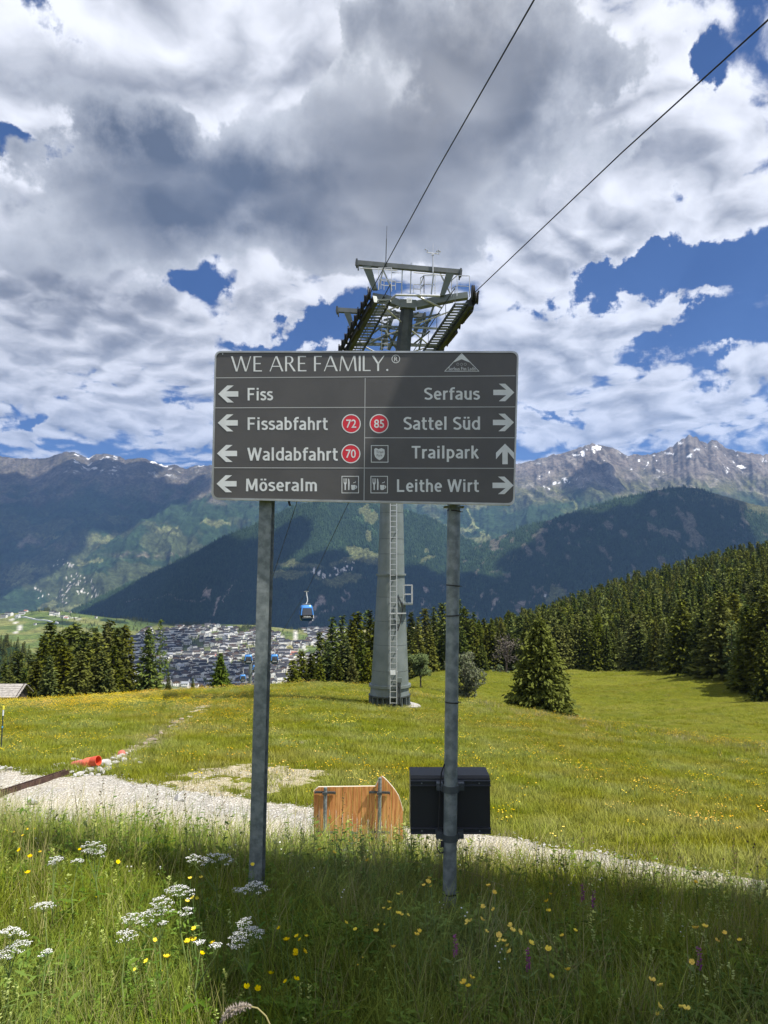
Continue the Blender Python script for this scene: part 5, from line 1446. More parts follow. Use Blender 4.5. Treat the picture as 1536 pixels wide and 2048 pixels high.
# sheave trains
def train(F, s):
    mb = MB(); mb.bar(F(0.0, s * 0.20, -0.55), F(1.7, s * 0.20, -0.55), 0.26, 0.50); mb.build('sheave_beam', TGD, tw)
    mb = MB()
    for i in range(5): mb.bar(F(0.05 + i * 0.36, s * 0.02, -0.72), F(0.30 + i * 0.36, s * 0.02, -0.60), 0.20, 0.34)
    mb.build('balance_beam', SHV, tw)
    mb = MB()
    for i in range(8):
        t = 0.02 + i * 0.215; mb.bar(F(t - 0.04, s * -0.16, -0.30), F(t + 0.15, s * -0.16, -0.30), 0.10, 0.30)
    mb.build('rocker_arm', TGD, tw)
    n = 16
    for i in range(n):
        t = 0.0 + i * 0.105; c_ = F(t, -s * 0.16, -0.25)
        mb = MB(); mb.lathe(c_ - Vector((0.10, 0, 0)), [(0.10, 0.0), (0.34, 0.0), (0.37, 0.03), (0.31, 0.10), (0.37, 0.17), (0.34, 0.20), (0.10, 0.20)], 16, Matrix.Rotation(R(90), 3, 'Y'))
        mb.build('sheave', SHV, tw)
        if i % 3 == 0:
            mb = MB(); mb.bar(F(t, -s * 0.18, -0.5), F(t - 0.02, -s * 0.26, 0.12), 0.05, 0.08); mb.build('rope_catcher', TGD, tw)
train(LL, 1); train(RR, -1)
mb = MB(); mb.lathe(P(946, 586, 41.9) - Vector((0.08, 0, 0)), [(0.2, 0), (0.44, 0), (0.46, .03), (0.40, .08), (0.46, .13), (0.44, .16), (0.2, .16)], 20, Matrix.Rotation(R(90), 3, 'Y')); mb.build('sheave', SHV, tw)
mb = MB(); mb.box(P(818.5, 601, 42.3), (0.30, 0.03, 0.28)); npl = mb.build('number_plate', WHITE, tw)
q_ = lambda a, b, off=0.0: P(a, b, 42.27 - off)
text_on('104', 815.5, 821.8, 598.5, 603, SIGNG, tw, 'plate_lettering', 0.0, 0.0, place=q_)
mb = MB()
mb.tube([P(771.5, 530, 42.5), P(773, 478, 42.5)], [0.035, 0.028], 6); mb.tube([P(773, 478, 42.5), P(773.8, 452, 42.5)], 0.014, 5); mb.box(P(772, 530, 42.5), (0.12, 0.12, 0.22))
mb.build('antenna', TGD, tw)
mb = MB()
mb.tube([P(866, 545, 42.4), P(865.5, 510, 42.4)], 0.04, 6); mb.tube([P(853.5, 505, 42.4), P(878.5, 508, 42.4)], 0.022, 6); mb.tube([P(865.8, 506, 42.4), P(866.2, 487, 42.4)], 0.012, 5)
mb.tube([P(854, 505, 42.4), P(855, 500, 42.4)], 0.02, 5); mb.tube([P(877.5, 508, 42.4), P(877.5, 503, 42.4)], 0.02, 5)
for a, b in ((851, 499), (855, 501.5), (874, 503), (880, 503), (877.5, 501)): mb.lathe(P(a, b, 42.4), [(0.01, -0.05), (0.05, -0.02), (0.055, 0.03), (0.01, 0.05)], 8)
mb.box(P(865.5, 509, 42.4), (0.14, 0.1, 0.1))
mb.build('anemometer', BRIGHT, tw)
mb = MB(); mb.bar(P(868, 694, 45.5), P(878, 694.5, 45.3), 0.04, 0.04); mb.box(P(879, 694.5, 45.3), (0.07, 0.07, 0.12)); mb.build('lamp_arm', TGD, tw)
mb = MB(); mb.box(P(704, 670, 45.2), (0.35, 0.4, 0.30)); mb.box(P(771, 683, 45), (0.3, 0.3, 0.5)); mb.build('junction_box', ALU, tw)
# service ladder of the head
for px in (763, 775):
    mb = MB(); mb.bar(P(px, 700, 44.9), P(px + 1, 600, 44.2), 0.05, 0.05); mb.build('ladder_rail', BRIGHT, tw)
for py in range(606, 704, 9):
    mb = MB(); mb.bar(P(763.5, py, 44.6), P(775.5, py, 44.6), 0.04, 0.04); mb.build('rung', BRIGHT, tw)
mb = MB()
for p0, p1, r_ in (((762, 700), (790, 620), .09), ((777, 700), (806, 640), .09), ((760, 660), (800, 672), .07), ((768, 640), (800, 634), .07), ((795, 700), (770, 660), .06), ((805, 640), (838, 625), .06), ((830, 660), (862, 640), .06), ((848, 668), (868, 610), .06), ((825, 690), (860, 662), .05), ((748, 640), (790, 655), .06), ((744, 668), (782, 640), .05), ((735, 690), (775, 668), .05), ((800, 690), (828, 668), .06), ((838, 700), (852, 640), .05), ((752, 612), (800, 628), .06), ((828, 640), (880, 628), .06), ((735, 650), (852, 668), .05), ((728, 676), (840, 690), .05)):
    mb.bar(P(*p0, 45.0), P(*p1, 44.4), r_ * 1.6, r_ * 1.6)
mb.build('lattice', TG, tw)

# ------------------------------------------------------------------ ropes and gondolas
ROPE = mat('steel_rope', (0.02, 0.021, 0.023), 0.6, 0.4)
def far_pts(side):
    o = 0.0 if side > 0 else 1.0
    r = [P(695, 1010, 80), P(613, 1183, 115), P(538, 1308, 200), P(512, 1333, 260), P(470, 1362, 420)] if side > 0 else [P(592, 1010, 80), P(536, 1183, 115), P(498, 1308, 200), P(484, 1341, 260), P(452, 1366, 420)]
    return r
mb = MB(); LR = [P(1195, -220, 15.0), P(1068, 0, 19.0), P(873, 342, 30.5), LL(0) + Vector((0, 0, 0.02))] + [LL(t) for t in (0.5, 1.0, 1.6)] + far_pts(-1)
mb.tube(LR, [0.027, 0.027, 0.027, 0.027, 0.027, 0.027, 0.027, 0.035, 0.035, 0.05, 0.06, 0.08], 6)
ro = mb.build('haul_rope', ROPE); ro.data.name = 'haul_rope'; tag(ro, 'left steel haul rope running over the lift tower down to the valley', 'rope')
mb = MB(); LR = [P(1790, -210, 15.0), P(1536, 40, 18.5), P(1245, 304, 27.5), RR(0) + Vector((0, 0, 0.02))] + [RR(t) for t in (0.5, 1.0, 1.6)] + far_pts(1)
mb.tube(LR, [0.027, 0.027, 0.027, 0.027, 0.027, 0.027, 0.027, 0.035, 0.035, 0.05, 0.06, 0.08], 6)
ro = mb.build('haul_rope', ROPE); tag(ro, 'right steel haul rope running over the lift tower, carrying the nearest gondola', 'rope')

GBLUE = mat('gondola_blue', (0.06, 0.24, 0.62), 0.25, 0.1); GGL = mat('gondola_glass', (0.045, 0.048, 0.055), 0.08, 0.0, spec=0.8); GBK = mat('gondola_black', (0.012, 0.013, 0.016), 0.3)
GNV = mat('gondola_navy', (0.012, 0.05, 0.12), 0.3)
def gondola():
    """hangs from its grip at the origin"""
    g = thing('gondola', (0, 0, 0), 'x', 'gondola', 'gondolas on the descending rope')
    zt2, zb2 = -2.15, -4.55
    def sect(z, k):
        pts2 = []
        for i in range(24):
            a = 2 * math.pi * (i + 0.5) / 24; c, s = math.cos(a), math.sin(a); e = 0.42
            pts2.append(Vector((k * 1.08 * math.copysign(abs(c) ** e, c), k * 1.08 * math.copysign(abs(s) ** e, s), z)))
        return pts2
    def shell(name, zs, ks, mt, cap=True):
        mb = MB(); vs = [p for z, k in zip(zs, ks) for p in sect(z, k)]; n = 24
        fs = [(i * n + k, i * n + (k + 1) % n, (i + 1) * n + (k + 1) % n, (i + 1) * n + k) for i in range(len(zs) - 1) for k in range(n)]
        if cap: fs += [tuple(range(n)), tuple((len(zs) - 1) * n + k for k in range(n))]
        mb.add(vs, fs); return mb.build(name, mt, g, smooth=True)
    shell('roof', [zt2, zt2 - 0.12, zt2 - 0.40], [0.70, 0.80, 0.86], GBLUE)
    shell('window_band', [zt2 - 0.40, zt2 - 0.9, zt2 - 1.5], [0.835, 0.90, 0.95], GGL)
    shell('lower_panel', [zt2 - 1.5, zt2 - 1.95], [0.97, 0.93], GBK)
    shell('floor_skirt', [zt2 - 1.95, zb2 + 0.12, zb2], [0.93, 0.84, 0.74], GNV)
    for sx in (-1, 1):
        for sy in (-1, 1):
            mb = MB(); mb.tube([(sx * 0.74, sy * 0.74, zt2 - 0.30), (sx * 0.86, sy * 0.86, zt2 - 0.9), (sx * 0.935, sy * 0.935, zt2 - 1.5)], 0.10, 6); mb.build('corner_pillar', GBLUE, g)
    mb = MB()
    for sx in (-1, 1): mb.bar((sx * 0.45, -0.7, zt2 + 0.13), (sx * 0.45, 0.7, zt2 + 0.13), 0.08, 0.10)
    mb.box((0, 0, zt2 + 0.16), (1.2, 0.5, 0.10)); mb.build('roof_frame', ALU, g)
    mb = MB(); mb.tube([(0, 0, -0.05), (0.04, 0, -0.6), (0.16, 0, -1.1), (0.16, 0, -1.5), (0.02, 0, -1.85), (-0.10, 0, -2.02)], 0.075, 8); mb.build('hanger', WHITE, g, smooth=True)
    mb = MB(); mb.bar((-0.05, -0.5, 0.03), (-0.05, 0.5, 0.03), 0.12, 0.14); mb.bar((-0.3, 0, 0), (0.35, 0, 0), 0.10, 0.12); mb.lathe((-0.3, 0, 0), [(0.1, -0.06), (0.1, 0.06)], 10); mb.build('grip', ALU, g)
    for sx, zz, hh in ((1.05, zt2 - 1.75, 0.45), (0.92, zt2 - 2.3, 0.16), (-0.75, zb2 + 0.08, 0.1)):
        mb = MB(); mb.box((sx, -0.25, zz), (0.14, 0.7, hh)); mb.build('ski_rack', WHITE, g)
    v, f = glyphs('Waldbahn', 0.02); wv_ = v[:, 0].max()
    q = MB(); q.add([Vector(((a / wv_ - 0.5) * 1.15, -1.052, zt2 - 1.80 + b * 0.26)) for a, b in v[:, :2]], f); link('lettering', q.mesh('lettering', False), g, WHITE)
    mb = MB(); mb.box((0, -1.02, zt2 - 1.90), (1.5, 0.02, 0.035)); mb.build('trim_line', LINEM, g)
    mb = MB(); mb.bar((-1.0, -0.02, zt2 - 0.5), (-1.02, -0.02, zt2 - 1.9), 0.03, 0.05); mb.bar((1.0, -0.02, zt2 - 0.5), (1.02, -0.02, zt2 - 1.9), 0.03, 0.05); mb.build('door_seam', GBK, g)
    return g
def copy_tree(o, parent=None):
    c = o.copy(); C.objects.link(c); c.parent = parent
    if parent is not None: c.matrix_parent_inverse = o.matrix_parent_inverse.copy()
    for ch in list(o.children): copy_tree(ch, c)
    return c
g0 = gondola(); g0.scale = (0.98, 0.98, 0.98)
GL = [(613, 1183, 115, 'nearest blue gondola hanging just right of the left sign post'), (497, 1293, 195, 'blue gondola over the village, left of the left sign post'),
      (511, 1318, 258, 'small blue gondola half hidden behind the left sign post'), (486, 1337, 262, 'small blue gondola low over the village near the crest'), (549, 1293, 200, 'blue gondola peeping out right of the left sign post')]
copies = [g0] + [copy_tree(g0) for _ in GL[1:]]
for g_, (px, py, Y, lab) in zip(copies, GL):
    g_.location = P(px, py, Y); g_['label'] = lab; g_.rotation_euler.z = R(14)
# lower tower of the lift
t2 = thing('lift_tower', (P(501, 1380, 265).x, 265, gz(P(501, 1380, 265).x, 265)), 'distant slim lift tower below the crest, seen over the village', 'lift tower')
a = P(501, 1322, 265); mb = MB(); mb.tube([(a.x, 265, t2.location.z), a], [1.0, 0.55], 12); mb.build('shaft', TG, t2)
mb = MB(); mb.bar(a + Vector((-3.2, 0, 0.2)), a + Vector((3.2, 0, 0.2)), 0.5, 0.5)
for s in (-3.1, 3.1): mb.bar(a + Vector((s, -3, 0.9)), a + Vector((s, 3, -0.7)), 0.3, 0.5)
mb.build('crossarm', TGD, t2)

# ------------------------------------------------------------------ unseen canopy added right of the viewer, outline shaped to shade bank and sign
RZ = 6.5
def shade_to_roof(x, y, z=-0.1):
    t = (RZ - z) / SUN.z
    return Vector((x + SUN.x * t, y + SUN.y * t, RZ))
k0 = shade_to_roof(-1.30, 4.30, -0.1); k1 = shade_to_roof(-0.42, 2.3, -0.05)
dk = (k1 - k0).normalized()
k2 = k0 + dk * 13; k3 = Vector((13, k2.y, RZ)); k4 = Vector((13, k0.y + 0.7, RZ))
cn = thing('shade_canopy', (7, -3, 0), 'unseen flat canopy added beside the viewer to shade the grass bank and sign', 'canopy')
mb = MB(); mb.prism([k0, k2, k3, k4], (0, 0, 0.25)); mb.build('roof', TGD, cn)
for cx, cy in ((5.6, 0.5), (9.5, -5.0), (12, 1.0)):
    mb = MB(); mb.bar((cx, cy, gz(cx, cy) - 0.3), (cx, cy, RZ), 0.3, 0.3); mb.build('column', TG, cn)

# unseen clouds added above the view, placed to shade mountain slopes and village
import bmesh
CL = [(60, 990, 8000, 1300, 700), (270, 1010, 8000, 500, 500), (-150, 1080, 6500, 1200, 800), (330, 1160, 4600, 500, 420), (500, 1140, 4600, 330, 420), (560, 1210, 4100, 800, 260), (800, 1190, 4200, 420, 240),
      (1250, 1080, 4300, 620, 330), (1130, 1170, 3900, 700, 260), (1450, 1090, 4000, 520, 420), (1380, 1180, 3700, 600, 260), (1215, 935, 7400, 250, 300), (400, 1345, 1900, 150, 90), (320, 1300, 2400, 130, 120), (250, 1250, 2900, 180, 60)]
bm = bmesh.new()
for (px, py, Y, rx, ry) in CL:
    a = P(px, py, Y); h = max(5200, 0.92 * Y) ; t = (h - a.z) / SUN.z
    c = a + SUN * t
    M = Matrix.Translation(c) @ Matrix.Diagonal((rx, ry / max(0.25, 1) * 1.6, 140, 1))
    bmesh.ops.create_icosphere(bm, subdivisions=4, radius=1.0, matrix=M)
cme = bpy.data.meshes.new('shade_clouds'); bm.to_mesh(cme); bm.free()
co_ = np.zeros(len(cme.vertices) * 3, np.float32); cme.vertices.foreach_get('co', co_); co_ = co_.reshape(-1, 3)
nz = (fbm(co_[:, 0] / 420, co_[:, 1] / 420 + co_[:, 2] / 500, 5, 301) - 0.5)
co_[:, 0] += nz * 900; co_[:, 1] += (fbm(co_[:, 0] / 400 + 9, co_[:, 1] / 400, 4, 305) - 0.5) * 900; co_[:, 2] += nz * 300
cme.vertices.foreach_set('co', co_.ravel())
cb = link('shade_clouds', cme, None, mat('cloud_white', (0.8, 0.8, 0.8), 1.0), True); cb['kind'] = 'stuff'; cb['label'] = 'unseen clouds added to shade the far mountains'

# ------------------------------------------------------------------ grass and flowers
def blades(seed, n, rad, h0, h1, w0, bend=0.45, seg=3, lean=0.25):
    r = np.random.default_rng(seed)
    a = r.uniform(0, 6.28, n); rr = rad * np.sqrt(r.random(n))
    bx, by = rr * np.cos(a), rr * np.sin(a)
    h = r.uniform(h0, h1, n); w_ = w0 * r.uniform(0.6, 1.3, n)
    d = r.uniform(0, 6.28, n); face = r.uniform(0, 6.28, n)
    bd_ = r.uniform(0.1, 1, n) * bend * h; ln = r.normal(0, lean, n) * h
    V = []; T = []
    for s in range(seg + 1):
        t = s / seg
        cx = bx + np.cos(d) * (bd_ * t * t + ln * t * 0.5); cy = by + np.sin(d) * (bd_ * t * t + ln * t * 0.5); cz = h * (t - 0.18 * t * t * bd_ / np.maximum(h, .01) * 1.5)
        ww = w_ * (1 - t) ** 0.6 if s < seg else w_ * 0.02
        V.append(np.stack([cx - np.cos(face) * ww, cy - np.sin(face) * ww, cz], -1)); V.append(np.stack([cx + np.cos(face) * ww, cy + np.sin(face) * ww, cz], -1))
        T += [np.full(n, t)] * 2
    V = np.stack(V, 1).reshape(-1, 3); T = np.stack(T, 1).ravel()
    m_ = 2 * (seg + 1)
    f = []
    for s in range(seg): f.append([2 * s, 2 * s + 1, 2 * s + 3, 2 * s + 2])
    Fc = (np.arange(n)[:, None, None] * m_ + np.array(f)[None]).reshape(-1, 4)
    return V, Fc, T
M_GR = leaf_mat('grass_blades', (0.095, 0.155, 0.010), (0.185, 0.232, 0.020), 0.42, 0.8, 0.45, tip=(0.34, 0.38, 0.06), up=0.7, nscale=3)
M_GR2 = leaf_mat('meadow_blades', (0.165, 0.212, 0.016), (0.245, 0.258, 0.022), 0.36, 0.40, 0.7, tip=(0.37, 0.365, 0.06), up=0.78, nscale=0.5)
M_DRY = leaf_mat('dry_grass', (0.34, 0.30, 0.13), (0.22, 0.20, 0.08), 0.2, 0.4)
M_BROAD = leaf_mat('broad_leaves', (0.080, 0.140, 0.018), (0.150, 0.215, 0.030), 0.3, 0.4, 0.45)
M_YEL = leaf_mat('yellow_petals', (0.82, 0.62, 0.02), (0.80, 0.52, 0.01), 0.25, 0.15)
M_PYEL = leaf_mat('pale_yellow_bracts', (0.42, 0.44, 0.12), (0.34, 0.40, 0.12), 0.3, 0.3)
M_WHT = leaf_mat('white_petals', (0.80, 0.80, 0.76), (0.72, 0.73, 0.68), 0.25, 0.1)
M_STEM = leaf_mat('green_stem', (0.11, 0.16, 0.04), (0.14, 0.19, 0.05), 0.1, 0.3)
M_BRN = leaf_mat('seed_heads', (0.060, 0.040, 0.025), (0.11, 0.07, 0.04), 0.1, 0.4)
M_PUR = leaf_mat('purple_petals', (0.20, 0.03, 0.14), (0.26, 0.05, 0.19), 0.2, 0.2)
TALL = []
for i in range(7):
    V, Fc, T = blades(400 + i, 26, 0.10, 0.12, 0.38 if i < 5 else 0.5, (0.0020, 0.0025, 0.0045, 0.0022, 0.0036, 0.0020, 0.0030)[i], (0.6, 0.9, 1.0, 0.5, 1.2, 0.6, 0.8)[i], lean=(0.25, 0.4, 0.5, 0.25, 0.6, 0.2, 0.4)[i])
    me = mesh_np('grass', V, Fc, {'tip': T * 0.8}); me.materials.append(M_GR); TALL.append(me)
V, Fc, T = blades(410, 9, 0.12, 0.3, 0.55, 0.0020, 0.5)
me = mesh_np('grass', V, Fc, {'tip': T}); me.materials.append(M_DRY); TALL.append(me)
tall_c = variant_collection('tall_grass', TALL)
def leafy(seed, n, r0, L0, L1, wr_, h0, h1, lobes=False):
    """a rosette or leafy plant: curved broad leaves"""
    r = np.random.default_rng(seed); V = []; Fq = []
    for k in range(n):
        a = r.uniform(0, 6.28); L = r.uniform(L0, L1); zb_ = r.uniform(h0, h1); up = r.uniform(0.1, 0.8)
        d = np.array((math.cos(a), math.sin(a), 0)); s = np.array((-math.sin(a), math.cos(a), 0)); tw_ = r.normal(0, 0.4)
        b0 = np.array((r.normal(0, r0), r.normal(0, r0), zb_)); base_i = len(V)
        for j, t in enumerate((0, 0.3, 0.6, 0.85, 1.0)):
            wv_ = L * wr_ * (0.15, 0.8, 1.0, 0.6, 0.02)[j]
            c = b0 + d * L * t + np.array((0, 0, L * up * (t - 0.9 * t * t)))
            ss_ = s + np.array((0, 0, tw_))
            V += [c - ss_ * wv_ / 2, c + np.array((0, 0, -wv_ * 0.2)), c + ss_ * wv_ / 2]
        for j in range(4):
            q = base_i + j * 3
            Fq += [[q, q + 1, q + 4, q + 3], [q + 1, q + 2, q + 5, q + 4]]
    return np.array(V), np.array(Fq)
BRD = []
for i in range(5):
    V, Fc = leafy(430 + i, 26 + 6 * i, 0.05, 0.03, 0.085, (0.22, 0.42, 0.16, 0.30, 0.2)[i], 0.02, 0.20)
    me = mesh_np('leaf', V, Fc, {'tip': np.zeros(len(V))}); me.materials.append(M_BROAD); BRD.append(me)
brd_c = variant_collection('broad_leaf', BRD)
def spike(seed, hh, mt, n=16, sz=0.012):
    r = np.random.default_rng(seed); mb = MB()
    mb.cur = 1; mb.tube([(0, 0, 0), (0.01, 0.005, hh * 0.5), (0.015, 0.01, hh)], [0.0018, 0.0014, 0.001], 4, False)
    for k in range(5):
        a = r.uniform(0, 6.28); z_ = hh * r.uniform(0.15, 0.65); d = Vector((math.cos(a), math.sin(a), 0.4)); s = d.cross(Vector((0, 0, 1))).normalized()
        c = Vector((0, 0, z_)); mb.add([c, c + d * 0.02 + s * 0.006, c + d * 0.05, c + d * 0.02 - s * 0.006], [(0, 1, 2, 3)])
    mb.cur = 0
    for k in range(n):
        a = r.uniform(0, 6.28); z_ = hh * (0.68 + 0.34 * k / n); d = Vector((math.cos(a), math.sin(a), r.uniform(0.1, 0.8))).normalized(); s = d.cross(Vector((0, 0, 1))).normalized()
        c = Vector((0.013, 0.008, z_)); L = sz * r.uniform(0.8, 1.5)
        mb.add([c, c + d * L * 0.6 + s * L * 0.45, c + d * L * 1.3, c + d * L * 0.6 - s * L * 0.45], [(0, 1, 2, 3)])
    me = mb.mesh('spike', False); me.materials.append(mt); me.materials.append(M_STEM); return me
RAT = [spike(450 + i, 0.30 + 0.03 * i, M_PYEL, 14, 0.014) for i in range(4)]
rat_c = variant_collection('yellow_rattle', RAT)
HERB = []
for i in range(5):
    r_ = np.random.default_rng(490 + i); mb = MB(); hh = 0.24 + 0.04 * i
    tip_ = Vector((r_.normal(0, 0.04), r_.normal(0, 0.04), hh))
    mb.tube([(0, 0, 0), tip_ * 0.5 + Vector((0.01, 0, 0)), tip_], [0.0016, 0.0013, 0.0008], 4, False)
    for k in range(22):
        f = r_.uniform(0.08, 1.0); a = r_.uniform(0, 6.28); d = Vector((math.cos(a), math.sin(a), r_.uniform(-0.2, 0.8))).normalized(); sd_ = d.cross(Vector((0, 0, 1))).normalized()
        L = r_.uniform(0.016, 0.042) * (1.15 - 0.5 * f); W_ = L * r_.uniform(0.16, 0.34); c = tip_ * f
        mb.add([c, c + d * L * 0.45 + sd_ * W_, c + d * L - Vector((0, 0, L * 0.15)), c + d * L * 0.45 - sd_ * W_], [(0, 1, 2, 3)])
    me = mb.mesh('herb', False); me.materials.append(M_BROAD); HERB.append(me)
herb_c = variant_collection('leafy_herb', HERB)
DSY = []
for i in range(3):
    r_ = np.random.default_rng(485 + i); mb = MB()
    for k in range(3):
        c = Vector((r_.normal(0, 0.05), r_.normal(0, 0.05), r_.uniform(0.14, 0.27))); mb.cur = 1; mb.bar((c.x * 0.6, c.y * 0.6, 0), c, 0.0015, 0.0015)
        mb.cur = 0; mb.lathe(c, [(0.001, -0.002), (0.0055, 0.0), (0.0045, 0.004), (0.001, 0.006)], 7)
    me = mb.mesh('bloom', False); me.materials.append((M_WHT, M_YEL, M_PYEL)[i]); me.materials.append(M_STEM); DSY.append(me)
dsy_c = variant_collection('small_blooms', DSY)
SEED = []
for i in range(4):
    SEED.append(spike(460 + i, 0.5 + 0.06 * i, M_BRN, 12, 0.012))
for i in range(2):
    r_ = np.random.default_rng(470 + i); mb = MB(); mb.cur = 1
    mb.tube([(0, 0, 0), (0.01, 0, 0.3), (0.03, 0.01, 0.58)], [0.0015, 0.0012, 0.0008], 4, False)
    for k in range(7):
        a = r_.uniform(0, 6.28); z_ = r_.uniform(0.28, 0.55); e = Vector((0.02 + math.cos(a) * 0.05, math.sin(a) * 0.05, z_ + 0.07)); mb.cur = 1; mb.bar((0.02, 0, z_), e, 0.0012, 0.0012)
        mb.cur = 0; mb.lathe(e, [(0.001, -0.006), (0.006, 0), (0.001, 0.008)], 5)
    me = mb.mesh('seed', False); me.materials.append(M_BRN); me.materials.append(M_STEM); SEED.append(me)
seed_c = variant_collection('seed_stems', SEED)

def strew(n, y0, y1, f, seed, umax=0.75, extra=0.7, pw=1.0):
    r = np.random.default_rng(seed)
    y_ = y0 + (y1 - y0) * r.random(n) ** pw; u_ = r.uniform(-1, 1, n); x_ = u_ * (umax * y_ + extra)
    wgt = (umax * y_ + extra) / (umax * y1 + extra)
    keep_ = r.random(n) < wgt * f(x_, y_)
    return x_[keep_], y_[keep_], r
def place(name, x_, y_, r, col, n, s0, s1, label, dz=-0.01, tilt=0.12):
    z_ = ground(x_, y_) + dz
    sc_y = s0 + (s1 - s0) * r.random(len(x_))
    if y_.max() < 7: sc_y = sc_y * np.interp(y_, [1.0, 2.4, 3.75, 4.4, 5.2], [0.62, 0.56, 0.54, 1.0, 1.05])
    scatter(name, np.stack([x_, y_, z_], -1), r.uniform(0, 6.28, len(x_)), sc_y, r.integers(0, n, len(x_)), col, label, tilt=r.normal(0, tilt, (len(x_), 2)))
def roadmask(x_, y_):
    return road_edges(x_, y_, ground(x_, y_))
x_, y_, r = strew(30000, 0.9, 6.0, lambda a, b: 0.75 + 0.5 * fbm(a * 1.5, b * 1.5, 2, 500), 501)
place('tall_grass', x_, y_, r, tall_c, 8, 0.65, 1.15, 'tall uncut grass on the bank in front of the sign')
x_, y_, r = strew(3500, 6.0, 10.6, lambda a, b: (1 - (roadmask(a, b) > 0.3)) * np.clip(1.3 - 0.25 * np.maximum(a, 0), 0.2, 1), 502)
place('bank_grass', x_, y_, r, tall_c, 8, 0.4, 0.7, 'grass on the slope falling to the track')
x_, y_, r = strew(9000, 1.2, 6.0, lambda a, b: sstep(fbm(a * 1.1, b * 1.1, 3, 503), 0.35, 0.65), 504)
place('broad_leaves', x_, y_, r, brd_c, 5, 0.6, 1.3, 'broad leaved herbs between the grass')
x_, y_, r = strew(2600, 1.6, 6.2, lambda a, b: sstep(fbm(a * 0.9, b * 0.9, 3, 505), 0.38, 0.55) * (1 + (b > 3.8)), 506)
place('yellow_rattle', x_, y_, r, rat_c, 4, 0.7, 1.25, 'pale yellow rattle flowers between the grass')
x_, y_, r = strew(420, 3.8, 6.4, lambda a, b: sstep(fbm(a * 1.4, b * 1.4, 2, 507), 0.35, 0.6), 508)
place('seed_stems', x_, y_, r, seed_c, 6, 0.6, 1.05, 'thin brown seed stems along the top of the bank')
x_, y_, r = strew(11000, 1.0, 6.0, lambda a, b: 0.35 + 0.8 * sstep(fbm(a * 1.3, b * 1.3, 3, 513), 0.35, 0.6), 514)
place('leafy_herbs', x_, y_, r, herb_c, 5, 0.7, 1.35, 'small leaved herbs mixed into the bank grass')
x_, y_, r = strew(1500, 1.5, 6.3, lambda a, b: 0.3 + sstep(fbm(a * 1.0, b * 1.0, 3, 515), 0.4, 0.6) * (0.5 + (b > 3.8)), 516)
place('small_blooms', x_, y_, r, dsy_c, 3, 0.8, 1.3, 'tiny white and yellow blooms in the bank grass')
# meadow beyond the track
MEAD = []
for i in range(5):
    V, Fc, T = blades(520 + i, 26, 0.22, 0.05, 0.15 + 0.02 * i, 0.0062, 0.6, 2)
    me = mesh_np('meadow', V, Fc, {'tip': T * 0.9}); me.materials.append(M_GR2); MEAD.append(me)
mead_c = variant_collection('meadow_grass', MEAD)
r3 = np.random.default_rng(533)
def meadow_f(a, b):
    z_ = ground(a, b); rd_ = road_edges(a, b, z_); p_, q_ = to_px(a, b, z_)
    br_ = (np.exp(-((p_ - 430) / 190) ** 2 - ((q_ - 1572) / 32) ** 2) + np.exp(-((p_ - 560) / 120) ** 2 - ((q_ - 1545) / 26) ** 2)) * fbm(a * 1.8, b * 1.8, 4, 33)
    dd_ = seg_d(a, b, [(p.x, p.y) for p in DITCH])
    vis = (b < 42) | (p_ < 900) | (b < 56)
    return (rd_ < 0.25) * (r3.random(a.shape) > sstep(br_, 0.24, 0.40) * 0.85) * (dd_ > 0.3) * vis * (0.45 + 0.9 * fbm(a / 1.5, b / 1.5, 3, 530)) * np.interp(b, [11, 25, 45, 68], [1.6, 1.0, 0.45, 0.35])
x_, y_, r = strew(150000, 11, 70, meadow_f, 531, 0.62, 0.5)
place('meadow_grass', x_, y_, r, mead_c, 5, 0.6, 1.35, 'short meadow grass beyond the gravel track', 0.0)
x_, y_, r = strew(60000, 52, 165, lambda a, b: (a > 0.03 * b) * (b < np.interp(768 + a / b * FPX, edge_px, edge_y)) * (0.25 + sstep(fbm(a / 7, b / 4, 3, 533), 0.4, 0.6)), 534, 0.6, 0.5)
place('far_meadow_grass', x_, y_, r, mead_c, 5, 0.9, 1.9, 'grass of the farther meadow before the forest', 0.0)
FLW = []
for i in range(4):
    r_ = np.random.default_rng(540 + i); mb = MB()
    for k in range(6):
        c = Vector((r_.normal(0, 0.10), r_.normal(0, 0.10), r_.uniform(0.14, 0.28))); s = r_.uniform(0.008, 0.016)
        mb.cur = 0; mb.lathe(c, [(s * 0.3, -s * 0.4), (s, 0.0), (s * 0.8, s * 0.35)], 6); mb.cur = 1; mb.bar((c.x, c.y, 0), c, 0.003, 0.003)
    me = mb.mesh('f', False); me.materials.append(M_YEL); me.materials.append(M_STEM); FLW.append(me)
flw_c = variant_collection('meadow_flowers', FLW)
def flower_f(a, b):
    z_ = ground(a, b); p_, q_ = to_px(a, b, z_)
    left = np.exp(-((p_ - 150) / 330) ** 2 - ((q_ - 1402) / 22) ** 2) * 1.2
    cl = sstep(fbm(a / 2.2, b / 2.2, 3, 551), 0.52, 0.68)
    return (roadmask(a, b) < 0.2) * ((b < 44) | (p_ < 860)) * np.clip(left * 0.95 * (0.2 + cl) + 0.13 * cl + 0.012, 0, 1)
x_, y_, r = strew(90000, 12, 66, flower_f, 552, 0.62, 0.5)
place('meadow_flowers', x_, y_, r, flw_c, 4, 0.8, 1.5, 'yellow flowers strewn over the meadow')
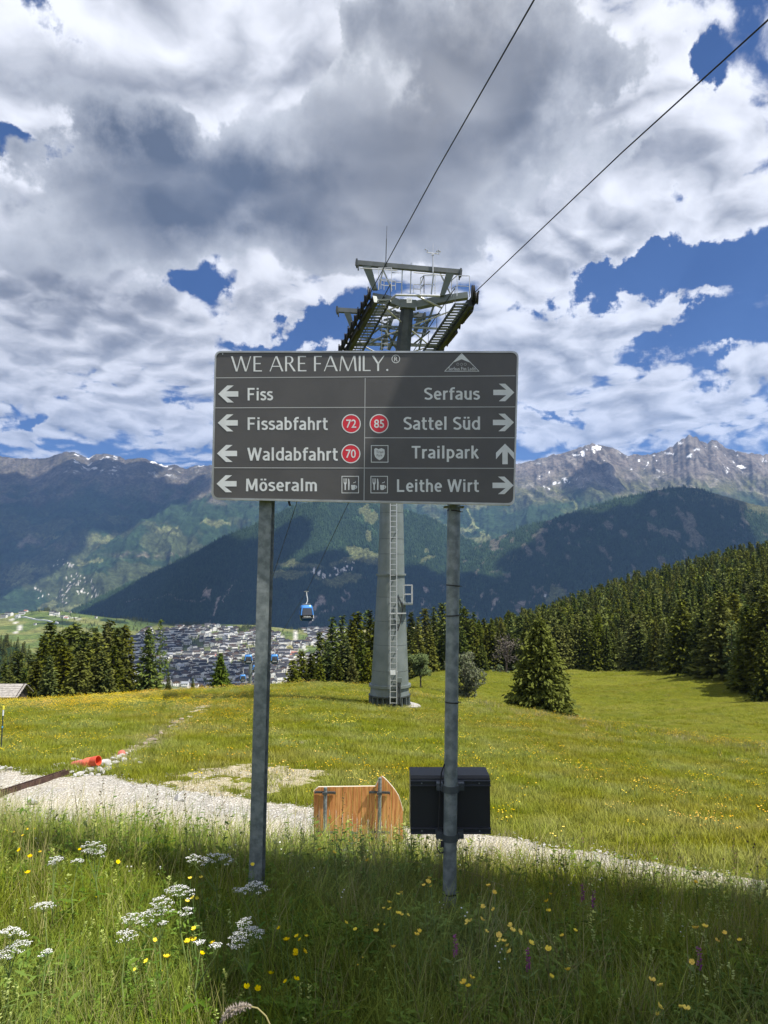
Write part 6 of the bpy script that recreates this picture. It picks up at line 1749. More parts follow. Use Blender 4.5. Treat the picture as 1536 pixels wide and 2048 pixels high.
# bleached tall grass along the ridge right of the tower
RG = []
for i in range(3):
    V, Fc, T = blades(560 + i, 20, 0.22, 0.15, 0.36, 0.006, 0.5, 2)
    me = mesh_np('ridge', V, Fc, {'tip': T}); me.materials.append(M_DRY if i == 0 else M_GR2); RG.append(me)
rg_c = variant_collection('ridge_grass', RG)
def ridge_f(a, b):
    p_, q_ = to_px(a, b, ground(a, b))
    return np.exp(-((b - np.interp(p_, [820, 1010, 1536], [56, 51, 39])) / 5.0) ** 2) * (p_ > 800) * sstep(fbm(a / 3, b / 3, 3, 561), 0.35, 0.6)
x_, y_, r = strew(16000, 32, 62, ridge_f, 562, 0.62, 0.5)
place('ridge_grass', x_, y_, r, rg_c, 3, 0.7, 1.3, 'taller bleached grass along the meadow ridge')
x_, y_, r = strew(9000, 30, 60, lambda a, b: ridge_f(a, b) * 0.6, 563, 0.62, 0.5)
place('ridge_flowers', x_, y_, r, flw_c, 4, 0.8, 1.4, 'yellow flowers along the meadow ridge')
# stones on the track edges
STN = mat('limestone', (0.60, 0.585, 0.55), 0.85, var=0.35, vscale=6, bump=0.4, bscale=25)
STN3 = mat('grey_limestone', (0.44, 0.43, 0.41), 0.9, col2=(0.32, 0.31, 0.29), vscale=2.5, bump=0.5, bscale=14)
STN2 = mat('brown_stone', (0.30, 0.24, 0.19), 0.9, var=0.35, vscale=6, bump=0.4, bscale=25)
def rock_mesh(seed, sq=0.6, sub=2):
    bm = bmesh.new(); bmesh.ops.create_icosphere(bm, subdivisions=sub, radius=0.5)
    r = random.Random(seed); ax = [Vector((r.uniform(-1, 1), r.uniform(-1, 1), r.uniform(-1, 1))).normalized() for _ in range(7)]; lim = [r.uniform(0.20, 0.42) for _ in ax]
    s = Vector((r.uniform(0.9, 1.6), r.uniform(0.6, 1.0), sq * r.uniform(0.6, 1.2)))
    for v in bm.verts:
        for a, l in zip(ax, lim):
            d = v.co.dot(a)
            if d > l: v.co -= a * (d - l)
        v.co = Vector((v.co.x * s.x, v.co.y * s.y, v.co.z * s.z))
    me = bpy.data.meshes.new('rock'); bm.to_mesh(me); bm.free(); return me
RK = []
for i in range(5):
    m_ = rock_mesh(600 + i, 0.6, 1); m_.materials.append(STN if i < 4 else STN2); RK.append(m_)
rk_c = variant_collection('stones', RK)
def stone_f(a, b):
    z_ = ground(a, b); rd_ = road_edges(a, b, z_); p_, q_ = to_px(a, b, z_)
    edge = np.exp(-((rd_ - 0.35) / 0.3) ** 2) * (b > 10.5)
    br_ = (np.exp(-((p_ - 430) / 190) ** 2 - ((q_ - 1572) / 32) ** 2) + np.exp(-((p_ - 1150) / 190) ** 2 - ((q_ - 1690 - (p_ - 1150) * 0.16) / 14) ** 2)) * fbm(a * 1.8, b * 1.8, 4, 33)
    return np.clip(edge * 0.9 * (rd_ > 0.02) + 0.35 * (br_ > 0.25) + 0.10 * (rd_ > 0.6) * sstep(fbm(a, b, 3, 609), 0.4, 0.65), 0, 1)
x_, y_, r = strew(60000, 10.2, 24, stone_f, 601, 0.62, 0.5)
sc_ = 0.02 + 0.05 * r.random(len(x_)) ** 3
z_ = ground(x_, y_)
scatter('track_stones', np.stack([x_, y_, z_ + 0.004], -1), r.uniform(0, 6.28, len(x_)), sc_, r.integers(0, 5, len(x_)), rk_c, 'pale gravel and stones along the track')
DT = []
for i in range(3):
    V, Fc, T = blades(570 + i, 16, 0.10, 0.04, 0.16, 0.004, 0.8, 2)
    me = mesh_np('tuft', V, Fc, {'tip': T}); me.materials.append(M_DRY if i < 2 else M_GR); DT.append(me)
dt_c = variant_collection('dry_tufts', DT)
x_, y_, r = strew(26000, 11, 36, lambda a, b: np.clip(stone_f(a, b) * 0.35 + 0.8 * (seg_d(a, b, [(p.x, p.y) for p in DITCH]) < 0.8), 0, 1), 575, 0.62, 0.5)
place('dry_tufts', x_, y_, r, dt_c, 3, 0.7, 1.5, 'straw coloured tufts along the track and the ditch')
def rock(px, py, s, label, group=None, m_=None, seed=0, rot=None):
    h = hit(px, py, 8, 60); me = rock_mesh(700 + seed, 0.65, 2); me.materials.append(m_ or STN3)
    me.polygons.foreach_set('use_smooth', [False] * len(me.polygons))
    o = bpy.data.objects.new('rock', me); C.objects.link(o); o.location = h + Vector((0, 0, s * 0.12)); o.scale = (s, s, s); o.rotation_euler = (0, 0, seed * 1.7)
    o['label'] = label; o['category'] = 'rock'
    if group: o['group'] = group
rock(158, 1536, 0.62, 'largest grey flat rock lying in front of the orange pipe', seed=1)
for i, (px, py, s) in enumerate([(112, 1533, .22), (122, 1532, .22), (137, 1530, .16), (150, 1524, .30), (170, 1546, .20), (178, 1543, .26), (188, 1540, .28), (160, 1550, .20), (197, 1541, .30), (206, 1532, .38), (213, 1526, .30), (220, 1533, .26),
        (228, 1520, .22), (236, 1516, .24), (244, 1512, .20), (215, 1540, .26), (203, 1546, .24), (150, 1552, .18), (142, 1547, .18), (183, 1551, .2), (226, 1528, .24), (252, 1508, .18), (262, 1504, .18), (198, 1552, .16), (60, 1600, .16), (66, 1606, .22), (270, 1520, .2), (280, 1527, .18), (247, 1522, .25), (172, 1553, .14), (355, 1600, .26), (362, 1602, .18), (5, 1538, .2), (18, 1540, .22), (232, 1536, .16)]):
    rock(px, py, s, 'pale limestone among the stones heaped around the orange pipe end', 'stones round the pipe end', seed=10 + i)
for i, (px, py, s) in enumerate([(290, 1490, .28), (304, 1482, .3), (322, 1470, .3), (296, 1496, .2), (338, 1455, .28), (352, 1447, .3), (364, 1440, .3)]):
    rock(px, py, s, 'brownish stone in the shallow ditch running up the meadow', 'stones in the ditch', STN2, seed=60 + i)

# orange drain pipe
OR1 = mat('orange_plastic', (0.62, 0.085, 0.035), 0.4); OR2 = mat('light_orange_plastic', (0.75, 0.17, 0.09), 0.4); OR3 = mat('faded_orange_plastic', (0.48, 0.13, 0.09), 0.5)
hp = hit(176, 1537, 8, 40); Yp = hp.y
a, b = P(146, 1531, Yp), P(197, 1521, Yp - 0.25)
pp = thing('drain_pipe', hp, 'red orange ribbed plastic drain pipe lying by the track', 'pipe')
dp = (b - a)
def seg(t0, t1, r_, name, m_, inner=False, n=20):
    mb = MB(); mb.tube([a + dp * t0, a + dp * t1], r_, n, cap=not inner)
    o = mb.build(name, m_, pp, smooth=True)
seg(0.0, 0.52, 0.095, 'pipe_body', OR3)
for k in range(7):
    t = 0.05 + 0.065 * k; seg(t, t + 0.02, 0.103, 'rib', OR3)
seg(0.50, 0.74, 0.118, 'coupling', OR2); seg(0.56, 0.59, 0.124, 'rib', OR2); seg(0.66, 0.69, 0.124, 'rib', OR2)
mb = MB(); ax_ = dp.normalized().to_track_quat('Z', 'Y').to_matrix(); L_ = dp.length
mb.lathe(a, [(0.110, L_ * 0.74), (0.124, L_ * 0.78), (0.124, L_), (0.110, L_), (0.110, L_ * 0.82), (0.02, L_ * 0.80)], 24, ax_, cap=False); mb.build('socket', OR1, pp, smooth=True)
h2 = hit(243, 1511, 8, 40); mb = MB(); mb.lathe(h2 + Vector((0, 0, 0.05)), [(0.05, -0.06), (0.12, 0), (0.10, 0.06), (0.03, 0.08)], 12, Matrix.Rotation(R(60), 3, 'X'))
o = mb.build('pipe_cap', OR3); tag(o, 'small faded orange pipe cap half buried in the white stones', 'pipe cap')
# steel drainage channel across the track
RUST = mat('rusty_steel', (0.10, 0.055, 0.04), 0.7, 0.3, var=0.5, vscale=6, bump=0.4, bscale=30)
c0_, c1_ = hit(-60, 1612, 6, 40), hit(135, 1548, 8, 40)
ch = thing('drainage_channel', (c0_ + c1_) / 2, 'rusty steel drainage rail crossing the gravel track at the left', 'drainage channel')
for j in range(5):
    p0 = c0_ + (c1_ - c0_) * (j / 5 + 0.003); p1 = c0_ + (c1_ - c0_) * ((j + 1) / 5 - 0.003)
    dz = Vector((0, 0, 0.05)); sd = (c1_ - c0_).cross(Vector((0, 0, 1))).normalized() * 0.055
    mb = MB()
    for s in (-1, 1): mb.bar(p0 + sd * s + dz, p1 + sd * s + dz, 0.02, 0.12)
    mb.bar(p0 + dz * 0.2, p1 + dz * 0.2, 0.11, 0.02); mb.build('rail_section', RUST, ch)
# marker stake at the left edge
hs = hit(2, 1500, 8, 60); tpz = P(7, 1412, hs.y)
st = thing('marker_stake', hs, 'thin dark marker stake with white and yellow tip at the left edge', 'stake')
def at_(f): return hs + (tpz - hs) * f
mb = MB(); mb.tube([at_(-0.1), at_(0.78)], 0.020, 8); mb.build('shaft', mat('stake_dark', (0.03, 0.05, 0.045), 0.5), st)
mb = MB(); mb.tube([at_(0.78), at_(0.92)], 0.026, 8); mb.build('white_band', WHITE, st)
mb = MB(); mb.tube([at_(0.92), at_(1.0)], 0.036, 8); mb.build('yellow_tip', mat('stake_yellow', (0.75, 0.68, 0.06), 0.5), st)
mb = MB(); mb.tube([at_(0.50), at_(0.54)], 0.027, 8); mb.build('blue_band', mat('stake_blue', (0.10, 0.35, 0.55), 0.5), st)
# small hay hut at the left edge behind the crest
SH = mat('weathered_shingles', (0.36, 0.33, 0.30), 0.9, var=0.4, vscale=5, bump=0.5, bscale=14); DW = mat('dark_hut_boards', (0.045, 0.035, 0.028), 0.85, var=0.4, vscale=4)
Yh = 68.0
hr = P(44, 1372, Yh); zr_ = hr.z; ze = P(35, 1391, Yh).z; zf = gz(hr.x, Yh) - 0.5
hut = thing('hay_hut', (hr.x - 2, Yh, zf), 'small dark wooden hay hut with weathered grey shingle roof', 'hut')
xr = hr.x
mb = MB(); mb.box((xr - 3.0, Yh + 1.0, (ze + zf) / 2), (5.0, 2.4, ze - zf))
mb.prism([(xr - 0.5, Yh - 0.2, ze), (xr - 0.5, Yh + 2.2, ze), (xr - 0.5, Yh + 1.0, zr_ - 0.05)], (-5.0, 0, 0)); mb.build('wall', DW, hut)
for s, nm in ((-1, 'roof_slope'), (1, 'roof_slope')):
    for q_i in range(6):
        f0, f1 = q_i / 6, (q_i + 1) / 6 + 0.04
        def rp_(f, lift): return (Yh + 1.0 + s * (0.0 + 1.55 * f), zr_ - (zr_ - ze + 0.1) * f + lift)
        y0_, z0_ = rp_(f0, 0.0); y1_, z1_ = rp_(f1, 0.03)
        mb = MB(); mb.add([(xr - 5.8, y0_, z0_), (xr - 0.05, y0_, z0_), (xr - 0.05 - 0.10 * f1, y1_, z1_), (xr - 5.8, y1_, z1_), (xr - 5.8, y0_, z0_ + 0.05), (xr - 0.05, y0_, z0_ + 0.05), (xr - 0.05 - 0.1 * f1, y1_, z1_ + 0.05), (xr - 5.8, y1_, z1_ + 0.05)],
                          [(0, 1, 2, 3), (7, 6, 5, 4), (0, 4, 5, 1), (1, 5, 6, 2), (2, 6, 7, 3), (3, 7, 4, 0)]); mb.build('shingle_row', SH, hut)
mb = MB(); mb.bar((xr - 0.25, Yh + 1, zr_ + 0.06), (xr - 0.25, Yh + 2.6, ze - 0.1), 0.06, 0.12); mb.bar((xr - 0.25, Yh + 1, zr_ + 0.06), (xr - 0.25, Yh - 0.6, ze - 0.1), 0.06, 0.12); mb.build('bargeboard', DW, hut)

# ------------------------------------------------------------------ broad-leaved bushes
M_SAL = leaf_mat('grey_green_leaves', (0.10, 0.12, 0.055), (0.14, 0.145, 0.08), 0.3, 0.3, tip=(0.19, 0.185, 0.13)); M_ROW = leaf_mat('rowan_leaves', (0.11, 0.15, 0.06), (0.15, 0.19, 0.07), 0.3, 0.3)
M_DED = leaf_mat('dead_twigs', (0.085, 0.072, 0.06), (0.13, 0.11, 0.09), 0.0, 0.2)
def bush(x, y, H, W, clumps, n, leaf, m_, label, name, seed, low=0.2):
    r = np.random.default_rng(seed); t = thing(name, (x, y, gz(x, y) - 0.05), label, 'bush' if 'bush' in label else 'tree')
    c = np.stack([r.normal(0, W * 0.26, clumps), r.normal(0, W * 0.26, clumps), H * r.uniform(low, 0.88, clumps)], -1)
    fac = np.sqrt(np.clip(1 - ((c[:, 2] / H - 0.5) / 0.56) ** 2, 0.08, 1)); c[:, :2] *= fac[:, None]
    k = r.integers(0, clumps, n); dirs = r.normal(0, 1, (n, 3)); dirs /= np.linalg.norm(dirs, axis=1)[:, None]
    rad = H * 0.13 * (0.6 + 0.4 * r.random(n))
    cc = c[k] + dirs * rad[:, None] * np.array((1, 1, 0.8)); cc[:, 2] = np.maximum(cc[:, 2], 0.05)
    A = r.normal(0, 1, (n, 3)); A /= np.linalg.norm(A, axis=1)[:, None]; B = np.cross(A, r.normal(0, 1, (n, 3))); B /= np.linalg.norm(B, axis=1)[:, None]
    s = (leaf * r.uniform(0.7, 1.3, n))[:, None]
    V = np.stack([cc - A * s, cc + B * s * 0.6, cc + A * s, cc - B * s * 0.6], 1).reshape(-1, 3)
    o = link('crown', mesh_np('crown', V, np.arange(len(V)).reshape(-1, 4), {'tip': np.repeat(r.random(n) ** 3, 4)}), None, m_); o.parent = t
    mb = MB(); mb.tube([(0, 0, -0.1), (0, 0, H * 0.35), (0.05, 0, H * 0.7)], [H * 0.025, H * 0.018, H * 0.008], 7)
    for q in c[: min(14, clumps)]: mb.tube([(0, 0, H * 0.25), Vector(q) * 0.6 + Vector((0, 0, H * 0.12)), Vector(q)], [H * 0.012, H * 0.008, H * 0.003], 5)
    o = link('trunk', mb.mesh('trunk'), None, BARK); o.parent = t
    return t
def bush_at(px, top, Y, wpx, **kw):
    a = P(px, top, Y); H = a.z - gz(a.x, Y); return bush(a.x, Y, H, wpx / FPX * Y, **kw)
bush_at(841, 1302, 84, 42, clumps=26, n=2600, leaf=0.13, m_=M_ROW, label='small round leafed tree just right of the lift tower', name='rowan_tree', seed=1, low=0.4)
bush_at(932, 1300, 80, 56, clumps=34, n=3600, leaf=0.13, m_=M_SAL, label='grey green willow bush behind the right sign post', name='willow_bush', seed=2, low=0.08)
bush_at(1002, 1328, 140, 30, clumps=14, n=900, leaf=0.16, m_=M_ROW, label='low green bush at the forest edge left of the lone spruce', name='low_bush', seed=3, low=0.15)
bush_at(1012, 1258, 147, 40, clumps=30, n=1100, leaf=0.13, m_=M_DED, label='bare grey dead tree at the forest edge left of the lone spruce', name='dead_tree', seed=4, low=0.3)

# ------------------------------------------------------------------ single flowers on the bank
def hitz(px, py, h, y0=1.2, y1=9):
    ys = np.linspace(y0, y1, 900); a = P(px, py, 1.0)
    xx = a.x * ys; zz = EYE.z + (a.z - EYE.z) * ys; g = ground(xx, ys) + h
    k = int(np.argmax(zz < g)); return Vector((float(xx[k]), float(ys[k]), float(zz[k])))
def flower_meshes(seed):
    r = np.random.default_rng(seed); mb = MB(); R0 = 0.013
    for k in range(5):
        a = 2 * math.pi * k / 5 + r.normal(0, 0.1); d = Vector((math.cos(a), math.sin(a), 0)); s = Vector((-math.sin(a), math.cos(a), 0))
        p = [Vector((0, 0, 0)), d * R0 * 0.5 + s * R0 * 0.5 + Vector((0, 0, 0.004)), d * R0 + s * R0 * 0.45 + Vector((0, 0, 0.010)), d * R0 * 1.1 + Vector((0, 0, 0.011)), d * R0 - s * R0 * 0.45 + Vector((0, 0, 0.010)), d * R0 * 0.5 - s * R0 * 0.5 + Vector((0, 0, 0.004))]
        mb.add(p, [(0, 1, 2, 3), (0, 3, 4, 5)])
    mb.lathe((0, 0, 0.004), [(0.004, -0.002), (0.005, 0.002), (0.001, 0.004)], 7)
    me = mb.mesh('blossom', False); me.materials.append(M_YEL); return me
BLS = [flower_meshes(i) for i in range(4)]
BUT = [(380, 1758), (402, 1756), (386, 1797), (394, 1798), (374, 1804), (309, 1881), (374, 1885), (389, 1882), (426, 1887), (388, 1859), (383, 1878), (403, 1909), (333, 1916), (293, 1924), (268, 1942), (493, 1974), (480, 2004), (462, 2041), (515, 1979), (541, 1949), (572, 1964), (592, 1960),
       (573, 1882), (594, 1874), (600, 1881), (613, 1874), (590, 1904), (608, 1904), (590, 1912), (559, 1857), (691, 1846), (711, 1860), (752, 1864), (768, 1818), (780, 1820), (778, 1806), (796, 1828), (801, 1830), (815, 1831), (859, 1757), (856, 1765), (848, 1772), (862, 1774), (796, 1790), (803, 1786),
       (838, 1863), (833, 1871), (787, 1895), (936, 1845), (942, 1843), (963, 1840), (977, 1773), (988, 1786), (966, 1815), (988, 1820), (972, 1864), (998, 1871), (1021, 1852), (1024, 1862), (1038, 1865), (1000, 1883), (1008, 1884), (1020, 1905), (1015, 1893), (1062, 1888), (1097, 1899), (1101, 1789), (1094, 1804), (1098, 1824),
       (1125, 1873), (1150, 1862), (1137, 1941), (1102, 1955), (943, 1957), (937, 1974), (928, 1967), (1391, 1765), (1388, 1857), (1394, 1857), (1410, 1855), (1449, 1867), (1433, 1882), (1480, 1882), (1385, 1925), (1304, 1962), (1322, 1973), (1318, 2014), (1316, 2031), (1362, 2016), (1373, 2019), (1455, 1757), (55, 1747), (80, 1705), (160, 1700), (60, 1714)]
BUT += [(46, 1672), (40, 1701), (205, 1668), (235, 1725), (505, 1730), (640, 1700), (668, 1706), (710, 1712), (735, 1722), (1180, 1760), (1240, 1772)]
bfirst = None
BUT = [q for q in BUT if q[1] < 1990 or q[0] > 700]
for i, (px, py) in enumerate(BUT):
    e = hitz(px, py, random.uniform(0.18, 0.30)); g_ = gz(e.x, e.y)
    if e.z - g_ > 0.5 or e.y < 1.5: continue
    t = thing('buttercup', (e.x, e.y, g_), 'yellow buttercup with glossy petals standing in the bank grass', 'flower', 'buttercups on the bank')
    o = bpy.data.objects.new('blossom', BLS[i % 4]); C.objects.link(o); o.parent = t; o.location = (0, 0, e.z - g_); o.rotation_euler = (random.uniform(-0.2, 0.9), random.uniform(-0.5, 0.5), random.uniform(0, 6)); s_ = random.uniform(0.55, 0.85); o.scale = (s_, s_, s_)
    key = 'bstem'
    if bfirst is None:
        mb = MB(); mb.tube([(0.02, 0.0, 0), (0.015, 0.01, 0.4), (0.004, 0, 0.8), (0, 0, 1.0)], [0.0022, 0.0018, 0.0014, 0.001], 5, False); bfirst = mb.mesh('stem', False); bfirst.materials.append(M_STEM)
    o = bpy.data.objects.new('stem', bfirst); C.objects.link(o); o.parent = t; o.scale = (1, 1, e.z - g_)
ORC = [(1164, 1768), (1194, 1782), (1389, 1893), (1057, 1900), (906, 1872)]
om = spike(480, 0.25, M_PUR, 30, 0.008)
for (px, py) in ORC:
    e = hitz(px, py + 8, 0.24); o = bpy.data.objects.new('orchid', om); C.objects.link(o); o.location = (e.x, e.y, gz(e.x, e.y)); o.rotation_euler.z = random.uniform(0, 6)
    tag(o, 'dark purple orchid spike in the shaded grass right of the round post', 'flower', 'purple orchids on the bank')
UMB = {'far left, above the lit grass': [(188, 1688, 34), (200, 1704, 18), (176, 1700, 12)], 'small, leftmost on the upper bank': [(114, 1715, 22), (108, 1722, 10)], 'between the first two, low and tiny': [(155, 1719, 16)],
       'tall, with twin heads left of the square post': [(437, 1709, 46), (390, 1714, 26), (415, 1722, 12)], 'middle left, on a bent stem': [(361, 1775, 44), (373, 1820, 22)], 'with a long slanting flower cluster': [(325, 1801, 34), (300, 1824, 40), (262, 1832, 26), (326, 1845, 10)],
       'with its head before the square post': [(512, 1768, 34), (482, 1778, 22)], 'broad headed, below the square post': [(500, 1856, 44), (478, 1876, 28), (468, 1893, 12), (490, 1840, 22)], 'by the left edge, drooping': [(25, 1858, 40), (32, 1888, 44), (10, 1912, 20)],
       'small headed, on the lit slope': [(88, 1806, 30)], 'small, beside the bent grass stems': [(252, 1867, 26)], 'tiny, right of the bent stems': [(400, 1882, 14), (432, 1890, 12)], 'tiny, low at the left': [(92, 1903, 16)]}
for n_i, (where, heads) in enumerate(UMB.items()):
    r_ = np.random.default_rng(800 + n_i)
    px, py, rr_ = heads[0]
    e0 = hitz(px, py, 0.36); Yd_ = e0.y; g_ = gz(e0.x, Yd_)
    t = thing('cow_parsley', (e0.x, Yd_, g_), 'white flowering cow parsley, ' + where, 'flower')
    root = Vector((e0.x + r_.normal(0, 0.03), Yd_, g_))
    fork = root.lerp(e0, 0.55) + Vector((r_.normal(0, 0.01), 0, 0))
    mb = MB(); mb.tube([root, root.lerp(fork, 0.5) + Vector((0.01, 0, 0)), fork], [0.0042, 0.0036, 0.003], 6)
    for (hx, hy, hr_) in heads:
        e = P(hx, hy, Yd_ + r_.normal(0, 0.02)); mb.tube([fork, fork.lerp(e, 0.6) + Vector((0, 0, -0.015)), e + Vector((0, 0, -0.035))], [0.0028, 0.0022, 0.0018], 5, False)
    mb.build('stem', M_STEM, t)
    for (hx, hy, hr_) in heads:
        e = P(hx, hy, Yd_); Rm = hr_ / FPX * Yd_ * 0.66; mb = MB(); nn_ = max(5, int(13 * (hr_ / 30) ** 1.2)); ray = MB()
        tx, ty = r_.normal(0, 0.25), r_.normal(-0.15, 0.2)
        for k in range(nn_):
            a = k * 2.4; q = Rm * math.sqrt((k + 0.5) / nn_); c = e + Vector((q * math.cos(a), q * math.sin(a), 0.0)); c.z += -0.4 * q * q / max(Rm, .01) + tx * (c.x - e.x) + ty * (c.y - e.y) + r_.normal(0, 0.003)
            ray.bar(e + Vector((0, 0, -0.035)), c, 0.0011, 0.0011)
            for j in range(13):
                b_2 = r_.uniform(0, 6.28); q2 = 0.0115 * math.sqrt(r_.random()); f_ = c + Vector((q2 * math.cos(b_2), q2 * math.sin(b_2), 0.004 - 25 * q2 * q2)); s = r_.uniform(0.0013, 0.0022)
                mb.lathe(f_, [(s * 0.2, -s), (s, 0), (s * 0.5, s * 0.5)], 5)
        mb.build('umbel', M_WHT, t); ray.build('umbel_rays', M_STEM, t)
    V, Fc = leafy(830 + n_i, 14, 0.03, 0.03, 0.075, 0.20, 0.03, 0.24)
    o = link('leaves', mesh_np('leaves', V, Fc, {'tip': np.zeros(len(V))}), None, M_BROAD); o.parent = t
for (px, py, hh_, n_, lb_) in ((158, 1660, 0.34, 60, 'dark bushy herb on the bank edge before the track, at the left'), (440, 1668, 0.36, 90, 'lush broad leaved plant on the bank edge left of the square post')):
    e = hitz(px, py, hh_ * 0.7); t = thing('leafy_plant', (e.x, e.y, gz(e.x, e.y)), lb_, 'plant')
    V, Fc = leafy(880 + n_, n_, 0.10 if n_ > 70 else 0.05, 0.05, 0.12 if n_ > 70 else 0.08, 0.34, 0.05, hh_)
    o = link('leaves', mesh_np('leaves', V, Fc, {'tip': np.zeros(len(V))}), None, M_BROAD); o.parent = t
    mb = MB(); [mb.tube([(0, 0, -0.02), (0.02 * k, 0.01 * k, hh_ * 0.9)], [0.003, 0.0015], 5, False) for k in (-2, -1, 0, 1, 2)]; o = link('stem', mb.mesh('stem'), None, M_STEM); o.parent = t
# arching pale grass plume at the bottom, bent dry stalks
def plume(pts3, label, fluffy=True):
    pts3 = [Vector(p) for p in pts3]; r_ = np.random.default_rng(900)
    t = thing('grass_plume', (pts3[0].x, pts3[0].y, gz(pts3[0].x, pts3[0].y)), label, 'grass plume')
    mb = MB(); mb.tube(pts3, 0.0018, 5, False); mb.build('stalk', M_DRY, t)
    if fluffy:
        mb = MB(); n = len(pts3)
        for k in range(420):
            f = r_.uniform(0.52, 1.0) * (n - 1) * 0.999; i = int(f); p = pts3[i].lerp(pts3[i + 1], f - i); d = Vector(r_.normal(0, 1, 3)).normalized(); wd_ = 0.011 * math.sin(max(0.05, min(1, (f / (n - 1) - 0.50) / 0.5)) * math.pi) + 0.003
            s = d.cross(Vector((0, 0, 1))).normalized(); mb.add([p, p + d * wd_ * 0.6 + s * 0.0012, p + d * wd_ * 1.2, p + d * wd_ * 0.6 - s * 0.0012], [(0, 1, 2, 3)])
        mb.build('plume', M_PALE, t)
M_PALE = leaf_mat('pale_plume', (0.42, 0.36, 0.30), (0.50, 0.45, 0.38), 0.3, 0.2)
Yq = 2.05
plume([P(560, 2120, Yq), P(545, 2060, Yq), P(532, 2032, Yq), P(515, 2016, Yq), P(495, 2012, Yq), P(475, 2016, Yq), P(455, 2026, Yq), P(440, 2046, Yq)], 'arching pale grass plume at the bottom edge left of centre')
plume([P(1040, 1800, 3.8), P(990, 1768, 3.9), P(960, 1752, 3.95), P(920, 1738, 4.0), P(870, 1732, 4.1), P(815, 1722, 4.15)], 'long bent straw stalk behind the round post', False)
plume([P(975, 1870, 3.3), P(980, 1810, 3.35), P(990, 1765, 3.4), P(1008, 1772, 3.4)], 'dry upright stalk right of the round post', False)

# ------------------------------------------------------------------ the village in the valley
W1 = mat('house_white', (0.80, 0.78, 0.73), 0.8); W2 = mat('house_wood', (0.16, 0.10, 0.06), 0.8); RF = mat('roof_slate', (0.040, 0.039, 0.041), 0.95, spec=0.1); RF2 = mat('roof_brown', (0.07, 0.052, 0.042), 0.95, spec=0.1); RF3 = mat('roof_tin', (0.26, 0.27, 0.29), 0.5); RFR = mat('roof_red', (0.34, 0.12, 0.08), 0.7); GLZ = mat('house_window', (0.03, 0.035, 0.04), 0.2)
def house_mesh(L, Wd, H, rf, wall2, ov=0.7, rise=0.42):
    mb = MB(); mb.cur = 0; mb.box((0, 0, H / 2 - 2), (L, Wd, H + 4))
    mb.cur = 1; rh = Wd / 2 * rise
    mb.prism([(-L / 2, -Wd / 2, H * 0.75), (-L / 2, Wd / 2, H * 0.75), (-L / 2, Wd / 2, H), (-L / 2, 0, H + rh), (-L / 2, -Wd / 2, H)], (-0.06, 0, 0))
    mb.prism([(L / 2, -Wd / 2, H), (L / 2, 0, H + rh), (L / 2, Wd / 2, H)], (-L, 0, 0))
    mb.cur = 2
    for s in (-1, 1):
        a = Vector((0, s * (Wd / 2 + ov), H - ov * rise + 0.15)); b = Vector((0, 0, H + rh + 0.15)); dx = Vector((L / 2 + ov, 0, 0)); th = Vector((0, 0, 0.35))
        mb.add([a - dx, a + dx, b + dx, b - dx, a - dx + th, a + dx + th, b + dx + th, b - dx + th], [(0, 1, 2, 3), (7, 6, 5, 4), (0, 4, 5, 1), (1, 5, 6, 2), (2, 6, 7, 3), (3, 7, 4, 0)])
    mb.cur = 3
    nfl = max(1, int(H / 2.8)); nw = max(2, int(L / 3.2))
    for fl in range(nfl):
        for k in range(nw):
            for s in (-1, 1):
                mb.box((-L / 2 + (k + 0.5) * L / nw, s * (Wd / 2 + 0.04), 1.6 + fl * 2.7), (1.3, 0.08, 1.3))
        for k in range(3):
            for s in (-1, 1): mb.box((s * (L / 2 + 0.10), -Wd / 2 + (k + 0.5) * Wd / 3, 1.6 + fl * 2.7), (0.08, 1.2, 1.3))
    mb.cur = 1
    mb.box((0, -Wd / 2 - 0.6, H * 0.52), (L * 0.9, 1.1, 0.9))
    me = mb.mesh('house')
    for q in (W1, wall2, rf, GLZ): me.materials.append(q)
    return me
HM = [house_mesh(13, 11, 7.5, RF, W2), house_mesh(16, 12, 9, RF, W1), house_mesh(11, 10, 7, RF2, W2), house_mesh(20, 13, 10, RF, W2), house_mesh(12, 12, 8.5, RF3, W1), house_mesh(15, 11, 8, RF2, W1), house_mesh(26, 15, 11, RF, W1), house_mesh(13, 10, 5, RFR, W1)]
rv = np.random.default_rng(77)
hs_ = []
def vdens(px, py):
    top = np.interp(px, [250, 290, 320, 370, 420, 480, 530, 560, 600, 640, 680], [1290, 1262, 1255, 1258, 1252, 1262, 1262, 1268, 1262, 1252, 1250])
    d = (py > top) * (py < 1385) * (px > 258) * (px < 690)
    field = np.exp(-((px - 590) / 32) ** 2 - ((py - 1275) / 14) ** 2)
    d = d * (field < 0.4) * np.where(px > 555, 0.42, 1.0) * np.where((px > 540) & (py > 1330), 0.3, 1.0) * np.where(px < 268, 0.3, 1)
    return d
GR = {}
N0 = 45000
YV = rv.uniform(1600, 2950, N0); XV = rv.uniform(-0.36, -0.03, N0) * YV; ZV = ground(XV, YV); PV, QV = to_px(XV, YV, ZV)
okv = (rv.random(N0) < np.array(vdens(PV, QV), float) * 0.9) & (fbm(XV / 45, YV / 60, 3, 771) > 0.42)
for xv, yv, zv, p_, q_ in zip(XV[okv], YV[okv], ZV[okv], PV[okv], QV[okv]):
    gx, gy = int(xv // 20), int(yv // 20)
    if any((xv - a) ** 2 + (yv - b) ** 2 < 20 ** 2 for i_ in (-1, 0, 1) for j_ in (-1, 0, 1) for (a, b) in GR.get((gx + i_, gy + j_), [])): continue
    GR.setdefault((gx, gy), []).append((xv, yv)); hs_.append((float(xv), float(yv), float(zv), float(p_), float(q_)))
    if len(hs_) >= 1300: break
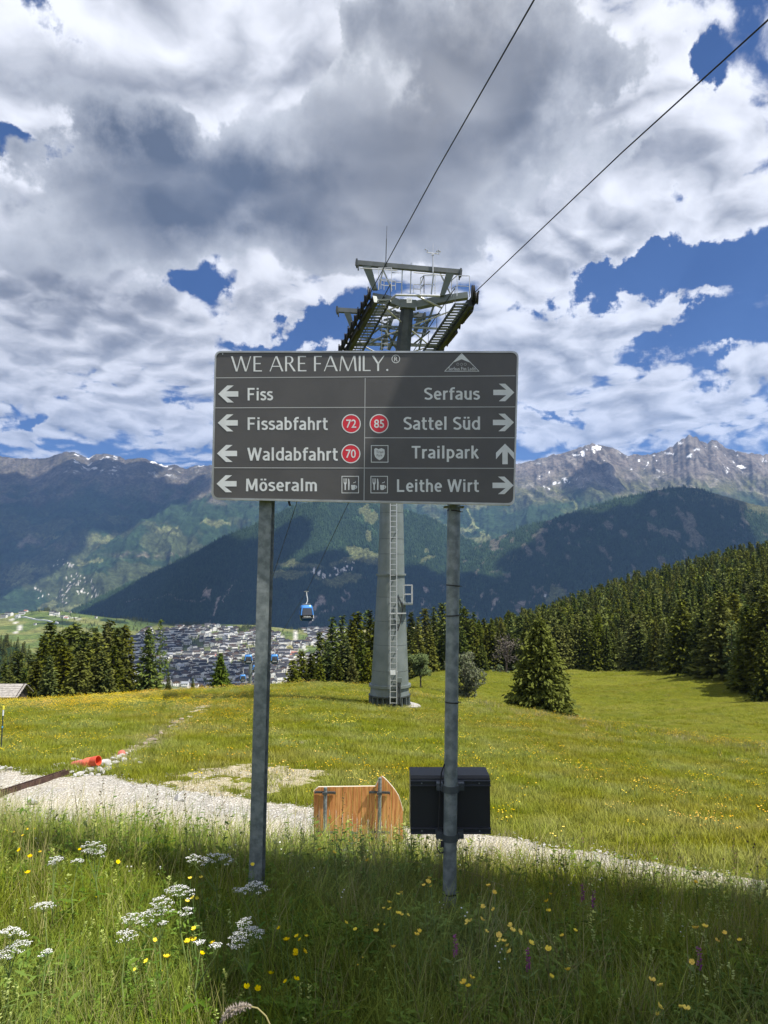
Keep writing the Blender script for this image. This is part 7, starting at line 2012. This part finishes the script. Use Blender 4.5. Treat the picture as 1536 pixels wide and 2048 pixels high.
hs_.sort(key=lambda q: q[1])
# the houses best seen (nearest, not behind the crest or the trees) are objects of their own
vis = [h for h in hs_ if 318 < h[3] < 655 and h[4] < 1374 and not (508 < h[3] < 552)]
ind = vis[:285]; inds = set(ind); rest = [h for h in hs_ if h not in inds]
LBL = {0: 'small house with wooden gable and slate roof in the crowded village', 1: 'white house with slate roof in the crowded village', 2: 'small brown roofed wooden gabled house in the crowded village', 3: 'long guesthouse with wooden gable and slate roof in the village', 4: 'white house with light tin roof in the village',
       5: 'white house with brown roof in the village', 6: 'large white hotel block with slate roof in the village', 7: 'white house with red roof in the village'}
for (xv, yv, zv, p_, q_) in ind:
    k = int(rv.choice([0, 1, 2, 3, 4, 5, 6, 7], p=[.20, .20, .16, .15, .07, .14, .04, .04])); o = bpy.data.objects.new('house', HM[k]); C.objects.link(o)
    o.location = (xv, yv, zv); o.rotation_euler.z = rv.choice([0.3, 1.87, 0.1, 1.6, 0.5]) + rv.normal(0, 0.2); s = rv.uniform(1.0, 1.4); o.scale = (s, s, s)
    tag(o, LBL[k], 'house', ['slate roofed houses with wooden gables', 'white slate roofed houses', 'brown roofed wooden houses', 'long guesthouses', 'tin roofed houses', 'brown roofed white houses', 'hotel blocks', 'red roofed houses'][k] + ' of the village')
ra = np.array([(a, b, c) for a, b, c, _, _ in rest])
vh_c = variant_collection('village_house', HM)
scatter('village_houses', ra, rv.choice([0.3, 1.87, 0.1, 1.6], len(ra)) + rv.normal(0, 0.2, len(ra)), rv.uniform(1.0, 1.4, len(ra)), rv.integers(0, 7, len(ra)), vh_c, 'remaining houses of the village, too many to count')
# trees between the houses and on the slopes behind
n = 2600; yv = rv.uniform(1600, 2950, n); xv = rv.uniform(-0.45, 0.0, n) * yv
m_ = fbm(xv / 45, yv / 60, 3, 771) < 0.50; xv, yv = xv[m_], yv[m_]
scatter('village_trees', np.stack([xv, yv, ground(xv, yv)], -1), rv.uniform(0, 6.28, len(xv)), rv.uniform(6, 12, len(xv)), rv.integers(0, 3, len(xv)), fcol, 'trees between the village houses')
def clump(name, cx, cy, Y, wpx, n, h, label):
    c = hit(cx, cy, 1400, 4000); sx = wpx / FPX * c.y / 2
    xx = rv.normal(c.x, sx * 0.6, n); yy = rv.normal(c.y, 30, n)
    scatter(name, np.stack([xx, yy, ground(xx, yy)], -1), rv.uniform(0, 6.28, n), rv.uniform(h * 0.7, h * 1.2, n), rv.integers(0, 3, n), fcol, label)
for cx, cy, wpx, n in ((345, 1240, 60, 160), (375, 1252, 30, 60), (90, 1222, 14, 26), (270, 1240, 40, 50), (500, 1258, 34, 60), (520, 1248, 16, 30), (640, 1258, 30, 60), (480, 1262, 12, 20)):
    clump('tree_clump', cx, cy, 2600, wpx, n, 13, 'dark clump of trees on the plateau edge')
# hamlet on the left plateau
HB = [(18, 1232, 6), (30, 1226, 6), (44, 1229, 3), (8, 1236, 3), (36, 1236, 4), (52, 1224, 7), (20, 1222, 1), (105, 1229, 3), (114, 1230, 1), (133, 1238, 7), (125, 1236, 0), (192, 1236, 2), (70, 1250, 2), (218, 1226, 0), (240, 1231, 0), (140, 1226, 2)]
HBL = ['big pale hotel at the plateau hamlet, nearer the road fork', 'big pale hotel at the plateau hamlet, behind the first', 'long guesthouse right of the two pale hotels', 'low house at the left end of the hamlet', 'light roofed building before the pale hotels', 'red roofed barn right of the hamlet', 'white house behind the hamlet hotels', 'long dark roofed farm on the green plateau', 'white end house of the dark roofed farm',
       'red roofed house lower on the plateau', 'dark roofed house beside the red roofed one', 'lone hay barn on the mid plateau slope', 'lone hay barn below the white wall', 'small barn on the plateau crest', 'small barn right on the plateau crest above the trees', 'tiny barn on the far plateau meadow']
for (px, py, k), lb in zip(HB, HBL):
    h = hit(px, py, 1300, 3300); o = bpy.data.objects.new('house', HM[k]); C.objects.link(o); o.location = h; o.rotation_euler.z = rv.uniform(-0.3, 0.3); tag(o, lb, 'house')
    if 'barn' in lb and k != 7: o.scale = (0.7, 0.7, 0.7)
a, b = hit(30, 1234, 1300, 3300), hit(116, 1247, 1300, 3300)
mb = MB(); N_ = 14; prev = None
for i in range(N_):
    h0 = a.lerp(b, i / N_); h1 = a.lerp(b, (i + 1) / N_); h0.z = gz(h0.x, h0.y) + 1.5; h1.z = gz(h1.x, h1.y) + 1.5; mb.bar(h0, h1, 4, 5)
o = mb.build('embankment_wall', mat('pale_wall', (0.62, 0.62, 0.62), 0.8)); tag(o, 'long white retaining wall sloping across the green plateau', 'wall')
